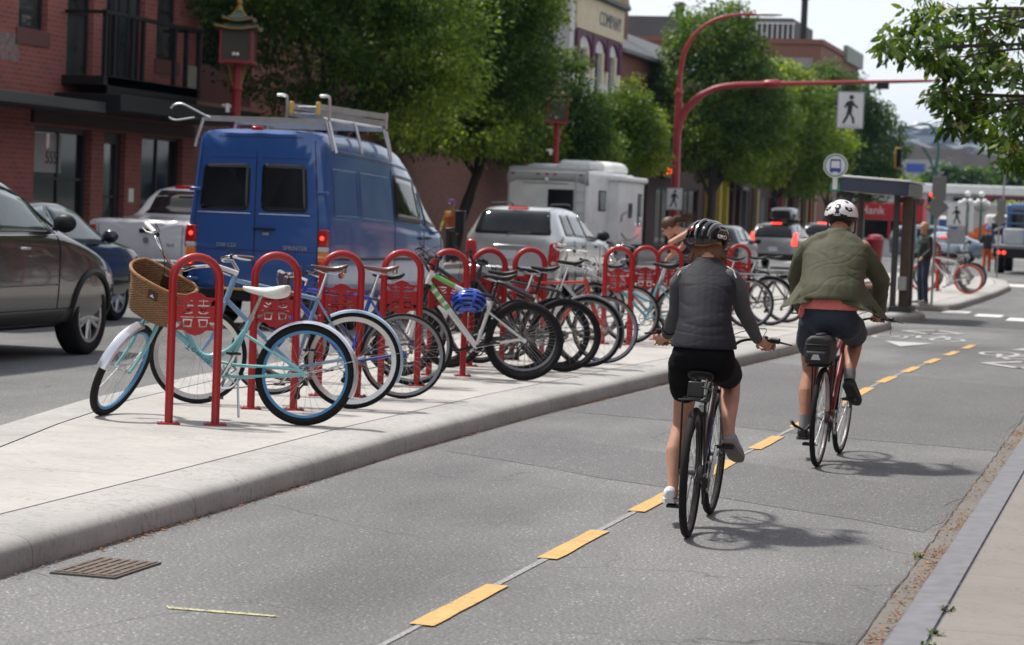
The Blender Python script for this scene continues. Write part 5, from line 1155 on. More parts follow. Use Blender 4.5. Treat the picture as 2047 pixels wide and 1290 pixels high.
def block(name, label, X, y0, y1, z1, depth, m, holes=(), z0=.14, cat='building', group=None):
    t = thing(name, label, cat, (X, (y0+y1)/2, 0), 0, group); cy = (y0+y1)/2
    b = MB(); facade(b, 0, y0-cy, y1-cy, z0, z1, [(h[0]-cy, h[1]-cy, h[2], h[3]) for h in holes])
    b.quad((0, y0-cy, z0), (-depth, y0-cy, z0), (-depth, y0-cy, z1), (0, y0-cy, z1)); b.quad((0, y1-cy, z0), (-depth, y1-cy, z0), (-depth, y1-cy, z1), (0, y1-cy, z1)); b.quad((-depth, y0-cy, z0), (-depth, y1-cy, z0), (-depth, y1-cy, z1), (-depth, y0-cy, z1))
    b.build('wall', m, t, smooth=0); MB().b2((-depth, y0-cy, z1-.05), (-.02, y1-cy, z1)).build('roof', mat('tar_roof', (.06, .06, .06), .9), t, smooth=0)
    return t, cy
def window(t, cy, h, X=0, d=.18, fr=.07, pm=None, bars=(), name='window', fm=None):
    y0, y1, z0, z1 = h[0]-cy, h[1]-cy, h[2], h[3]; b = MB(); x = X-d
    b.b2((x-.05, y0, z0), (x+.05, y0+fr, z1)).b2((x-.05, y1-fr, z0), (x+.05, y1, z1)).b2((x-.05, y0+fr, z0), (x+.05, y1-fr, z0+fr)).b2((x-.05, y0+fr, z1-fr), (x+.05, y1-fr, z1))
    for k in bars: 
        if k[0] == 'v': b.b2((x-.03, y0+(y1-y0)*k[1]-.03, z0+fr), (x+.03, y0+(y1-y0)*k[1]+.03, z1-fr))
        else: b.b2((x-.032, y0+fr, z0+(z1-z0)*k[1]-.03), (x+.032, y1-fr, z0+(z1-z0)*k[1]+.03))
    w = b.build(name, fm or WFR, t, smooth=0); MB().b2((x-.02, y0+fr*.5, z0+fr*.5), (x-.005, y1-fr*.5, z1-fr*.5)).build('pane', pm or PANE, w, smooth=0); return w
# --- red brick building with the balcony
H1 = [(36, 37.5, 4.9, 7.3), (39.4, 40.9, 4.9, 7.3), (42.55, 43.8, 4.9, 7.3), (44.7, 45.95, 4.1, 7.3), (46.55, 48.55, 4.1, 7.3), (49.2, 50.4, 4.75, 7.4)]
G1 = [(36.2, 41.6, .2, 3.05), (43.4, 46.05, .2, 3.0), (46.65, 47.75, .2, 3.0), (48.6, 50.9, .2, 3.0)]
up = [(a, b_, 8.4, 10.6) for a, b_, c, d in H1]
t, cy = block('brick_building', 'red brick building with black balcony, flat canopy and glazed ground floor doors', -22, 33, 51.5, 13, 12, BR1, H1+G1+up)
for h in H1+up: window(t, cy, h, bars=(('h', .42),) if h[1]-h[0] < 1.6 else (('v', .5), ('v', .27), ('v', .73)), pm=PANE)
for h in H1:
    if h[2] > 4.5: MB().b2((-.02, h[0]-.1-cy, h[2]-.32), (.03, h[1]+.1-cy, h[2]-.01)).build('window_sill', SOLD, t, smooth=0)
for h, bars in ((G1[0], (('v', .33), ('v', .66))), (G1[3], (('v', .5),))): window(t, cy, h, pm=PANED, bars=bars, name='shop_window')
d_ = window(t, cy, (43.45, 46.0, .2, 3.0), pm=PANED, bars=(('v', .52), ('h', .62)), name='glazed_door', fr=.12)
SIGNP = mat('sign_pane', (.25, .25, .25), .4); MB().b2((-.20, 43.6-cy, 2.05), (-.175, 44.95-cy, 2.85)).build('door_sign', SIGNP, d_, smooth=0)
text('door_number', '555', .36, frame_m((-.17, 44.5-cy, 2.35), (0, 1, 0), (0, 0, 1)), mat('number_dark', (.03, .03, .03), .6), d_, .004)
MB().b2((-.175, 44.25-cy, 2.55), (-.168, 44.4-cy, 2.85)).build('red_notice', TAILR, d_, smooth=0); MB().b2((-.2, 44.9-cy, .5), (-.17, 45.4-cy, 1.3)).build('door_poster', mat('poster_grey', (.16, .16, .14), .6), d_, smooth=0)
window(t, cy, G1[2], pm=PANE, bars=(('h', .5),), name='narrow_door', fr=.25); MB().ball((-.1, 45.6-cy, 1.15), .05, 6).build('door_knob', ALU, t)
MB().b2((.005, 47.95-cy, 1.5), (.02, 48.2-cy, 1.8)).build('wall_notice', WHITEPL, t, smooth=0)
MB().b2((.0, 44.2-cy, 3.36), (1.5, 51.9-cy, 3.70)).build('canopy', DKM, t, bevel=.02); MB().b2((.003, 33.2-cy, 3.30), (1.2, 44.15-cy, 3.52)).build('canopy', mat('canopy_grey', (.045, .05, .05), .5), t, bevel=.02)
MB().b2((.0, 43.2-cy, 3.04), (.08, 51.4-cy, 3.30)).build('canopy_beam', mat('brown_beam', (.05, .022, .018), .7), t, smooth=0)
bl_ = MB().b2((.01, 44.5-cy, 3.90), (.95, 49.6-cy, 4.08)).build('balcony', DKM, t, smooth=0)
for y in (44.62, 45.05, 45.95, 46.5, 48.15, 48.8, 49.5): MB().b2((.86, y-.05-cy, 4.08), (.94, y+.05-cy, 5.36)).build('baluster', DKM, bl_, smooth=0)
b = MB(); b.b2((.85, 44.55-cy, 5.36), (.96, 49.58-cy, 5.44)).b2((.02, 44.55-cy, 5.36), (.85, 44.62-cy, 5.43)).b2((.02, 49.5-cy, 5.36), (.85, 49.58-cy, 5.43)); b.build('balcony_rail', DKM, bl_, smooth=0)
b = MB(); b.b2((.93, 44.7-cy, 3.72), (.95, 49.4-cy, 4.1)); b.build('balcony_apron', DKM, bl_, smooth=0)
MB().b2((.9, 48.9-cy, 4.1), (.92, 49.4-cy, 4.6)).build('balcony_panel', mat('lichen_panel', (.16, .16, .13), .7), bl_, smooth=0)
MB().b2((-.01, 41.2-cy, 4.2), (.004, 42.6-cy, 4.75)).build('mortar_repair', mat('pale_repair', (.22, .16, .15), .9, 0, .4, 8), t, smooth=0)
t, cy = block('brick_building', 'long red brick building beside the balcony building, left of the picture', -22, -30, 32.9, 12, 10, BR2, [(y, y+1.5, z, z+2.2) for y in range(-28, 30, 5) for z in (.8, 4.6, 8.2)])
for y in range(-28, 30, 5):
    for z in (.8, 4.6, 8.2): window(t, cy, (y, y+1.5, z, z+2.2), pm=PANED)
# --- oxblood building set back, then brick walls behind the trees
t, cy = block('oxblood_building', 'dark oxblood rendered building set back beside the red brick one', -23.6, 51.5, 59, 11, 8, STUC, [(53, 54.2, 5, 7.2), (55.6, 56.8, 5, 7.2)])
for h in [(53, 54.2, 5, 7.2), (55.6, 56.8, 5, 7.2)]: window(t, cy, h, pm=PANED, bars=(('h', .5),))
MB().b2((-.03, 51.5-cy, .15), (.03, 59-cy, 4.1)).build('brick_base', BR2, t, smooth=0); MB().box((.12, 54.7-cy, 4.3), (.2, .12, .3)).build('wall_light', WHITEPL, t, bevel=.03)
bw = thing('brick_wall', 'dark brick wall with a black coping behind the leaning tree trunk', 'wall', (-22, 72, 0)); MB().b2((-.4, -13, .14), (0, 13.5, 3.8)).build('masonry', BR2, bw, smooth=0); MB().b2((-.45, -13, 3.802), (.12, 13.5, 3.98)).build('coping', DKM, bw, bevel=.02)
h_ = [(y, y+1.1, z, z+2) for y in (71, 74.5, 78, 82) for z in (4.8, 8.2)]
t, cy = block('brick_building', 'dark brick building rising behind the trees, left of the white ornate front', -23.5, 66, 87.2, 11.5, 9, BR2, h_)
for h in h_: window(t, cy, h, pm=PANED, bars=(('h', .5),))
# --- white ornate front
CREAM = mat('cream_paint', (.62, .55, .38), .7, 0, .1, 3); WST = mat('white_render', (.66, .66, .66), .75, 0, .08, 2, dirt=.2); PURP = mat('plum_trim', (.10, .02, .06), .6)
hw = [(88.9, 89.9, 6.4, 8.05), (91.6, 92.5, 6.4, 8.05), (94, 94.8, 6.4, 8.05), (88.9, 89.9, 2.5, 4.6), (91.6, 92.5, 2.5, 4.6), (94, 94.8, 2.5, 4.6)]
t, cy = block('ornate_building', 'white ornate building with plum trim, cream name panel and tan tiled parapet', -22, 87.3, 96.2, 11.6, 10, WST, hw)
for h in hw: window(t, cy, h, pm=PANED, bars=(('h', .5),), fr=.06)
MB().b2((0, 88-cy, 8.75), (.10, 96.1-cy, 10.1)).build('name_panel', CREAM, t, bevel=.02)
text('building_name', 'COMPANY', .80, frame_m((.11, 93.6-cy, 9.4), (0, 1, 0), (0, 0, 1)), mat('name_letter', (.10, .11, .15), .6), t, .01, sx=1.0)
MB().b2((.005, 87.3-cy, 10.11), (.35, 96.2-cy, 10.3)).build('cornice', mat('grey_cornice', (.10, .11, .12), .6), t, bevel=.03)
b = MB(); b.loft([[Vector((x, y-cy, z)) for x, z in ((.3, 10.31), (-.3, 12.2), (-.5, 12.2), (-.1, 10.31))] for y in (87.3, 96.2)]); b.build('parapet_tiles', brick('tan_tile', (.36, .25, .12), (.28, .19, .09), (.10, .07, .04), .28, .9, .2), t, smooth=0)
for y in (88.2, 90.8, 93.3, 95.5): MB().b2((.005, y-.22-cy, 7.4), (.16, y+.22-cy, 8.7)).build('plum_bracket', PURP, t, bevel=.04)
for y0, y1 in ((88.4, 90.6), (91.05, 93.1), (93.5, 95.3)):
    pts = [(y0-cy, 8.7)]+[((y0+y1)/2-cy+(y1-y0)/2*.92*cos(a), 8.05+.52*sin(a)) for a in [pi-pi*i/10 for i in range(11)]]+[(y1-cy, 8.7)]
    b = MB(); b.prism(pts, .10, Matrix(((0, 0, 1, .004), (1, 0, 0, 0), (0, 1, 0, 0), (0, 0, 0, 1)))); b.build('plum_arch', PURP, t, smooth=0)
for y in (88.5, 89.95, 90.8, 92.55, 93.3, 94.85): MB().b2((.003, y-cy, 6.9), (.06, y+.37-cy, 8.1)).build('cream_pilaster', CREAM, t, smooth=0)
MB().b2((.003, 87.4-cy, 6.1), (.12, 96.1-cy, 6.3)).build('string_course', WST, t, bevel=.02)
# --- brick hall with slate roof
t, cy = block('brick_hall', 'brick hall with a grey slate roof and a small pointed chimney', -22.3, 96.3, 128, 8.6, 8, BR3, [(99, 100.2, 5.2, 7.4), (103, 104.2, 5.2, 7.4), (107, 108.2, 5.2, 7.4)])
for y in (99, 103, 107): window(t, cy, (y, y+1.2, 5.2, 7.4), pm=PANED, bars=(('h', .5),))
SLATE = brick('slate', (.13, .14, .15), (.10, .105, .115), (.05, .05, .055), .4, .12, .2)
b = MB(); b.loft([[Vector((x, y-cy, z)) for x, z in ((.3, 8.62), (-3.6, 10.6), (-8.2, 8.62))] for y in (96.3, 128)]); b.build('slate_roof', SLATE, t, smooth=0); MB().b2((.18, 96.4-cy, 8.45), (.42, 127.9-cy, 8.6)).build('gutter', mat('lead_grey', (.2, .2, .21), .6), t, smooth=0)
c_ = MB().box((-2.2, 106.4-cy, 10.7), (.7, .7, 2.0)).build('chimney', BR3, t, smooth=0); MB().lathe([(.55, 0), (.3, .5), (.06, 1.1)], 4, Matrix.Translation((-2.2, 106.4-cy, 11.7)) @ Matrix.Rotation(pi/4, 4, 'Z')).build('pointed_cap', mat('terracotta_cap', (.16, .08, .06), .8), c_, smooth=0)
# --- tall brick block with green bands
t, cy = block('corner_block', 'tall brick corner block with green bands and a grey penthouse on the roof', -22, 155, 175, 13.5, 14, BR3, [])
GRN = mat('verdigris_band', (.16, .21, .18), .6, 0, .15, 2)
MB().b2((.004, 155.3-cy, 10.2), (.10, 174.8-cy, 11.6)).b2((.004, 166-cy, 13.0), (.3, 175.2-cy, 14.1)).build('green_band', GRN, t, smooth=0)
for k in range(5): MB().b2((.10, 156.5-cy+k*3.7, 10.4), (.13, 159.2-cy+k*3.7, 11.4)).build('band_window', PANED, t, smooth=0)
MB().b2((-11.5, 155-cy-.06, 6), (-.5, 155-cy-.004, 12.4)).build('rendered_panel', mat('mauve_render', (.26, .235, .235), .85, 0, .1, 1), t, smooth=0); MB().b2((-14.1, 154.85-cy, 13.3), (.15, 175.1-cy, 13.62)).build('parapet', BR3, t, smooth=0)
MB().b2((-13.5, 156.5-cy, 13.63), (-2.2, 166-cy, 15.1)).build('penthouse', mat('penthouse_grey', (.10, .095, .095), .8, 0, .15, 1), t, smooth=0)
b = MB()
for k in range(8): b.b2((-4.6+k*.35, 156.3-cy, 13.63), (-4.52+k*.35, 156.4-cy, 14.7))
b.b2((-4.6, 156.28-cy, 14.7), (-2, 156.42-cy, 14.8)).build('roof_rail', WST, t, smooth=0); MB().lathe([(.22, 0), (.22, 2.7), (.34, 2.75), (.34, 3.0)], 10, Matrix.Translation((-1.4, 156.2-cy, 13.6))).build('flue', DKM, t); MB().lathe([(.3, 0), (.3, .7), (.5, .8), (.3, 1.0)], 10, Matrix.Translation((-10, 157-cy, 15.1))).build('roof_vent', DKM, t)
# --- shop row under the trees with painted posts
t, cy = block('shop_row', 'row of dark timber shop fronts with yellow, cream and red posts under the trees', -21.9, 97, 154, 4.3, .36, mat('dark_brown_timber', (.045, .018, .014), .7, 0, .3, 2), [(99, 102, .3, 3), (104, 107.5, .3, 3), (110, 114, .3, 3), (126, 129, .3, 3.2), (133, 138, .3, 3), (142, 149, .3, 3)], cat='shop')
for h in [(99, 102, .3, 3), (104, 107.5, .3, 3), (110, 114, .3, 3), (126, 129, .3, 3.2), (133, 138, .3, 3), (142, 149, .3, 3)]: window(t, cy, h, pm=PANED, bars=(('v', .5),), name='shop_window', fm=mat('plum_frame', (.06, .02, .02), .6), d=.12)
PY = mat('yellow_post', (.50, .38, .03), .5); PC = mat('cream_post', (.42, .34, .20), .6); PR = mat('red_post', (.30, .02, .02), .5); PB = mat('brown_post', (.09, .035, .022), .6)
for y, m_ in ((115.8, PY), (117.2, PB), (118.6, PY), (120.6, PY), (122.5, PB), (124.5, PB), (130.2, PC), (140.4, PC), (146, PC), (149.2, PC), (151, PR), (152.8, PC), (143.5, PB), (139, PR)): MB().b2((.01, y-.2-cy, .14), (.32, y+.2-cy, 3.6)).build('post', m_, t, bevel=.03)
q = MB().b2((.01, 105-cy, 3.35), (.2, 108.2-cy, 4.05)).build('neon_sign', DKM, t)
NEON = emit('red_neon', (1, .07, .02), 3.0)
def squig(y0, n, w): return bez([(.23, y0-cy+i*w, 3.62+(.13 if i % 2 else -.05)+.04*((i*7) % 3)) for i in range(n)], 5)
MB().tube(squig(105.2, 9, .2), .035, 5).build('neon_tube', NEON, q); MB().tube(squig(107.35, 4, .16), .035, 5).tube([(.23, 107.9-cy, 3.5), (.23, 107.95-cy, 4.0)], .03, 5).build('neon_tube', NEON, q)
b = MB().b2((0, 125.4-cy, 1.0), (.5, 125.55-cy, 3.2)).b2((0, 123.9-cy, 3.2), (.5, 125.55-cy, 3.34)); b.build('steel_door_frame', GREY, t, smooth=0)
# --- unseen right-hand terrace, added to block sky and darken the vehicles' sides
hr = [(y, y+1.6, z, z+2.2) for y in range(4, 92, 4) for z in (4.2, 7.6)]
rt = thing('added_brick_terrace', 'unseen brick terrace added on the near side behind the right pavement', 'building', (9, 48, 0)); MB().b2((0, -60, .1), (10, 44, 11.5)).build('wall', BR1, rt, smooth=0)
for y in range(-58, 44, 5): 
    for z in (4.4, 8): MB().b2((-.04, y, z), (.02, y+1.6, z+2.2)).build('window', PANED, rt, smooth=0)
    MB().b2((-.05, y-.6, .5), (.02, y+3, 3.2)).build('shop_window', PANED, rt, smooth=0)
# ================================================================ street furniture
def lamp_post(label, x, y, group='red lantern lamp posts along the far pavement'):
    t = thing('lantern_lamp_post', label, 'street lamp', (x, y, .14), radians(14), group); t.scale = (.86, .86, .945)
    LRED = mat('shaded_lamp_red', (.24, .012, .014), .5, 0, .15, 5, dirt=.2); MB().lathe([(.20, 0), (.20, .25), (.13, .4), (.11, 3.95), (.12, 4.0), (.155, 4.05), (.12, 4.12), (.10, 4.6)], 14).build('post', LRED, t)  # lamp red and gold are darkened to stand in for the tree's shade
    GOLD = mat('shaded_gold_paint', (.27, .15, .025), .5, 0, .15, 10); JADE = mat('jade_roof', (.06, .12, .09), .5, 0, .15, 12); MESH = mat('lantern_mesh', (.055, .045, .036), .7, 0, .3, 90)
    b = MB()
    for k in range(4):
        a = pi/4+pi/2*k; b.tube(bez([(.1*cos(a), .1*sin(a), 4.05), (.19*cos(a), .19*sin(a), 4.3), (.30*cos(a), .30*sin(a), 4.6)], 4), .018, 5)
    b.build('bracket', GOLD, t)
    MB().box((0, 0, 4.635), (.84, .84, .07)).build('lantern_base', LRED, t, bevel=.01); MB().box((0, 0, 5.0), (.72, .72, .66)).build('lantern_panel', MESH, t)
    for sx in (1, -1):
        for sy in (1, -1): MB().box((sx*.37, sy*.37, 5.0), (.05, .05, .66)).build('corner_bar', LRED, t)
    for k in range(2): MB().ball((-.05+k*.09, -.375, 4.8), .045, 6).build('bulb', WHITEPL, t)
    for z, s_, h_ in ((5.33, .74, .16), (5.52, .52, .30)):
        rings = []
        for f, zz in ((1.0, .07), (.97, .02), (.80, .02), (.45, .14), (.10, h_)):
            rg = []
            for k in range(16):
                a = 2*pi*k/16+pi/4; c_ = max(abs(cos(a)), abs(sin(a))); up_ = .07*(1-min(1, (1/c_-.999)*0)) if False else 0
                rr = s_*f/c_; crn = (1/c_-1)/.4142; rg.append((rr*cos(a)*.72, rr*sin(a)*.72, z+zz+(.07*crn*f*f if f > .75 else 0)))
            rings.append(rg)
        MB().loft(rings).build('roof_tier', JADE, t, smooth=0); e = MB(); e.tube(rings[1], .022, 5, closed=True)
        for k in (0, 4, 8, 12): e.tube([r_[k] for r_ in rings[1:]], .02, 5)
        e.build('roof_edge', GOLD, t)
    MB().lathe([(.11, 5.78), (.07, 5.86), (.05, 5.9), (.075, 5.97), (.03, 6.05)], 10).build('finial', GOLD, t)
    MB().box((-.2, -.02, 3.62), (.1, .1, .2)).rod((-.35, 0, 3.68), (-.1, 0, 3.66), .03).build('speaker_box', WHITEPL, t, bevel=.02); return t
lamp_post('red lamp post with green and gold pagoda lantern standing left behind the blue van', -18.8, 46.2)
lamp_post('red lamp post with pagoda lantern half lost in leaves above the camper', -18.8, 73.4)
# walking figure for the signs, drawn as polygons
WALK_FIG = [[(.02+.075*cos(a*pi/8), .40+.075*sin(a*pi/8)) for a in range(16)],
            [(-.05, .29), (.06, .31), (.12, .20), (.24, .10), (.21, .055), (.07, .145), (.055, .02), (-.09, .02), (-.10, .15), (-.15, .06), (-.20, .085), (-.14, .24)],
            [(-.09, .03), (.055, .03), (.04, -.10), (.13, -.25), (.14, -.42), (.07, -.42), (.05, -.27), (-.02, -.12), (-.06, -.22), (-.17, -.42), (-.25, -.40), (-.13, -.17)]]
SIGNW = mat('white_sign_face', (.72, .72, .72), .35, 0, .03); SIGNB = mat('black_sign_ink', (.012, .014, .018), .5)
def ped_sign(name, parent, M, w, h, edge=None, flip=1, k=None):
    t = MB(); t.prism([(-w/2, -h/2), (w/2, -h/2), (w/2, h/2), (-w/2, h/2)], .05, M); o = t.build(name, edge or GREY, parent, bevel=.01)
    t = MB(); t.prism([(-w*.46, -h*.47), (w*.46, -h*.47), (w*.46, h*.47), (-w*.46, h*.47)], .006, M @ Matrix.Translation((0, 0, .05))); t.build('sign_face', SIGNW, o, smooth=0)
    k = k or h*.86
    for P in WALK_FIG:
        t = MB(); t.prism([(flip*x*k, y*k) for x, y in P], .004, M @ Matrix.Translation((0, 0, .058))); t.build('walking_figure', SIGNB, o, smooth=0)
    t = MB(); t.prism([(-w*.36, -h*.425), (w*.36, -h*.425), (w*.36, -h*.415), (-w*.36, -h*.415)], .003, M @ Matrix.Translation((0, 0, .058))); t.build('ground_line', SIGNB, o, smooth=0); return o
CR = mat('signal_red', (.30, .015, .02), .35, 0, .1, 4, coat=.3)
t = thing('signal_pole', 'red crossing pole with a curved lamp arm and a long mast arm over the road', 'signal pole', (-18.5, 91.4, 0))
b = MB(); b.tube([(0, 0, .1), (.0, 0, 3), (0, 0, 6.4)], [.20, .17, .14], 14).build('pole', CR, t)
MB().tube([(0, 0, 6.4), (0, 0, 6.5), (0, 0, 6.55), (0, 0, 6.7)], [.15, .18, .18, .11], 14).build('collar', CR, t)
MB().tube(bez([(0, 0, 6.6), (.03, 0, 7.4), (.18, 0, 8.2), (.6, 0, 8.9), (1.3, 0, 9.4), (2.2, 0, 9.62), (3.05, 0, 9.64)], 5), [.095]*12+[.075]*12+[.06]*7, 10).build('lamp_arm', CR, t)
MB().loft([[Vector((x, w*sin(a), 9.66+h_*cos(a))) for a in [2*pi*k/10 for k in range(10)]] for x, w, h_ in ((2.95, .06, .06), (3.2, .14, .09), (3.6, .16, .09), (3.95, .05, .04))]).build('lamp_head', WHITEPL, t)
MB().tube(bez([(.0, 0, 4.9), (.15, 0, 5.55), (.55, 0, 6.15), (1.2, 0, 6.62), (2.0, 0, 6.85), (3.2, 0, 6.93), (3.6, 0, 6.95)], 5), [.15]*14+[.12]*17, 10).tube([(3.5, 0, 6.95), (9.7, 0, 7.22), (10.1, 0, 7.24)], [.105, .06, .03], 10).build('mast_arm', CR, t)
MB().tube([(3.35, 0, 6.95), (3.45, 0, 6.95), (3.9, 0, 6.97), (4.0, 0, 6.97)], [.12, .17, .17, .12], 10).build('arm_flange', CR, t); MB().box((7.98, -.1, 6.99), (.46, .3, .26)).build('sensor_box', DKM, t, bevel=.03)
for x in (6.35, 7.15): MB().rod((x, 0, 7.05), (x, 0, 6.7), .025).build('sign_hanger', GREY, t)
ped_sign('crossing_sign', t, frame_m((6.78, -.05, 6.02), (1, .05, 0), (0, 0, 1)), 1.04, 1.44); ped_sign('crossing_sign', t, frame_m((.05, -.24, 2.33), (1, 0, 0), (0, 0, 1)), .64, .88)
# bus stop sign, shelter and bench
t = thing('bus_stop_sign', 'round white bus stop sign with a green ring and blue bus symbol', 'bus stop sign', (-4.80, 36, .147))
MB().rod((0, 0, .0), (0, 0, 2.2), .03).build('pole', GREY, t)
Mb = frame_m((0, -.04, 2.39), (1, 0, 0), (0, 0, 1)); b = MB(); b.prism([(.185*cos(a*pi/20), .185*sin(a*pi/20)) for a in range(40)], .02, Mb); b.build('disc', SIGNW, t, smooth=0)
GRS = mat('transit_green', (.02, .24, .14), .4); b = MB(); b.lathe([(.150, .0), (.168, 0), (.168, .004), (.150, .004), (.150, 0)], 40, Mb @ Matrix.Translation((0, 0, .0205)), cap=False); b.build('green_ring', GRS, t, smooth=0)
BUSB = mat('transit_blue', (.02, .05, .30), .4); b = MB(); Mq = Mb @ Matrix.Translation((0, 0, .0205))
for P in ([(-.085, -.09), (.085, -.09), (.085, -.035), (-.085, -.035)], [(-.085, -.035), (-.07, -.035), (-.065, .09), (-.08, .09)], [(.07, -.035), (.085, -.035), (.08, .09), (.065, .09)], [(-.08, .075), (.08, .075), (.07, .1), (-.07, .1)], [(-.07, -.11), (-.04, -.11), (-.04, -.09), (-.07, -.09)], [(.04, -.11), (.07, -.11), (.07, -.09), (.04, -.09)]): b.prism(P, .004, Mq)
b.build('bus_symbol', BUSB, t, smooth=0); MB().box((0, -.03, 2.13), (.075, .02, .20)).build('route_plate', SIGNW, t, smooth=0); MB().box((0, -.02, 2.06), (.15, .02, .12)).build('stop_plate', GRS, t, smooth=0)
NVY = mat('navy_roof', (.012, .018, .05), .4, 0, .1, 3, coat=.3); DKP = mat('dark_bronze_post', (.045, .042, .040), .5, .2, .1, 6); WDB = mat('brown_slats', (.085, .05, .03), .6, 0, .3, 8)
t = thing('bus_shelter', 'navy roofed bus shelter with dark bronze posts on the far end of the island', 'bus shelter', (-4.2, 41.0, .149))
RS = Matrix.Rotation(radians(2.6), 3, 'Y')
MB().box((-.58, 1.15, 2.17), (1.19, 2.5, .235), RS).build('roof', NVY, t, bevel=.02); MB().box((-.574, 1.15, 2.31), (1.24, 2.56, .035), RS).build('roof_cap', WHITEPL, t, bevel=.01); MB().box((-.16, 2.2, 1.97), (.36, 1.0, .10), RS).build('timber_soffit', WDB, t, smooth=0)
for x, y in ((-.24, .55), (-1.08, .55), (-1.08, 2.3)): MB().b2((x-.05, y-.05, 0), (x+.05, y+.05, 2.06)).build('post', DKP, t, bevel=.01)
MB().b2((-.16, .72, 0), (.0, 1.0, 2.02)).build('end_panel', WDB, t, bevel=.01); MB().b2((-.14, 1.01, 0), (.03, 1.3, 2.0)).build('end_panel', DKP, t, bevel=.01)
MB().b2((-.17, .56, .38), (-.02, .71, .62)).build('notice', mat('notice_grey', (.35, .36, .36), .5), t, bevel=.01)
MB().b2((-.30, .48, .0), (.08, 1.4, .10)).build('foot', DKP, t, bevel=.01)
bn = thing('bench', 'slatted wooden bench inside the bus shelter', 'bench', (-4.95, 42.4, .149)); MB().b2((-.2, -1.4, .40), (.25, 1.4, .46)).build('seat', mat('bench_wood', (.22, .11, .045), .6, 0, .2, 10), bn, bevel=.01); MB().b2((-.28, -1.4, .5), (-.2, 1.4, .85)).build('backrest', MATS['bench_wood'], bn, bevel=.01)
for y in (-1.1, 1.1): MB().b2((-.2, y-.03, 0), (.2, y+.03, .40)).build('leg', DKP, bn)
# sign backs on poles
def back_sign(label, x, y, h, ang):
    t = thing('sign_post', label, 'traffic sign', (x, y, .149), ang); MB().tube([(0, 0, 0), (.0, 0, h)], .026, 8).build('pole', GREY, t)
    SB = mat('sign_back_grey', (.17, .165, .16), .55, .3, .1, 5)
    MB().box((.05, -.03, h-.25), (.27, .012, .48)).build('sign_plate', SB, t, bevel=.004)
    b = MB(); b.prism([(-.24, 0), (0, -.24), (.24, 0), (0, .24)], .012, frame_m((.02, -.03, h-.62), (1, 0, 0), (0, 0, 1))); b.build('diamond_plate', SB, t, smooth=0)
    for dx_, dz in ((-.06, -.44), (-.15, -.62)): MB().box((dx_, -.045, h+dz), (.07, .004, .045)).build('sticker', mat('yellow_sticker', (.55, .38, .03), .5), t, smooth=0)
    return t
back_sign('grey backs of a tall and a diamond sign on a pole beside the standing man', -4.23, 46.7, 2.52, radians(-4)); back_sign('grey backs of two signs on a pole in front of the truck', -4.77, 74.2, 2.45, radians(-4))
t = thing('crossing_sign_post', 'white walking figure sign on two grey posts beyond the bus stop racks', 'traffic sign', (-6.55, 80, .0))
for x in (-.22, .3): MB().rod((x, 0, 0), (x, 0, 2.4), .03).build('post', GREY, t)
ped_sign('crossing_sign', t, frame_m((0, -.05, 2.06), (1, 0, 0), (0, 0, 1)), .66, .76, flip=-1); MB().b2((-.3, -.06, 1.1), (.32, -.03, 1.6)).build('lower_plate', GREY, t, smooth=0); MB().b2((.42, -.06, 1.55), (.56, -.03, 2.5)).build('side_plate', SIGNW, t, smooth=0)
t = thing('litter_bin', 'small red litter bin standing by the far junction', 'litter bin', (-11.7, 101.5, 0)); MB().lathe([(.30, 0), (.36, .9), (.40, .95), (.40, 1.02), (.34, 1.04)], 14).build('drum', CR, t); MB().lathe([(.36, 1.04), (.30, 1.16), (.1, 1.22)], 14).build('lid', CR, t)
# far junction
def signal(label, x, y, z):
    t = thing('traffic_signal', label, 'traffic light', (x, y, z)); YB = mat('signal_yellow', (.60, .32, .02), .5)
    MB().box((0, 0, 0), (.36, .05, 1.05)).build('backboard', YB, t, bevel=.02); MB().box((.05, -.08, 0), (.28, .12, .95)).build('housing', BLACKPL, t, bevel=.02)
    for k in (-1, 0, 1): MB().lathe([(.10, 0), (.11, .14)], 12, Matrix.Translation((.05, -.14, k*.3)) @ Matrix.Rotation(pi/2, 4, 'X'), cap=False).build('visor', BLACKPL, t)
    MB().rod((0, .05, .4), (0, .05, 1.6), .04).build('hanger', DKM, t)
    MB().tube([(0, .05, 1.6), (3.0, .05, 1.9)], .022, 5).build('arm', mat('green_lamp_paint', (.02, .10, .075), .5), t); return t
signal('yellow backed traffic light hanging over the far junction left of the green lamp post', -13.1, 122, 5.1); signal('yellow traffic light nearly hidden behind the overhanging leaves', -7.6, 122, 5.45)
LG = mat('green_lamp_paint', (.02, .10, .075), .5)
t = thing('street_lamp', 'dark green street lamp with a curved arm at the far junction', 'street lamp', (-11.76, 128, 0)); MB().tube([(0, 0, 0), (0, 0, 1), (.02, 0, 4.6)], [.22, .13, .11], 10).build('pole', LG, t); MB().tube(bez([(.02, 0, 4.6), (.15, 0, 5.6), (.02, 0, 6.5), (-.35, 0, 7.05), (-.9, 0, 7.15)], 5), .075, 8).tube(bez([(0, 0, 4.5), (-.3, 0, 5.3), (-.7, 0, 5.9)], 4), .06, 8).build('curved_arm', LG, t); MB().ball((-1.0, 0, 7.13), .16, 6, (1.8, .8, .5)).build('lamp_head', ALU, t); MB().box((-.12, -.1, 3.0), (.34, .3, .75)).build('signal_head', BLACKPL, t, bevel=.03); MB().ball((-.12, -.28, 3.35), .09, 6, (1, .4, 1)).build('red_lamp', BRAKE, t)
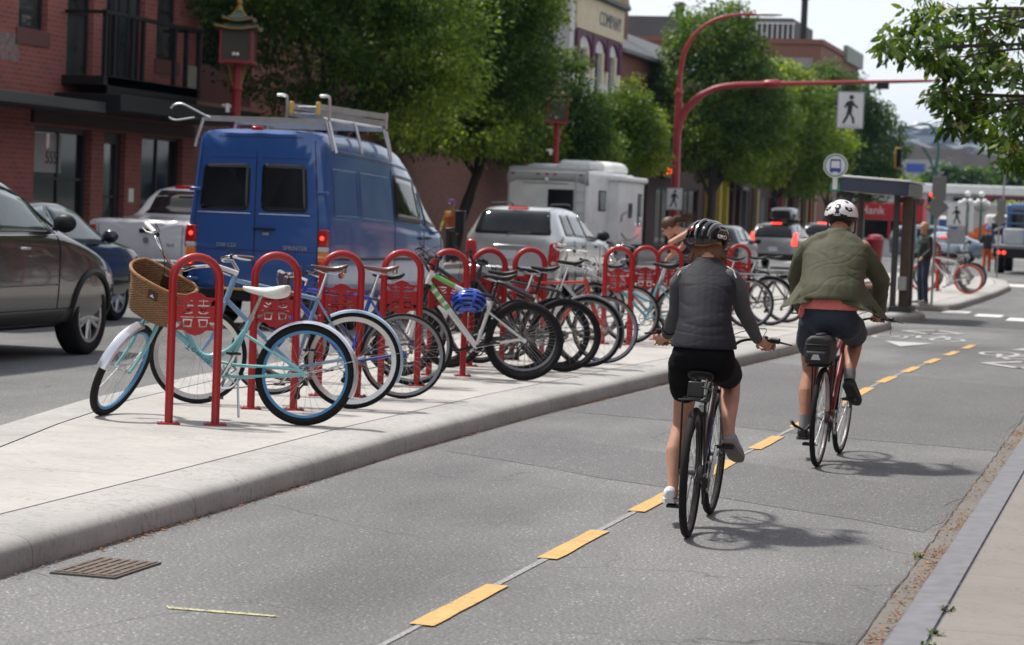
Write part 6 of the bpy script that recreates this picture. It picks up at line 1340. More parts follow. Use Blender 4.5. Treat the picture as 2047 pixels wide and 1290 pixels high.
for x, lb in ((-10.1, 'five-globe lamp post at the far junction, left one of the pair'), (-9.35, 'five-globe lamp post at the far junction, right one of the pair')):
    t = thing('globe_lamp', lb, 'street lamp', (x, 130, 0), 0, 'five-globe lamp posts at the far junction'); MB().tube([(0, 0, 0), (0, 0, .6), (0, 0, 2.7), (0, 0, 3.4)], [.16, .09, .06, .05], 10).build('post', LG, t); q = MB()
    for k in range(4): a = pi/2*k+.5; q.tube(bez([(0, 0, 2.6), (.25*cos(a), .25*sin(a), 2.62), (.40*cos(a), .40*sin(a), 2.85)], 3), .03, 5); MB().ball((.40*cos(a), .40*sin(a), 2.98+.12*(k % 2)), .15, 8).build('globe', WHITEPL, t)
    q.build('bracket', LG, t); MB().ball((0, 0, 3.5), .16, 8).build('globe', WHITEPL, t)
for x, y, z, lb in ((-13.5, 150, 5.2, 'slim grey lamp post beyond the junction, left of the traffic light'), (-10.4, 165, 5.9, 'slim grey lamp post with a flat head in front of the wood')):
    t = thing('slim_lamp', lb, 'street lamp', (x, y, 0)); MB().tube([(0, 0, 0), (0, 0, z)], .07, 6).build('pole', GREY, t); MB().box((-.35, 0, z), (.8, .2, .08)).build('lamp_head', ALU, t)
# things around the far junction
KR = mat('kiosk_red', (.48, .02, .025), .5); t = thing('food_kiosk', 'red food kiosk with white lettering beyond the bus shelter', 'kiosk', (-13.4, 122, 0))
MB().b2((-1.7, 0, 1.9), (1.7, 2.2, 2.75)).build('upper_panel', KR, t, bevel=.02); MB().b2((1.0, -.05, 2.751), (1.7, 2.2, 3.05)).build('raised_panel', KR, t, smooth=0); text('kiosk_name', 'Hank', .6, frame_m((-.9, -.02, 2.36), (1, 0, 0), (0, 0, 1)), SIGNW, t, .01); MB().b2((-1.6, .2, .0), (1.6, 2.1, .9)).build('counter', WST, t, smooth=0)
for x in (-1.6, 0, 1.55): MB().b2((x-.06, .05, .9), (x+.06, .17, 1.9)).build('post', KR, t, smooth=0)
MB().b2((.6, -.02, .9), (1.4, .03, 1.88)).build('side_panel', KR, t, smooth=0); MB().b2((-1.5, 1.9, .92), (1.5, 1.95, 1.88)).build('back_panel', PANE, t, smooth=0)
t = thing('portable_toilet', 'blue portable toilet behind the grey sign posts', 'toilet cabin', (-11.9, 140, 0)); PTB = mat('cabin_blue', (.02, .07, .26), .5); MB().box((0, 0, 1.05), (1.05, 1.05, 2.1)).build('cabin', PTB, t, bevel=.04); MB().loft([[Vector((x*s_, y*s_, z)) for x, y in ((-.55, -.55), (.55, -.55), (.55, .55), (-.55, .55))] for s_, z in ((1, 2.1), (.8, 2.3))]).build('roof', WHITEPL, t); MB().box((0, -.53, 1.0), (.7, .02, 1.8)).build('door', mat('cabin_door', (.03, .10, .33), .5), t, bevel=.01)
ORG = mat('safety_orange', (.72, .14, .02), .6); t = thing('road_works_sign', 'tilted orange road works boards left of the worker', 'road works sign', (-9.7, 133, 0)); MB().box((-.2, 0, .95), (1.1, .05, .75), rot('Y', .15)).build('board', ORG, t); MB().box((.25, .1, 1.5), (.9, .05, .6), rot('Y', -.5)).build('board', ORG, t)
for x in (-.5, .5): MB().rod((x, 0, 0), (x*.6, .05, 1.3), .03).build('leg', GREY, t)
b = MB()
for k in range(3): b.box((-.2, -.03, .8+k*.14), (.7, .005, .05))
b.build('board_lettering', SIGNB, t, smooth=0)
for x, lb in ((-10.35, 'orange traffic cone at the left of the orange boards'), (-8.7, 'orange traffic cone at the right of the orange boards')):
    t = thing('traffic_cone', lb, 'traffic cone', (x, 131, 0), 0, 'traffic cones by the road works'); MB().lathe([(.16, .04), (.03, .9)], 12).build('cone', ORG, t); MB().box((0, 0, .02), (.42, .42, .04)).build('base', BLACKPL, t); MB().lathe([(.115, .38), (.085, .58)], 12, cap=False).build('reflective_band', SIGNW, t)
t = thing('white_lorry', 'white lorry with a dark window parked beyond the worker', 'lorry', (-8.6, 141, 0)); MB().b2((-1.3, 0, .6), (1.3, 4, 2.5)).build('body', WST, t, bevel=.2, seg=3); MB().b2((-.9, -.03, 1.3), (-.1, .03, 2.0)).build('window', GL, t, bevel=.05)
for sx in (1, -1): MB().lathe([(.4, -.12), (.4, .12)], 16, Matrix.Translation((sx*1.0, .8, .4)) @ Matrix.Rotation(pi/2, 4, 'Y')).build('wheel', TYRE, t)
PALE = mat('pale_wall', (.46, .44, .41), .8, 0, .1, .6); t = thing('concrete_wall', 'long pale concrete wall across the end of the street', 'wall', (-10, 172, 0)); MB().b2((-16, 0, 0), (22, .4, 3.3)).build('masonry', PALE, t, smooth=0); MB().b2((-16, -.05, 3.301), (22, .45, 3.5)).build('coping', WST, t, smooth=0)
t = thing('wire_fence', 'wire mesh fence panels in front of the pale wall', 'fence', (-10, 160, 0)); q = MB()
for k in range(16): q.rod((-7+k*1.4, 0, 0), (-7+k*1.4, 0, 1.9), .04)
for z in (.2, 1.0, 1.9): q.rod((-7, 0, z), (14, 0, z), .03)
q.build('rail_and_posts', GREY, t)
hh = [(-18, -15, 1.5, 3.6), (-10, -7, 1.5, 3.6)]
t = thing('white_shed', 'long white waterfront building with a dark maroon sign', 'building', (-12, 230, 0)); MB().b2((-16, 0, 0), (30, 12, 4.85)).build('wall', mat('shed_grey', (.33, .34, .34), .8, 0, .1, .4), t, smooth=0); MB().b2((-16.4, -.5, 4.85), (30.4, 12.4, 5.75)).build('roof', WST, t, bevel=.1)
MB().b2((-7.2, -.3, 3.3), (-4.6, .0, 4.5)).build('dark_window', PANED, t, smooth=0); sg = MB().b2((-4.4, -.4, 3.5), (.3, -.02, 5.0)).build('maroon_sign', mat('maroon_board', (.16, .01, .03), .6), t, smooth=0); MB().b2((-3.6, -.45, 3.55), (-.2, -.40, 4.6)).build('sign_panel', DKM, sg, smooth=0); text('sign_name', 'MIRIAM', 1.0, frame_m((-1.9, -.46, 4.05), (1, 0, 0), (0, 0, 1)), SIGNW, sg, .01, sx=.85)
for k in range(9): MB().b2((-15+k*4.5, -.06, 1.2), (-12.6+k*4.5, .02, 3.2)).build('window', PANED, t, smooth=0)
t = thing('apartment_block', 'long brown roofed apartment building on the far shore', 'building', (-36, 430, 0)); MB().b2((-10, 0, 0), (16, 12, 12.4)).build('wall', PALE, t, smooth=0); MB().b2((-10.6, -.6, 12.4), (16.6, 12.6, 14.9)).build('roof', mat('brown_roof', (.17, .15, .14), .9, 0, .15, .3), t, smooth=0); MB().b2((-9, -.7, 14.91), (2, 10, 15.7)).build('roof_step', MATS['brown_roof'], t, smooth=0)
for k in range(8): MB().b2((-9.4+k*3.2, -.15, 9.8), (-7.6+k*3.2, .02, 11.6)).build('window', PANED, t, smooth=0)
t = thing('waterfront_building', 'grey building with a blue panel behind the yellow traffic light', 'building', (-42, 400, 0)); MB().b2((-6, 0, 0), (7, 10, 12.8)).build('wall', mat('shed_grey', (.33, .34, .34), .8), t, smooth=0); MB().b2((-6.2, -.2, 12.8), (7.2, 10.2, 13.3)).build('roof', MATS['brown_roof'], t, smooth=0); MB().b2((.5, -.2, 10.6), (3.6, -.01, 12.0)).build('blue_panel', BUSB, t, smooth=0)
# ================================================================ trees, hills, haze
LEAF1 = leafmat('leaf_maple', (.075, .145, .02), (.27, .35, .045)); LEAF2 = leafmat('leaf_light', (.13, .22, .025), (.36, .40, .055)); LEAF3 = leafmat('leaf_dark', (.045, .10, .022), (.14, .21, .035)); LEAFN = leafmat('leaf_near', (.042, .09, .015), (.17, .25, .035))
FLOW = mat('cream_blossom', (.50, .45, .22), .8, 0, .2, 30); RUSTL = mat('rusty_seeds', (.26, .12, .03), .8, 0, .3, 30)
BARK = mat('bark', (.045, .036, .030), .95, 0, .4, 14, bmp=.8, bscale=25)
def leaves_mesh(name, cen, per, rc, size, m, parent, seed, droop=.35, aspect=.55, kind=None):
    """cen: clump centres (n,3); each clump carries its own spray of leaf blades"""
    r = np.random.default_rng(seed); n = len(cen)*per
    c = np.repeat(cen, per, 0); cl = np.repeat(r.random(len(cen)), per)
    d = r.normal(size=(n, 3)); d /= np.linalg.norm(d, axis=1)[:, None]; rad = r.random(n)**.5
    p = c+d*(rad*rc)[:, None]*np.array([1, 1, .72])
    t = d*np.array([1, 1, .25])+r.normal(size=(n, 3))*.55+np.array([0, 0, -droop]); t /= np.linalg.norm(t, axis=1)[:, None]
    nn = d*.5+np.array([0, 0, .9])+r.normal(size=(n, 3))*.45; s = np.cross(t, nn); s /= np.maximum(1e-6, np.linalg.norm(s, axis=1))[:, None]
    nn = np.cross(s, t); L = size*(.6+.8*r.random(n))[:, None]; w = L*aspect*.5
    v = np.empty((n, 6, 3)); v[:, 0] = p; v[:, 1] = p+t*L*.35+s*w-nn*w*.25; v[:, 2] = p+t*L*.75+s*w*.7-nn*w*.35; v[:, 3] = p+t*L-nn*L*.12; v[:, 4] = p+t*L*.75-s*w*.7-nn*w*.35; v[:, 5] = p+t*L*.35-s*w-nn*w*.25
    me = bpy.data.meshes.new(name); me.vertices.add(n*6); me.vertices.foreach_set('co', v.reshape(-1).astype(np.float32))
    f = np.array([[0, 1, 2, 3], [0, 3, 4, 5]]); idx = (np.arange(n)[:, None, None]*6+f[None]).reshape(-1)
    me.loops.add(n*8); me.loops.foreach_set('vertex_index', idx.astype(np.int32)); me.polygons.add(n*2); me.polygons.foreach_set('loop_start', np.arange(0, n*8, 4, dtype=np.int32))
    me.update(calc_edges=True); me.attributes.new('tint', 'FLOAT', 'POINT').data.foreach_set('value', np.repeat(cl, 6).astype(np.float32)); me.materials.append(m); o = bpy.data.objects.new(name, me); COL.objects.link(o)
    if parent: o.parent = parent
    return o
def clumps(blobs, n, seed, shell=.45):
    r = np.random.default_rng(seed); vol = np.array([b[3]*b[4]*b[5] for b in blobs])**.67; out = []
    pick = r.choice(len(blobs), n, p=vol/vol.sum())
    for k in pick:
        x, y, z, a, b, c = blobs[k]; d = r.normal(size=3); d /= np.linalg.norm(d); q = shell+(1-shell)*r.random()**.6
        out.append((x+d[0]*a*q, y+d[1]*b*q, z+d[2]*c*q))
    return np.array(out)
def tree(label, base, blobs, nclump, per, rc, size, m, seed, trunk=.16, lean=(0, 0), group='street trees on the far pavement', flowers=0, fork=2.6):
    t = thing('street_tree', label, 'tree', base, 0, group); r = random.Random(seed); B = Vector(base)
    L = [(x-B.x, y-B.y, z-B.z, a, b, c) for x, y, z, a, b, c in blobs]; f = Vector((lean[0], lean[1], fork))
    k = MB(); k.tube(bez([(0, 0, -.05), (lean[0]*.25, lean[1]*.25, fork*.35), (lean[0]*.65, lean[1]*.65, fork*.7), f], 5), [trunk*1.45]+[trunk*1.15]*4+[trunk]*6+[trunk*.85]*5, 10)
    for (x, y, z, a, b, c) in L:
        e = Vector((x, y, z)); mid = f.lerp(e, .5)+Vector((r.uniform(-.3, .3), r.uniform(-.3, .3), .2)); k.tube(bez([f-Vector((0, 0, .2)), mid, e], 5), [trunk*.55]*4+[trunk*.38]*4+[trunk*.2]*3, 6)
        for j in range(4):
            e2 = e+Vector((r.uniform(-1, 1)*a, r.uniform(-1, 1)*b, r.uniform(-.6, .9)*c))*.8; k.tube([mid.lerp(e, .6), e2.lerp(e, .4)+Vector((0, 0, .1)), e2], [trunk*.2, trunk*.13, .012], 5)
    k.build('trunk', BARK, t); C = clumps(L, nclump, seed); cr = leaves_mesh('crown', C, per, rc, size, m, t, seed)
    if flowers:
        q = np.random.default_rng(seed+9); S = C[q.choice(len(C), flowers)]; fl = leaves_mesh('blossom', S, 16, rc*.32, size*.7, FLOW if seed % 2 else RUSTL, cr, seed+1); 
    return t
tree('broad street tree overhanging the left of the blue van, behind the nearer lamp post', (-19.6, 54, .14), [(-19.6, 53.5, 5.6, 2.9, 3.0, 1.9), (-20.3, 52.3, 7.2, 2.4, 2.6, 1.9), (-18.3, 55.5, 6.0, 2.3, 2.6, 1.9), (-18.6, 53.5, 8.2, 3, 3, 2), (-17.4, 54.2, 4.7, 1.7, 1.8, 1.3), (-18.2, 56.8, 4.4, 1.3, 1.6, 1.1)], 1050, 56, .5, .125, LEAF1, 11, flowers=20)
tree('broad street tree with a leaning dark trunk between the blue van and the camper', (-19.75, 65.4, .14), [(-19.5, 66.3, 5.6, 2.7, 2.7, 2.2), (-18.9, 66.2, 6.6, 1.8, 2.0, 2.3), (-20.8, 66.3, 7.2, 2.2, 2.4, 2.0), (-19.0, 66.6, 4.5, 1.5, 1.5, 1.2), (-19.0, 67.0, 6.4, 1.1, 1.2, 1.2), (-19.2, 66.6, 8.6, 2.3, 2.4, 1.6), (-20.6, 65, 4.4, 1.6, 1.6, 1.2), (-18.9, 64.2, 3.9, 1.3, 1.4, .8), (-20.3, 67.5, 4.0, 1.5, 1.5, .9), (-18.1, 67.8, 8.0, 1.1, 1.2, 1.1)], 1120, 56, .5, .13, LEAF1, 12, lean=(.55, .5), flowers=14)
tree('smaller street tree in front of the white ornate building', (-19.5, 85.4, .14), [(-19.6, 85.6, 5.0, 1.4, 1.4, 1.4), (-19.2, 86.6, 4.6, 1.2, 1.3, 1.2), (-19.9, 85.0, 4.0, 1.1, 1.2, .9), (-19.4, 86.4, 6.0, .6, .7, .9), (-19.2, 87.2, 4.9, 1.0, 1.0, 1.0), (-18.9, 87.0, 3.9, 1.1, 1.1, .8)], 560, 48, .40, .14, LEAF2, 13, trunk=.11, flowers=10)
tree('small street tree behind the second lantern lamp post', (-19.7, 79.5, .14), [(-19.7, 78.6, 4.6, 1.5, 1.6, 1.5), (-20.1, 77.8, 6.2, 1.2, 1.3, 1.1), (-19.2, 80.2, 3.8, 1.1, 1.2, .8), (-20.6, 77, 4.0, 1.3, 1.3, 1.0)], 480, 50, .42, .14, LEAF1, 14, trunk=.1, flowers=6)
tree('tall rounded street tree behind the red signal pole', (-19.5, 104.5, .14), [(-19.5, 104.5, 7.2, 3.3, 3.3, 2.8), (-19.6, 104, 9.6, 2.2, 2.3, 1.9), (-18.4, 107, 6.2, 2.4, 2.7, 2.1), (-20.6, 102.8, 5.4, 1.9, 1.9, 1.6), (-18.0, 108.5, 7.8, 1.5, 1.5, 1.3), (-19, 106, 4.3, 2.4, 2.4, 1.0)], 1000, 46, .55, .17, LEAF1, 15, flowers=16)
tree('yellow green street tree left of the bus stop sign', (-19.5, 123, .14), [(-19.3, 123, 6.8, 3.0, 3.2, 3.0), (-18.2, 126, 5.4, 2.5, 2.7, 2.2), (-20, 121, 5.0, 2, 2, 1.7), (-19.5, 123, 8.6, 1.6, 1.7, 1.4)], 760, 40, .6, .20, LEAF2, 16)
tree('dark green street tree behind the round bus stop sign', (-19.5, 143, .14), [(-19.3, 143, 7.4, 3.3, 3.5, 3.4), (-18.0, 147, 6.2, 2.8, 3.1, 2.9), (-19.5, 142, 9.6, 2, 2, 1.7), (-18, 149, 4.3, 1.9, 2, 1.5), (-20.4, 139, 5, 2, 2, 2)], 860, 40, .65, .23, LEAF3, 17)
for y_, sc_ in ((8, 1.0), (-10, 1.1), (24, .95)):
    o = copy_tree(bpy.data.objects['street_tree'], (-19.6, y_, .14), y_*.7, 'street tree on the far pavement left of the picture'); o.scale = (sc_,)*3
for k_, y_ in enumerate((40, 53, 66, 80)):
    o = copy_tree(bpy.data.objects['street_tree'], (2.9+.3*(k_ % 2), y_, .1), y_*1.3, 'street tree on the right pavement outside the picture', 'street trees on the right pavement')
# the near tree whose boughs hang in from the right
NB = [(-2.84, 26.09, 3.76, .143), (-2.65, 26.07, 3.9, .131), (-2.35, 23.94, 3.44, .131), (-2.68, 24.0, 3.44, .101), (-2.45, 25.81, 4.01, .141), (-2.25, 25.57, 3.7, .16), (-2.07, 25.41, 3.45, .18), (-1.92, 24.54, 3.85, .174), (-1.76, 25.25, 3.66, .21), (-1.53, 25.26, 3.87, .21), (-1.76, 25.19, 3.29, .199), (-1.47, 24.18, 3.28, .201), (-2.14, 24.83, 3.25, .125), (-2.25, 24.74, 3.04, .104), (-2.03, 25.54, 3.06, .139), (-1.63, 26.19, 3.06, .185), (-1.94, 26.08, 2.99, .152), (-2.17, 25.11, 2.83, .116), (-2.02, 24.87, 2.75, .104), (-1.68, 24.44, 2.78, .112), (-1.35, 23.89, 2.72, .129), (-1.46, 23.87, 2.51, .149), (-1.68, 24.92, 2.62, .083), (-1.37, 24.56, 2.44, .133), (-2.22, 24.71, 3.4, .114), (-1.9, 25.94, 3.55, .162)]
t = thing('street_tree', 'near tree with drooping leafy boughs entering at the top right corner', 'tree', (1.2, 25.2, .1)); B = Vector((1.2, 25.2, .1)); k = MB(); r = random.Random(5)
k.tube(bez([(0, 0, -.05), (-.05, 0, 1), (0, 0, 2.2)], 5), [.2]+[.15]*10, 10)
hubs = [Vector((-2.2, -.2, 3.4)), Vector((-2.4, .1, 2.85)), Vector((-1.9, -.2, 2.55)), Vector((-2.6, .4, 3.8))]
for h in hubs: k.tube(bez([(0, 0, 2.1), h*.5+Vector((0, 0, 1.3)), h+Vector((.3, 0, .15))], 6), [.09]*5+[.06]*4+[.035]*4, 7)
for x, y, z, q in NB:
    p = Vector((x, y, z))-B; h = min(hubs, key=lambda v: (v-p).length); k.tube(bez([h+Vector((.25, 0, .12)), h.lerp(p, .55)+Vector((0, 0, .07)), p], 4), [.022]*3+[.014]*3+[.008]*3, 5)
k.build('trunk', BARK, t)
C = [(x-B.x+r.gauss(0, q*.5), y-B.y+r.gauss(0, .22), z-B.z+r.gauss(0, q*.5)) for x, y, z, q in NB for j in range(6)]
for j in range(520):
    a = Vector((r.gauss(.6, 1.3), r.gauss(0, 1.6), r.gauss(4.3, .9))); 
    if a.z > 2.7 and a.x > -1.7+max(0, (3.6-a.z))*.8: C.append(tuple(a))
cr = leaves_mesh('crown', np.array(C), 20, .17, .115, LEAFN, t, 31, droop=.75, aspect=.42)
q = np.random.default_rng(4); S = np.array(C)[q.choice(150, 9)]; leaves_mesh('blossom', S, 22, .05, .06, FLOW, cr, 8); S = np.array(C)[q.choice(150, 9)]; leaves_mesh('blossom', S, 22, .05, .06, RUSTL, cr, 9)
# trees across the water
r = random.Random(8)
for x, y, z, a, h_, m_, lb in ((-19, 330, 8.2, 7, 5.2, LEAF3, 'dark dense tree above the white shed at the right edge'), (-25.5, 322, 6.6, 5.5, 3.6, LEAF3, 'dark low tree above the white shed, left of the largest'), (-31.5, 340, 6.6, 3.4, 3.4, LEAF1, 'bushy tree behind the traffic light on the far shore'), (-36.5, 335, 5.6, 3.2, 2.6, LEAF1, 'small tree left of the traffic light on the far shore'), (-34, 310, 6.4, 3.2, 2.8, LEAF2, 'light green shrubby tree below the traffic light'), (-12, 318, 7.5, 6, 4.5, LEAF3, 'dark tree beyond the right edge of the far shore')):
    tree(lb, (x, y, 0), [(x+r.uniform(-.6, .6)*a, y+r.uniform(-2, 2), z+r.uniform(-.3, .3)*h_, a*.6, 3, h_*.7) for j in range(5)]+[(x, y, z*.6, a*.8, 3, h_)], 260, 30, 1.1, .8, m_, int(x*-7), trunk=.3, group='trees on the far shore', fork=3)
for x, y, w in ((-6.2, 225, 2.2), (-9.5, 226, 2.6), (4, 224, 3.2), (-13, 205, 2.0)): tree('rounded green shrub tree by the white shed '+{-6.2: 'under the maroon sign', -9.5: 'left of the maroon sign', 4: 'at its far right', -13: 'at its left end'}[x], (x, y, 0), [(x, y, 2.2, w, 1.6, 1.6), (x+.8, y, 3, w*.6, 1.2, 1.1)], 160, 30, .6, .4, LEAF2, int(abs(x)*13), trunk=.12, group='shrub trees by the white shed', fork=1.2)
# far hills rising from the harbour
rng = np.random.default_rng(2); b = MB(); xs = np.linspace(-900, 420, 67); ys = np.linspace(480, 3000, 30); g = []
def hill_z(x, y):
    t_ = max(0, min(1, (y-480)/2100)); n_ = mnoise.fractal(Vector((x*.004, y*.0025, 3.1)), 1, 2, 5)
    return -1.2+(t_**1.25)*101*(1-.35*max(0, (y-2700)/300))+n_*7*t_+mnoise.fractal(Vector((x*.03, y*.004, 1)), 1, 2, 3)*2.5*t_
for y in ys:
    for x in xs: g.append((x, y, hill_z(x, y)))
nx = len(xs); b.add(g, [(j*nx+i, j*nx+i+1, (j+1)*nx+i+1, (j+1)*nx+i) for j in range(len(ys)-1) for i in range(nx-1)])
m, tt, p = nodes('far_hill'); co = N(tt, 'TexCoord'); n1 = N(tt, 'TexNoise', Scale=.03, Detail=8, Roughness=.7); tt.links.new(co.outputs['Object'], n1.inputs['Vector']); tt.links.new(ramp(tt, n1.outputs['Fac'], [(.40, (.022, .045, .035)), (.55, (.045, .07, .05)), (.63, (.14, .15, .15))]), p.inputs['Base Color']); p.inputs['Roughness'].default_value = .95
struct(b.build('hills', m, smooth=60))
HW = [mat('house_white', (.80, .79, .76), .8), mat('house_buff', (.42, .36, .29), .8), mat('house_grey', (.34, .35, .37), .8)]; HR = mat('house_roof', (.16, .14, .14), .9, 0, .3, .1); protos = []
for i, m_ in enumerate(HW):
    t = thing('hillside_house', ['small white house on the far hillside', 'small buff house on the far hillside', 'small grey house on the far hillside'][i], 'house', (0, 0, 0), 0, 'houses on the far hillside')
    MB().b2((-6, -4, -3), (6, 4, 5)).build('wall', m_, t, smooth=0); MB().loft([[Vector((x, y, z)) for x, z in ((-6.6, 5), (0, 8.5), (6.6, 5))] for y in (-4.5, 4.5)]).build('roof', HR, t, smooth=0); protos.append(t)
used = set()
for k in range(150):
    y = 700+1900*r.random()**.8; px = r.uniform(-.020, .085); x = -.152*y+px*y*1.0-8; q = protos[k % 3]; w_ = (x, y, hill_z(x, y)+.5)
    o = q if k < 3 else copy_tree(q); o.location = w_; s_ = r.uniform(.8, 1.7)*(.55 if y < 1200 else 1); o.scale = (s_*r.uniform(.8, 1.6), s_, s_*.8); o.rotation_euler = (0, 0, r.uniform(-.3, .3))
# haze between the town and the hills
HZ = MB().b2((-1600, -45, -6), (900, 3100, 135)).build('haze', None, smooth=0); HZ['kind'] = 'stuff'; HZ['label'] = 'thin blue summer haze between the town and the far hills'
m = bpy.data.materials.new('haze_air'); m.use_nodes = True; tt = m.node_tree; tt.nodes.remove(tt.nodes['Principled BSDF']); out = [n for n in tt.nodes if n.bl_idname == 'ShaderNodeOutputMaterial'][0]
v = N(tt, 'VolumePrincipled'); v.inputs['Color'].default_value = (.36, .62, 1, 1); v.inputs['Density'].default_value = .00008; v.inputs['Anisotropy'].default_value = .2; tt.links.new(v.outputs[0], out.inputs['Volume']); HZ.data.materials.append(m)
# ================================================================ people
SKIN = mat('fair_skin', (.50, .27, .19), .5, 0, .15, 9, spec=.4); SKIN2 = mat('tanned_skin', (.40, .20, .13), .5, 0, .15, 9, spec=.4)
for m_ in (SKIN, SKIN2):
    b_ = m_.node_tree.nodes['Principled BSDF']; b_.inputs['Subsurface Weight'].default_value = .12; b_.inputs['Subsurface Radius'].default_value = (.012, .005, .003)
def limb(b, pts, rs, n=14, sq=1.0):
    P = [Vector(p) for p in pts]; b.tube(P, rs, n, sq=sq)
    for p, r in zip(P, rs): b.ball(p, r*.985, 7)
    return b
def slong(b, stations, n=24):
    """closed body of elliptical rings: (x, y, z, half width, half depth)"""
    b.loft([[Vector((x+w*cos(2*pi*k/n), y+d*sin(2*pi*k/n), z)) for k in range(n)] for x, y, z, w, d in stations]); return b
def organic(name, b, m, parent, vox=.008, it=4, fold=None):
    o = b.build(name, m, None, smooth=0); r = o.modifiers.new('r', 'REMESH'); r.mode = 'VOXEL'; r.voxel_size = vox
    s = o.modifiers.new('s', 'SMOOTH'); s.factor = .5; s.iterations = it; bake(o); me = o.data
    if fold:
        me.update(); co = [v.co.copy() for v in me.vertices]; nr = [v.normal.copy() for v in me.vertices]
        for v, c, q in zip(me.vertices, co, nr): v.co = c+q*fold(c)
    me.polygons.foreach_set('use_smooth', [True]*len(me.polygons)); me.materials.clear(); me.materials.append(m); me.name = name
    if parent: o.parent = parent
    return o
def folds(amp, fx, fz, seed=0, bias=0):
    """thin creases running roughly across the cloth, with slack swells between them"""
    def f(c):
        w = mnoise.noise(Vector((c.x*4+seed, c.y*4, c.z*5)))*1.1
        n = mnoise.noise(Vector((c.x*fx+seed+w*.3, c.y*fx, c.z*fz+w+c.x*bias))); m = mnoise.noise(Vector((c.x*fx*1.7-seed, c.y*fx, c.z*fz*1.6-c.x*bias*2+w)))
        k = .5+.5*mnoise.noise(Vector((c.x*5, c.y*5+seed, c.z*5)))
        return amp*(-math.exp(-(n/.10)**2)*.9*k-math.exp(-(m/.08)**2)*.5*(1-k)+mnoise.noise(Vector((c.x*7, c.y*7, c.z*9+seed)))*.7)
    return f
def hand(b, wrist, grip, sd, along=(1, 0, 0), s=1.0):
    """palm behind the bar, four fingers curling over and under it, thumb tucked round the inner side"""
    w = Vector(wrist); g = Vector(grip); a = Vector(along)*sd; f = Vector((0, 1, 0)); u = Vector((0, 0, 1))
    for k in range(4):
        o = a*((-.034+.0225*k)*s); L = (1.0, 1.08, 1.02, .85)[k]
        kn = g+o+f*.004+u*.026; limb(b, [w.lerp(g, .35)+o*.55+u*.012, kn], [.0145*s, .0115*s], 10)
        limb(b, [kn, kn+f*.026*L+u*-.004, kn+f*.034*L-u*.026*L, kn+f*.016-u*.044*L, kn-f*.002-u*.046], [.0108*s, .0098*s, .0092*s, .0086*s, .0078*s], 9)
    limb(b, [w.lerp(g, .35)-a*.018, g-a*.046-f*.012+u*.012, g-a*.062+f*.010+u*.004, g-a*.058+f*.026-u*.012], [.0145*s, .012*s, .0105*s, .009*s], 9)
    limb(b, [w, w.lerp(g, .5)+u*.006, g+u*.012-f*.012], [.026*s, .030*s, .026*s], 12, .75)
def head(b, c, s, yaw, pitch=0, nose=True):
    """skull, jaw, nose, ears, brow, lips; faces +y turned by yaw"""
    R = rot('Z', yaw) @ rot('X', pitch); C = Vector(c); P = lambda x, y, z: C+R @ Vector((x*s, y*s, z*s))
    b.ball(P(0, -.012, .03), .098*s, 14, (.80, 1.0, .98), R); b.ball(P(0, .028, -.035), .072*s, 12, (.86, .9, 1.12), R)
    limb(b, [P(-.032, .055, -.085), P(0, .082, -.098), P(.032, .055, -.085)], [.022*s, .021*s, .022*s], 10)
    limb(b, [P(0, .088, .018), P(0, .112, -.022)], [.009*s, .0155*s], 8); limb(b, [P(-.05, .076, .03), P(0, .088, .034), P(.05, .076, .03)], [.012*s, .012*s, .012*s], 8)
    limb(b, [P(-.018, .092, -.055), P(0, .097, -.054), P(.018, .092, -.055)], [.008*s, .0095*s, .008*s], 8)
    for sd in (1, -1): b.ball(P(.079*sd, -.005, -.012), .03*s, 8, (.28, .62, 1.0), R); b.ball(P(.05*sd, .055, -.02), .026*s, 8)
    return R, P
def eyes(parent, P, s, R):
    for sd in (1, -1): MB().ball(P(.032*sd, .079, .012), .0115*s, 8).build('eye', mat('eye_dark', (.06, .05, .045), .2), parent)
def shoe(name, parent, heel, toe, m, solem, w=.044, up=(0, 0, 1), h=.075, lace=None, vox=.006):
    H = Vector(heel); T = Vector(toe); d = (T-H); L = d.length; d.normalize(); u = Vector(up); u = (u-d*u.dot(d)).normalized(); s = d.cross(u)
    b = MB(); b.loft([[H+d*(L*t)+s*(w*k*cos(a))+u*(h*hh*max(0, .5+.5*sin(a))+.008) for a in [2*pi*i/18 for i in range(18)]] for t, k, hh in ((-.02, .55, .75), (.05, .78, 1.02), (.25, .80, 1.05), (.45, .86, .82), (.65, .98, .62), (.85, .92, .5), (.97, .6, .38), (1.01, .3, .28))])
    o = organic(name, b, m, parent, vox, 2)
    q = MB(); q.loft([[H+d*(L*t)+s*(w*k*cos(a)*1.06)+u*(-.004+.022*(1 if sin(a) > 0 else 0)) for a in [2*pi*(i+.5)/18 for i in range(18)]] for t, k in ((-.04, .5), (.05, .82), (.25, .80), (.45, .84), (.65, 1.0), (.85, .94), (.98, .6), (1.03, .25))]); q.build('sole', solem, o, smooth=50)
    if lace: 
        q = MB()
        for t in (.42, .5, .58): q.tube([H+d*(L*t)-s*w*.5+u*h*.78, H+d*(L*t)+u*h*.92, H+d*(L*t)+s*w*.5+u*h*.78], .004, 5)
        q.build('laces', lace, o)
    return o
HB = mat('helmet_black_gloss', (.012, .012, .013), .2, 0, .1, coat=.6); HG = mat('helmet_grey_gloss', (.22, .22, .23), .25, .2, .1, coat=.5); HWH = mat('helmet_white', (.74, .74, .75), .22, 0, .03, coat=.6)
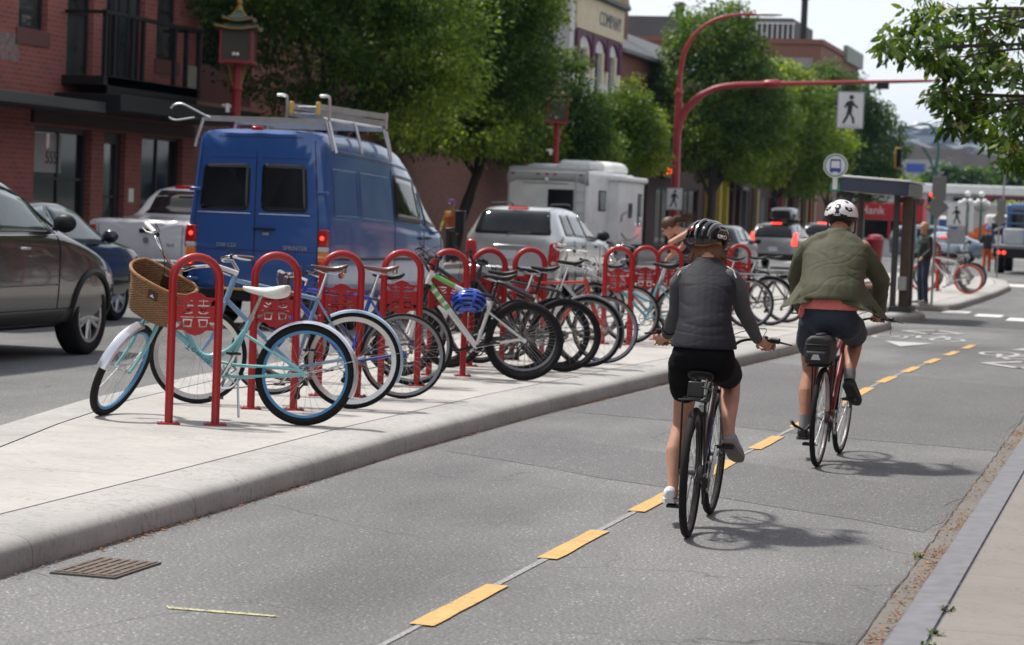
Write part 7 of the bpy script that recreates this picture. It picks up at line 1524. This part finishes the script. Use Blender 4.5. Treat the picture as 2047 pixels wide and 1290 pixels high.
# ---------------------------------------------------------------- woman on the black bike
wb_, wg = make_bike('bicycle', 'black city bicycle with a small rear rack ridden by the cyclist in the dark vest', (-2.30, 12.08, 0), radians(93.9), radians(1.2), radians(-2), None, wb=1.03, R=.342, tr=.021, style='diamond', col=BLK, rimc=mat('black_rim', (.02, .02, .02), .3, .3), bar='riser', barc=BLACKPL, gripc=BLACKPL, sad='sport', sadc=BLACKPL, sadh=.845, seat_l=.40, crank=1.5, rise=.06, stem=.07, spk=mat('dark_spoke', (.12, .12, .12), .3, 1))
MB().tube([(-.12, .055, .73), (-.13, .055, .735), (.24, .04, .735)], .0065, 6).tube([(-.12, -.055, .73), (.24, -.04, .735)], .0065, 6).tube(bez([(-.13, .075, .73), (-.145, 0, .735), (-.13, -.075, .73), (-.12, -.085, .79), (-.10, -.04, .80)], 4), .0065, 6).rod((.0, .065, .34), (-.10, .058, .73), .0055).rod((.0, -.065, .34), (-.10, -.058, .73), .0055).box((.02, 0, .737), (.26, .07, .006)).build('rear_rack', BLACKPL, wb_)
MB().box((-.03, 0, .78), (.03, .085, .085)).build('rear_reflector', mat('smoked_plate', (.02, .02, .02), .3), wb_, bevel=.008); MB().box((.30, 0, .78), (.02, .03, .02)).build('yellow_tag', mat('yellow_tag', (.5, .42, .02), .5), wb_)
BL_ = mat('blue_decal', (.02, .16, .50), .4)
fr = [o for o in wb_.children if o.name.startswith('frame')][0]
for k in range(5): MB().box(tuple(wg['bb'].lerp(wg['hb'], .3+.09*k)+Vector((-.004, -.0185, .0))), (.05, .006, .022), rot('Y', -.75)).build('decal', BL_, fr)
P1 = thing('person', 'woman cyclist in a black helmet, charcoal vest, grey sleeves and black shorts', 'cyclist', (-2.30, 12.08, 0), radians(3.9))
b = MB(); slong(b, [(.018, .225, .905, .09, .08), (.018, .225, .97, .135, .09), (.012, .265, 1.12, .115, .085), (0, .385, 1.30, .13, .09), (-.008, .445, 1.385, .12, .065), (-.012, .47, 1.42, .06, .05)])
limb(b, [(-.012, .47, 1.39), (-.02, .52, 1.46), (-.026, .56, 1.50)], [.052, .048, .050]); Rh, Ph = head(b, (-.028, .59, 1.535), .98, radians(-20), radians(-6))
for sd, el, wr_, gp in ((-1, (-.180, .53, 1.165), (-.252, .775, 1.012), (-.30, .862, .975)), (1, (.192, .55, 1.165), (.252, .775, 1.012), (.300, .862, .975))):
    limb(b, [(.13*sd, .43, 1.35), el, wr_], [.044, .035, .025]); hand(b, wr_, gp, sd)
limb(b, [(-.08, .25, .90), (-.102, .46, .70), (-.130, .57, .535)], [.08, .064, .047]); limb(b, [(-.130, .57, .535), (-.150, .49, .40), (-.142, .43, .27), (-.138, .405, .20)], [.046, .048, .034, .030]); limb(b, [(-.138, .40, .19), (-.15, .50, .155)], [.034, .03])
limb(b, [(.10, .25, .90), (.115, .52, .85), (.118, .74, .78)], [.088, .072, .053]); limb(b, [(.118, .735, .77), (.125, .62, .68), (.138, .51, .585), (.145, .465, .52)], [.052, .054, .038, .032]); limb(b, [(.145, .46, .51), (.165, .53, .455)], [.034, .03])
body = organic('body', b, SKIN, P1, .0062, 3); eyes(body, Ph, .98, Rh)
VEST = mat('charcoal_vest', (.017, .017, .023), .7, 0, .12, 40, spec=.25); SLV = mat('grey_knit_sleeve', (.075, .078, .086), .85, 0, .18, 220, bmp=.3, bscale=400); SHRT = mat('black_shorts_cloth', (.006, .006, .0075), .9, 0, .2, 60, spec=.15)
b = MB(); slong(b, [(.018, .215, .985, .176, .13), (.018, .218, 1.0, .177, .13), (.017, .232, 1.06, .16, .12), (.012, .265, 1.14, .141, .112), (.006, .325, 1.23, .145, .113), (0, .39, 1.32, .157, .112), (-.006, .43, 1.375, .152, .095), (-.01, .452, 1.41, .115, .078), (-.014, .475, 1.445, .068, .062), (-.016, .487, 1.462, .062, .058)])
organic('vest', b, VEST, P1, .0062, 2, folds(.0032, 2.6, 13, 3, 4))
for sd, el, wr_ in ((-1, (-.180, .53, 1.165), (-.248, .755, 1.022)), (1, (.192, .55, 1.165), (.248, .755, 1.022))):
    b = MB(); limb(b, [(.120*sd, .425, 1.358), (.158*sd, .452, 1.31), tuple(Vector(el)+Vector((-.006*sd, -.01, .01))), tuple(Vector(el).lerp(Vector(wr_), .5)), wr_], [.054, .057, .044, .040, .032]); organic('sleeve', b, SLV, P1, .007, 2, folds(.003, 4, 12, 7+sd))
    q = MB(); q.tube([(.10*sd, .435, 1.418), (.135*sd, .405, 1.40), (.158*sd, .37, 1.36)], .004, 5); q.build('reflective_piping', mat('piping_grey', (.5, .5, .5), .4), P1)
MB().tube([(-.234, .70, 1.055), (-.248, .752, 1.025)], [.043, .036], 12).build('watch_strap', BLACKPL, P1)
b = MB(); b.ball((.018, .225, .945), .1, 14, (1.70, 1.36, 1.15)); limb(b, [(-.075, .24, .90), (-.092, .36, .80), (-.100, .43, .745)], [.098, .090, .083]); limb(b, [(.095, .24, .90), (.108, .42, .865), (.114, .58, .825)], [.098, .09, .082]); slong(b, [(.018, .22, .95, .16, .115), (.018, .225, 1.02, .155, .11)])
organic('shorts', b, SHRT, P1, .0085, 3, folds(.005, 5, 7, 11))
WSH = mat('white_canvas_shoe', (.70, .70, .72), .7, 0, .06, 30); SOLE = mat('rubber_sole', (.22, .20, .18), .8); GSH = mat('grey_canvas_shoe', (.30, .30, .36), .7, 0, .1, 30)
shoe('shoe', P1, (-.148, .345, .135), (-.168, .585, .118), WSH, mat('white_sole', (.6, .6, .6), .6), lace=WSH); shoe('shoe', P1, (.146, .415, .468), (.192, .600, .352), GSH, SOLE, up=(0, .4, 1), lace=WSH)
b1, b2 = MB(), MB(); Rm = rot('Z', radians(90-22)) @ rot('Y', radians(8))
def helm(parent, c, sc, R, rib, alt, liner=BLACKPL, slots=6):
    """bicycle helmet; a few ribs carry the second colour"""
    x1, x2, x3 = MB(), MB(), MB(); make_helmet(x1, x3, c, sc, R, slots); o = x1.build('helmet', rib, parent, smooth=40); x3.build('helmet_liner', liner, o)
    C = Vector(c)
    for lat in (-.62, .0, .62) if alt else ():
        rows = []
        for i in range(19):
            lon = radians(70)+radians(108)*i/18; w = .035+.02*sin(pi*i/18); p = lambda la, kk: C+R @ Vector((sc[0]*cos(la)*cos(lon)*kk, sc[1]*sin(la)*kk, sc[2]*cos(la)*sin(lon)*kk))
            rows.append([p(lat-w, 1.0), p(lat-w*.7, 1.03), p(lat+w*.7, 1.03), p(lat+w, 1.0)])
        x2.loft(rows)
    if alt: x2.build('helmet_stripe', alt, o, smooth=40)
    return o
ho = helm(P1, (-.030, .588, 1.555), (.148, .112, .112), Rm, HB, HG)
b = MB(); Q = lambda x, y, z: Vector((-.030, .588, 1.555))+Rm @ Vector((x, y, z)); b.loft([[Q(.11+.07*t*cos(a)*1.0, .085*sin(a)*(1-.25*t), .012-.02*t+dz) for a in [-pi/2+pi*k/12 for k in range(13)]] for t, dz in ((0, .012), (1, .012), (1, .004), (0, .004))], caps=True); b.build('cap_peak', mat('cap_grey', (.30, .30, .33), .7), ho)
MB().ball(Q(-.125, .035, .035), .013, 7).build('red_badge', mat('badge_red', (.45, .02, .02), .5), ho); text('helmet_mark', 'GIRO', .030, frame_m(Q(-.045, -.1125, .012), Rm @ Vector((1, -.25, 0)), (0, 0, 1)), WHITEPL, ho, .001)
for sd in (1, -1): MB().tube([Q(.04, .082*sd, -.02), Q(.045, .078*sd, -.09), Q(.065, .03*sd, -.125)], .006, 5).build('chin_strap', BLACKPL, ho)
AUB = mat('auburn_hair', (.17, .065, .025), .55, 0, .4, 60)
b = MB(); r = random.Random(6)
for k in range(150):
    a = r.uniform(-.5, pi+.5)+pi; x = .078*cos(a); y = .085*sin(a)*.9; p = Vector((-.028, .575, 1.50))+Vector((x, y, 0)); sp = r.uniform(.35, 1)
    b.tube([p+Vector((0, .01, .03)), p+Vector((x*.12, y*.2, -.02)), p+Vector((x*.28*sp+r.gauss(0, .008), y*.35*sp, -.055*sp)), p+Vector((x*.25*sp+r.gauss(0, .016), y*.3*sp+r.gauss(0, .01), -.085*sp))], [.0065, .006, .0045, .001], 4)
b.build('hair', AUB, P1)
# ---------------------------------------------------------------- man on the red bike
REDB = paint('deep_red_paint', (.20, .006, .012)); 
mb_, mg = make_bike('bicycle', 'deep red bicycle with black rear rack ridden by the man in the olive jacket', (-2.18, 16.07, 0), radians(88.9), radians(1.5), radians(-1), None, wb=1.03, R=.342, tr=.019, style='diamond', col=REDB, forkc=BLK, rimc=ALU, bar='riser', barc=BLACKPL, sadh=.955, seat_l=.48, crank=1.45, rise=.05, stem=.07, rack=BLACKPL, kick=False)
MB().tube([(.05, .05, .30), (-.02, .10, .24), (-.10, .16, .28), (-.14, .175, .31)], [.009, .008, .011, .011], 6).build('kickstand', BLACKPL, mb_)
bg_ = thing('rack_bag', 'black rack bag with a pale reflective triangle on the red bicycle', 'bag', (-2.18, 16.07, 0), radians(88.9)); b = MB()
b.loft([[Vector((x, y*w_, z)) for y, z in ((-.08, .715), (.08, .715), (.092, .80), (.08, .88), (.045, .905), (-.045, .905), (-.08, .88), (-.092, .80))] for x, w_ in ((-.235, .9), (-.21, 1.0), (.0, 1.0), (.12, .95), (.14, .8))]); BAGM = mat('black_nylon', (.016, .016, .018), .6, 0, .2, 50); bo_ = b.build('main_pocket', BAGM, bg_, bevel=.02, seg=3)
MB().box((-.235, 0, .765), (.05, .145, .085)).build('rear_pocket', BAGM, bg_, bevel=.02, seg=3); MB().box((-.05, 0, .91), (.2, .05, .02)).build('handle', BAGM, bg_, bevel=.008); MB().box((-.24, 0, .845), (.012, .16, .012)).build('zip_flap', BLACKPL, bg_, bevel=.004); MB().box((.0, .0, .70), (.34, .14, .012)).build('base_plate', BLACKPL, bg_)
b = MB(); b.prism([(-.032, -.018), (.032, -.018), (.018, .018), (-.018, .018)], .004, frame_m((-.262, 0, .765), (0, -1, 0), (0, 0, 1))); b.build('reflective_triangle', mat('reflective_grey', (.5, .5, .5), .4), bg_, smooth=0)
P2 = thing('person', 'man cyclist in a white helmet, flapping olive green jacket and navy shorts', 'cyclist', (-2.18, 16.07, 0), radians(-1.1))
b = MB(); slong(b, [(.01, .20, .97, .15, .11), (.01, .21, 1.06, .16, .115), (.01, .25, 1.25, .15, .11), (.01, .36, 1.46, .17, .11), (.01, .40, 1.55, .13, .08), (.008, .43, 1.59, .065, .06)])
limb(b, [(.008, .44, 1.56), (.006, .50, 1.63), (.005, .54, 1.68)], [.062, .058, .06]); Rh, Ph = head(b, (.004, .575, 1.705), 1.06, radians(-4), radians(-4))
for sd, el, wr_, gp in ((-1, (-.29, .52, 1.27), (-.285, .76, 1.05), (-.285, .855, 1.005)), (1, (.315, .53, 1.275), (.275, .755, 1.045), (.265, .855, 1.0))):
    limb(b, [(.19*sd, .39, 1.51), el, wr_], [.055, .045, .031]); hand(b, wr_, gp, sd, s=1.12)
limb(b, [(-.10, .24, 1.0), (-.15, .46, .80), (-.165, .58, .62)], [.095, .08, .058]); limb(b, [(-.165, .58, .62), (-.172, .50, .47), (-.165, .44, .32), (-.163, .415, .24)], [.056, .060, .04, .036])
limb(b, [(.11, .24, 1.0), (.12, .52, .93), (.118, .76, .85)], [.095, .08, .059]); limb(b, [(.118, .755, .84), (.115, .65, .76), (.122, .53, .66), (.128, .475, .59)], [.056, .06, .043, .037])
body = organic('body', b, SKIN2, P2, .0068, 3); eyes(body, Ph, 1.06, Rh)
OLV = mat('olive_jacket_cloth', (.058, .060, .030), .75, 0, .16, 50, bmp=.15, bscale=300); PINK = mat('coral_shirt', (.72, .20, .17), .8, 0, .08, 20); NAVYS = mat('navy_shorts_cloth', (.018, .028, .045), .75, 0, .25, 25)
b = MB(); slong(b, [(.015, .175, 1.145, .238, .165), (.014, .18, 1.17, .236, .165), (.012, .215, 1.25, .225, .16), (.010, .29, 1.36, .225, .15), (.010, .35, 1.46, .232, .142), (.010, .385, 1.53, .205, .115), (.008, .41, 1.575, .13, .09), (.006, .43, 1.61, .082, .075), (.006, .445, 1.64, .074, .068)])
for sd, el, wr_ in ((-1, (-.285, .50, 1.28), (-.283, .735, 1.065)), (1, (.312, .51, 1.285), (.276, .735, 1.06))): limb(b, [(0, .415, 1.575), (.10*sd, .395, 1.535), (.175*sd, .385, 1.475), (.225*sd, .41, 1.42), tuple(el), wr_], [.07, .075, .085, .08, .066, .053])
def sheet3(P, t):  # a thick flap of cloth through a grid of points
    n = len(P[0]); V = [[Vector(p) for p in row] for row in P]; off = Vector((0, t, 0))
    b.loft([row+[p+off for p in row[::-1]] for row in V])
sheet3([[(-.08, .17, 1.34), (-.13, .17, 1.35), (-.17, .2, 1.36)], [(-.10, .13, 1.24), (-.17, .13, 1.24), (-.215, .2, 1.25)], [(-.10, .08, 1.16), (-.215, .06, 1.15), (-.275, .13, 1.14)], [(-.10, .05, 1.12), (-.24, .015, 1.09), (-.33, .09, 1.065)]], .035)
sheet3([[(.08, .17, 1.36), (.14, .18, 1.37), (.18, .22, 1.38)], [(.10, .13, 1.25), (.18, .14, 1.25), (.235, .22, 1.26)], [(.11, .08, 1.16), (.235, .09, 1.14), (.325, .23, 1.14)], [(.11, .05, 1.125), (.28, .055, 1.08), (.425, .26, 1.0)]], .035)
jk = organic('jacket', b, OLV, P2, .0078, 6, folds(.0065, 2.2, 7, 21, 4))
for z0, pts in ((1.05, [(.31, .10, 1.30), (.33, .12, 1.2), (.40, .2, 1.06)]),): pass
b = MB()
for k in range(14): b.tube([(.14+.003*k, .105-.004*k, 1.30-.013*k), (.1435+.003*k, .10-.004*k, 1.287-.013*k)], .0016, 4)
MB().tube([(.425, .265, 1.0), (.43, .262, .95), (.425, .26, .92)], .0025, 4).build('drawcord', BLACKPL, jk)
b = MB(); slong(b, [(.012, .195, 1.075, .205, .145), (.012, .197, 1.085, .207, .146), (.012, .20, 1.16, .198, .14), (.012, .21, 1.2, .19, .13)]); b.ball((-.175, .2, 1.05), .05, 8, (.6, 1.3, .9)); organic('shirt', b, PINK, P2, .008, 3, folds(.004, 6, 4, 2))
b = MB(); b.ball((.012, .205, 1.01), .1, 14, (1.92, 1.5, 1.32)); limb(b, [(-.10, .235, .98), (-.132, .36, .88), (-.15, .43, .815)], [.112, .108, .102]); limb(b, [(.115, .235, .98), (.125, .42, .945), (.128, .60, .895)], [.112, .106, .098]); slong(b, [(.012, .2, 1.0, .188, .13), (.012, .205, 1.12, .185, .13)])
organic('shorts', b, NAVYS, P2, .009, 3, folds(.007, 4, 6, 31))
SOCK = mat('grey_sock', (.20, .20, .21), .9, 0, .1, 90); BSH = mat('black_shoe', (.014, .014, .015), .6, 0, .2, 30)
for pts in (((-.165, .435, .31), (-.163, .415, .22)), ((.124, .51, .635), (.13, .465, .57))): b = MB(); b.tube(pts, [.043, .041], 14); b.build('sock', SOCK, P2)
shoe('shoe', P2, (-.168, .355, .148), (-.188, .615, .135), BSH, mat('dark_sole', (.05, .05, .05), .8), w=.048, lace=SOCK); shoe('shoe', P2, (.125, .415, .545), (.170, .610, .395), BSH, mat('dark_sole', (.05, .05, .05), .8), w=.048, up=(0, .45, 1))
Rm = rot('Z', radians(90-4)) @ rot('Y', radians(3)); C = Vector((.004, .572, 1.728))
# smooth white shell with dark rear openings
b = MB(); sc = (.148, .118, .112); pt = lambda lat, lon, k=1.0: C+Rm @ Vector((sc[0]*cos(lat)*cos(lon)*k, sc[1]*sin(lat)*k, sc[2]*cos(lat)*sin(lon)*k))
def pol(th, ph, k=1.0): return C+Rm @ Vector((sc[0]*sin(th)*cos(ph)*k, sc[1]*sin(th)*sin(ph)*k, sc[2]*cos(th)*k))
b.loft([[pol(th, 2*pi*j/40) for j in range(40)] for th in [.02+(pi*.5+.16)*i/16 for i in range(17)]]+[[pol(pi*.5+.16, 2*pi*j/40, .9) for j in range(40)]], caps=True); hw = b.build('helmet', HWH, P2, smooth=50)
b = MB(); b.loft([[pol(th, 2*pi*j/40, k) for j in range(40)] for th, k in ((pi*.5+.10, 1.012), (pi*.5+.19, 1.02), (pi*.5+.34, .985), (pi*.5+.40, .93))], caps=False); b.build('helmet_lower_band', BLACKPL, hw)
def vent(pts, nm='helmet_vent', m=BLACKPL, k=1.008, parent=hw):
    q = MB(); ctr = [sum(p[i] for p in pts)/len(pts) for i in (0, 1)]; ring = lambda s, kk: [pol(ctr[0]+(p[0]-ctr[0])*s, ctr[1]+(p[1]-ctr[1])*s, kk) for p in pts]
    q.loft([ring(1, .97), ring(1, k), ring(.6, k+.004), ring(.02, k+.004)], caps=True); q.build(nm, m, parent, smooth=40)
for s_ in (1, -1):
    vent([(1.02, pi+.48*s_), (1.10, pi+.95*s_), (1.32, pi+1.02*s_), (1.38, pi+.74*s_), (1.22, pi+.50*s_)]); vent([(1.15, pi+.66*s_), (1.17, pi+.84*s_), (1.25, pi+.84*s_), (1.24, pi+.7*s_)], 'helmet_rib', HWH, 1.016)
    vent([(.45, pi+.55*s_), (.5, pi+.95*s_), (.75, pi+.9*s_), (.72, pi+.65*s_)], k=1.006); vent([(.30, .8*s_), (.38, 1.2*s_), (.75, .9*s_), (.7, .6*s_)], k=1.006)
vent([(.86, pi-.16), (.86, pi+.16), (1.12, pi+.22), (1.30, pi+.10), (1.30, pi-.10), (1.12, pi-.22)]); vent([(.98, pi-.07), (.98, pi+.07), (1.14, pi+.08), (1.14, pi-.08)], 'helmet_rib', HWH, 1.018)
vent([(1.30, pi-.06), (1.30, pi+.06), (1.62, pi+.62), (1.80, pi+.60), (1.80, pi-.60), (1.62, pi-.62)], 'helmet_tail', BLACKPL, 1.012); vent([(1.55, pi-.22), (1.55, pi+.22), (1.585, pi+.22), (1.585, pi-.22)], 'helmet_mark', WHITEPL, 1.024)
for s_ in (1, -1): MB().tube([C+Rm @ Vector((.02, .10*s_, -.04)), C+Rm @ Vector((.03, .096*s_, -.11)), C+Rm @ Vector((.07, .03*s_, -.16))], .007, 5).build('chin_strap', mat('strap_red', (.10, .02, .02), .7), hw)
b = MB(); b.ball((.004, .54, 1.69), .078, 12, (1.02, .9, .8)); b.build('hair', mat('short_dark_hair', (.03, .02, .014), .8, 0, .3, 90), P2)
# ---------------------------------------------------------------- other people
def figure(label, loc, rz, H, top, bottom, shoem, skin=SKIN2, pose='stand', hairm=None, coat=None, inner=None, cap=None, vest=None, bands=None, bald=False, arm=None, backpack=False, yaw=0, sleeves=True):
    s = H/1.75; t = thing('person', label, 'person', loc, rz); t.scale = (s, s, s)
    b = MB(); slong(b, [(0, 0, .88, .15, .10), (0, 0, 1.08, .14, .095), (0, .01, 1.3, .16, .10), (0, 0, 1.42, .14, .085), (0, -.005, 1.47, .06, .055)]); limb(b, [(0, -.005, 1.45), (0, .015, 1.54)], [.056, .054]); R, P = head(b, (0, .03, 1.63), 1.02, yaw, -.1)
    A = arm or {1: ((.25, .0, 1.16), (.24, .16, .98)), -1: ((-.25, -.02, 1.15), (-.25, .10, .92))}
    for sd in (1, -1):
        el, wr_ = A[sd]; limb(b, [(.17*sd, 0, 1.40), el, wr_], [.05, .042, .029]); w = Vector(wr_); d = (w-Vector(el)).normalized()
        limb(b, [w, w+d*.05], [.03, .034], 10, .6); q = d.orthogonal().normalized() if abs(d.x) > .8 else Vector((1, 0, 0))
        for k in range(4): o = Vector((0, 1, 0))*(-.024+.016*k) if abs(d.y) < .6 else q*(-.024+.016*k); limb(b, [w+d*.07+o, w+d*(.105+.01*(k in (1, 2)))+o, w+d*.13+o*.8+Vector((-.012*sd, 0, 0))], [.0105, .0095, .008], 8)
        limb(b, [w+d*.03, w+d*.06+Vector((-.01*sd, .035, 0)), w+d*.09+Vector((-.015*sd, .045, 0))], [.013, .011, .009], 8)
    for sd in (1, -1): limb(b, [(.085*sd, 0, .90), (.095*sd, .02, .5), (.10*sd, -.02, .1)], [.085, .058, .036])
    body = organic('body', b, skin, t, .010, 2); eyes(body, P, 1.02, R)
    b = MB(); b.ball((0, 0, .93), .1, 12, (1.62, 1.25, 1.1))
    for sd in (1, -1): limb(b, [(.085*sd, 0, .90), (.095*sd, .02, .5), (.10*sd, -.015, .09)], [.098, .075, .062])
    tr = organic('trousers', b, bottom, t, .011, 2, folds(.006, 5, 9, 5))
    b = MB(); slong(b, [(0, 0, .90, .185, .135), (0, 0, .92, .186, .136), (0, 0, 1.1, .172, .125), (0, .01, 1.3, .19, .128), (0, 0, 1.42, .165, .105), (0, -.005, 1.475, .08, .072)])
    if sleeves:
        for sd in (1, -1): el, wr_ = A[sd]; limb(b, [(.165*sd, 0, 1.40), el, tuple(Vector(el).lerp(Vector(wr_), .92))], [.068, .058, .045])
    organic('top', b, top, t, .011, 2, folds(.006, 4, 9, 8))
    if inner: MB().loft([[Vector((x, y, z)) for x in (-w_, -w_*.3, w_*.3, w_)] for z, y, w_ in ((.98, .142, .035), (1.2, .141, .05), (1.42, .112, .06))], caps=False, closed=False).build('shirt_front', inner, t).modifiers.new('s', 'SOLIDIFY').thickness = .012
    for sd in (1, -1): shoe('shoe', t, (.10*sd, -.075, .005), (.125*sd, .19, .0), shoem, SOLE, w=.05, vox=.01)
    if hairm and not bald: b = MB(); b.ball(P(0, -.022, .045), .105, 12, (.84, 1, .94), R); organic('hair', b, hairm, t, .012, 2)
    if bald and hairm: b = MB(); b.ball(P(0, -.035, -.012), .094, 10, (.90, .82, .5), R); organic('hair', b, hairm, t, .012, 2)
    if cap: b = MB(); b.loft([[P(.112*k*cos(a)*.9, .005+.125*k*sin(a), z) for a in [2*pi*i/20 for i in range(20)]] for k, z in ((1.12, .045), (1.0, .06), (.97, .10), (.75, .15), (.3, .172))]); b.build('hard_hat', cap, t)
    if vest: b = MB(); slong(b, [(0, 0, .95, .195, .145), (0, 0, 1.1, .182, .135), (0, .01, 1.3, .198, .138), (0, 0, 1.42, .168, .113)]); organic('hi_vis_vest', b, vest, t, .011, 2)
    if bands:
        for z, w_, d_ in bands: b = MB(); b.loft([[Vector((w_*cos(a), .01+d_*sin(a), z+dz)) for a in [2*pi*i/20 for i in range(20)]] for dz in (0, .05)], caps=False); b.build('reflective_band', mat('band_yellow', (.62, .62, .12), .5), t)
    if backpack: b = MB(); b.ball((.02, -.19, 1.22), .13, 10, (1.1, .7, 1.5)); organic('backpack', b, BAGM, t, .012, 2)
    return t
figure('balding older man standing in dark jacket and jeans by the bus shelter', (-4.44, 46.98, .15), radians(128), 1.60, mat('dark_jacket', (.016, .017, .018), .7, 0, .2, 30), mat('denim', (.022, .035, .065), .85, 0, .3, 30, bmp=.2), mat('grey_trainer', (.16, .15, .14), .7), SKIN, hairm=mat('grey_hair', (.30, .29, .28), .7), inner=mat('bottle_green_shirt', (.025, .075, .055), .8), bald=True, backpack=True, arm={1: ((.25, -.04, 1.16), (.17, .15, 1.02)), -1: ((-.24, .0, 1.15), (-.20, .16, 1.0))})
figure('worker in orange trousers, dark top and blue hard hat beside the truck', (-6.35, 92.5, 0), radians(10), 1.72, mat('dark_work_top', (.03, .03, .032), .8), mat('hi_vis_orange', (.55, .10, .02), .7, 0, .12, 12), BSH, cap=mat('blue_hard_hat', (.03, .16, .50), .35), bands=[(.30, .105, .10)], arm={1: ((.27, .05, 1.16), (.12, .24, 1.12)), -1: ((-.27, .05, 1.16), (-.12, .24, 1.12))})
figure('worker in orange and yellow vest beyond the nose of the blue van', (-18.75, 62, .14), radians(170), 1.70, mat('yellow_work_shirt', (.26, .19, .03), .8), mat('dark_work_trousers', (.03, .03, .03), .8), BSH, cap=mat('purple_hard_hat', (.14, .06, .22), .35), vest=mat('dusty_orange', (.32, .07, .02), .8))
# person bending over the racks, facing left
t = thing('person', 'brown-haired person in a black sleeveless top bending over the bicycles', 'person', (-5.58, 30.1, .15), radians(92))
BRN = mat('brown_hair', (.085, .042, .022), .55, 0, .3, 50); BTOP = mat('black_vest_top', (.012, .012, .013), .8)
# local: y forward (towards -x in the street), z up
b = MB(); limb(b, [(0, .0, .92), (0, .13, 1.12), (0, .28, 1.27)], [.13, .12, .125], 16, .8); limb(b, [(0, .33, 1.30), (0, .42, 1.335), (0, .48, 1.35)], [.06, .052, .05]); R, P = head(b, (0, .56, 1.37), .98, 0, radians(-38))
for sd, el, w in ((1, (.24, .42, 1.12), (.17, .56, .99)), (-1, (-.22, .50, 1.18), (-.16, .47, 1.05))):
    limb(b, [(.15*sd, .30, 1.30), el, w], [.048, .038, .026]); W0 = Vector(w); limb(b, [W0, W0+Vector((-.01*sd, .04, -.045))], [.028, .03], 10, .6)
    for k in range(4): limb(b, [W0+Vector((-.02*sd+.014*k-.02, .06, -.06)), W0+Vector((-.02*sd+.014*k-.02, .085, -.085)), W0+Vector((-.02*sd+.014*k-.02, .075, -.115))], [.0105, .0095, .008], 8)
    limb(b, [W0+Vector((-.02*sd, .02, -.02)), W0+Vector((-.045*sd, .05, -.05)), W0+Vector((-.045*sd, .07, -.07))], [.012, .011, .009], 8)
for sd in (1, -1): limb(b, [(.085*sd, 0, .90), (.095*sd, .04, .5), (.10*sd, -.02, .1)], [.088, .058, .036])
body = organic('body', b, SKIN, t, .009, 2); eyes(body, P, .98, R)
b = MB(); limb(b, [(0, .0, .94), (0, .13, 1.12), (0, .26, 1.255)], [.142, .134, .138], 16, .82); organic('top', b, BTOP, t, .01, 2, folds(.005, 5, 9, 3))
b = MB(); b.ball((0, -.01, .92), .1, 12, (1.6, 1.4, 1.15))
for sd in (1, -1): limb(b, [(.085*sd, 0, .90), (.095*sd, .04, .5), (.10*sd, -.015, .09)], [.10, .07, .05])
organic('trousers', b, mat('black_leggings', (.014, .014, .016), .8), t, .011, 2)
b = MB(); b.ball(P(0, -.02, .045), .104, 12, (.86, 1.02, .95), R); limb(b, [P(0, -.10, .03), P(0, -.15, .05), P(.01, -.21, .02)], [.04, .035, .02]); organic('hair', b, BRN, t, .010, 2)
b = MB(); rr_ = random.Random(2)
for k in range(60):
    a = P(rr_.gauss(0, .02), -.12, .03+rr_.gauss(0, .015)); e = Vector((rr_.gauss(0, .05), -.20-rr_.random()*.1, rr_.gauss(.03, .05))); b.tube([a, a+e*.5+Vector((0, 0, .025)), a+e], [.007, .005, .0012], 4)
b.build('ponytail', BRN, t)
for sd in (1, -1): shoe('shoe', t, (.10*sd, -.075, .005), (.12*sd, .18, .0), BSH, SOLE, w=.048, vox=.01)
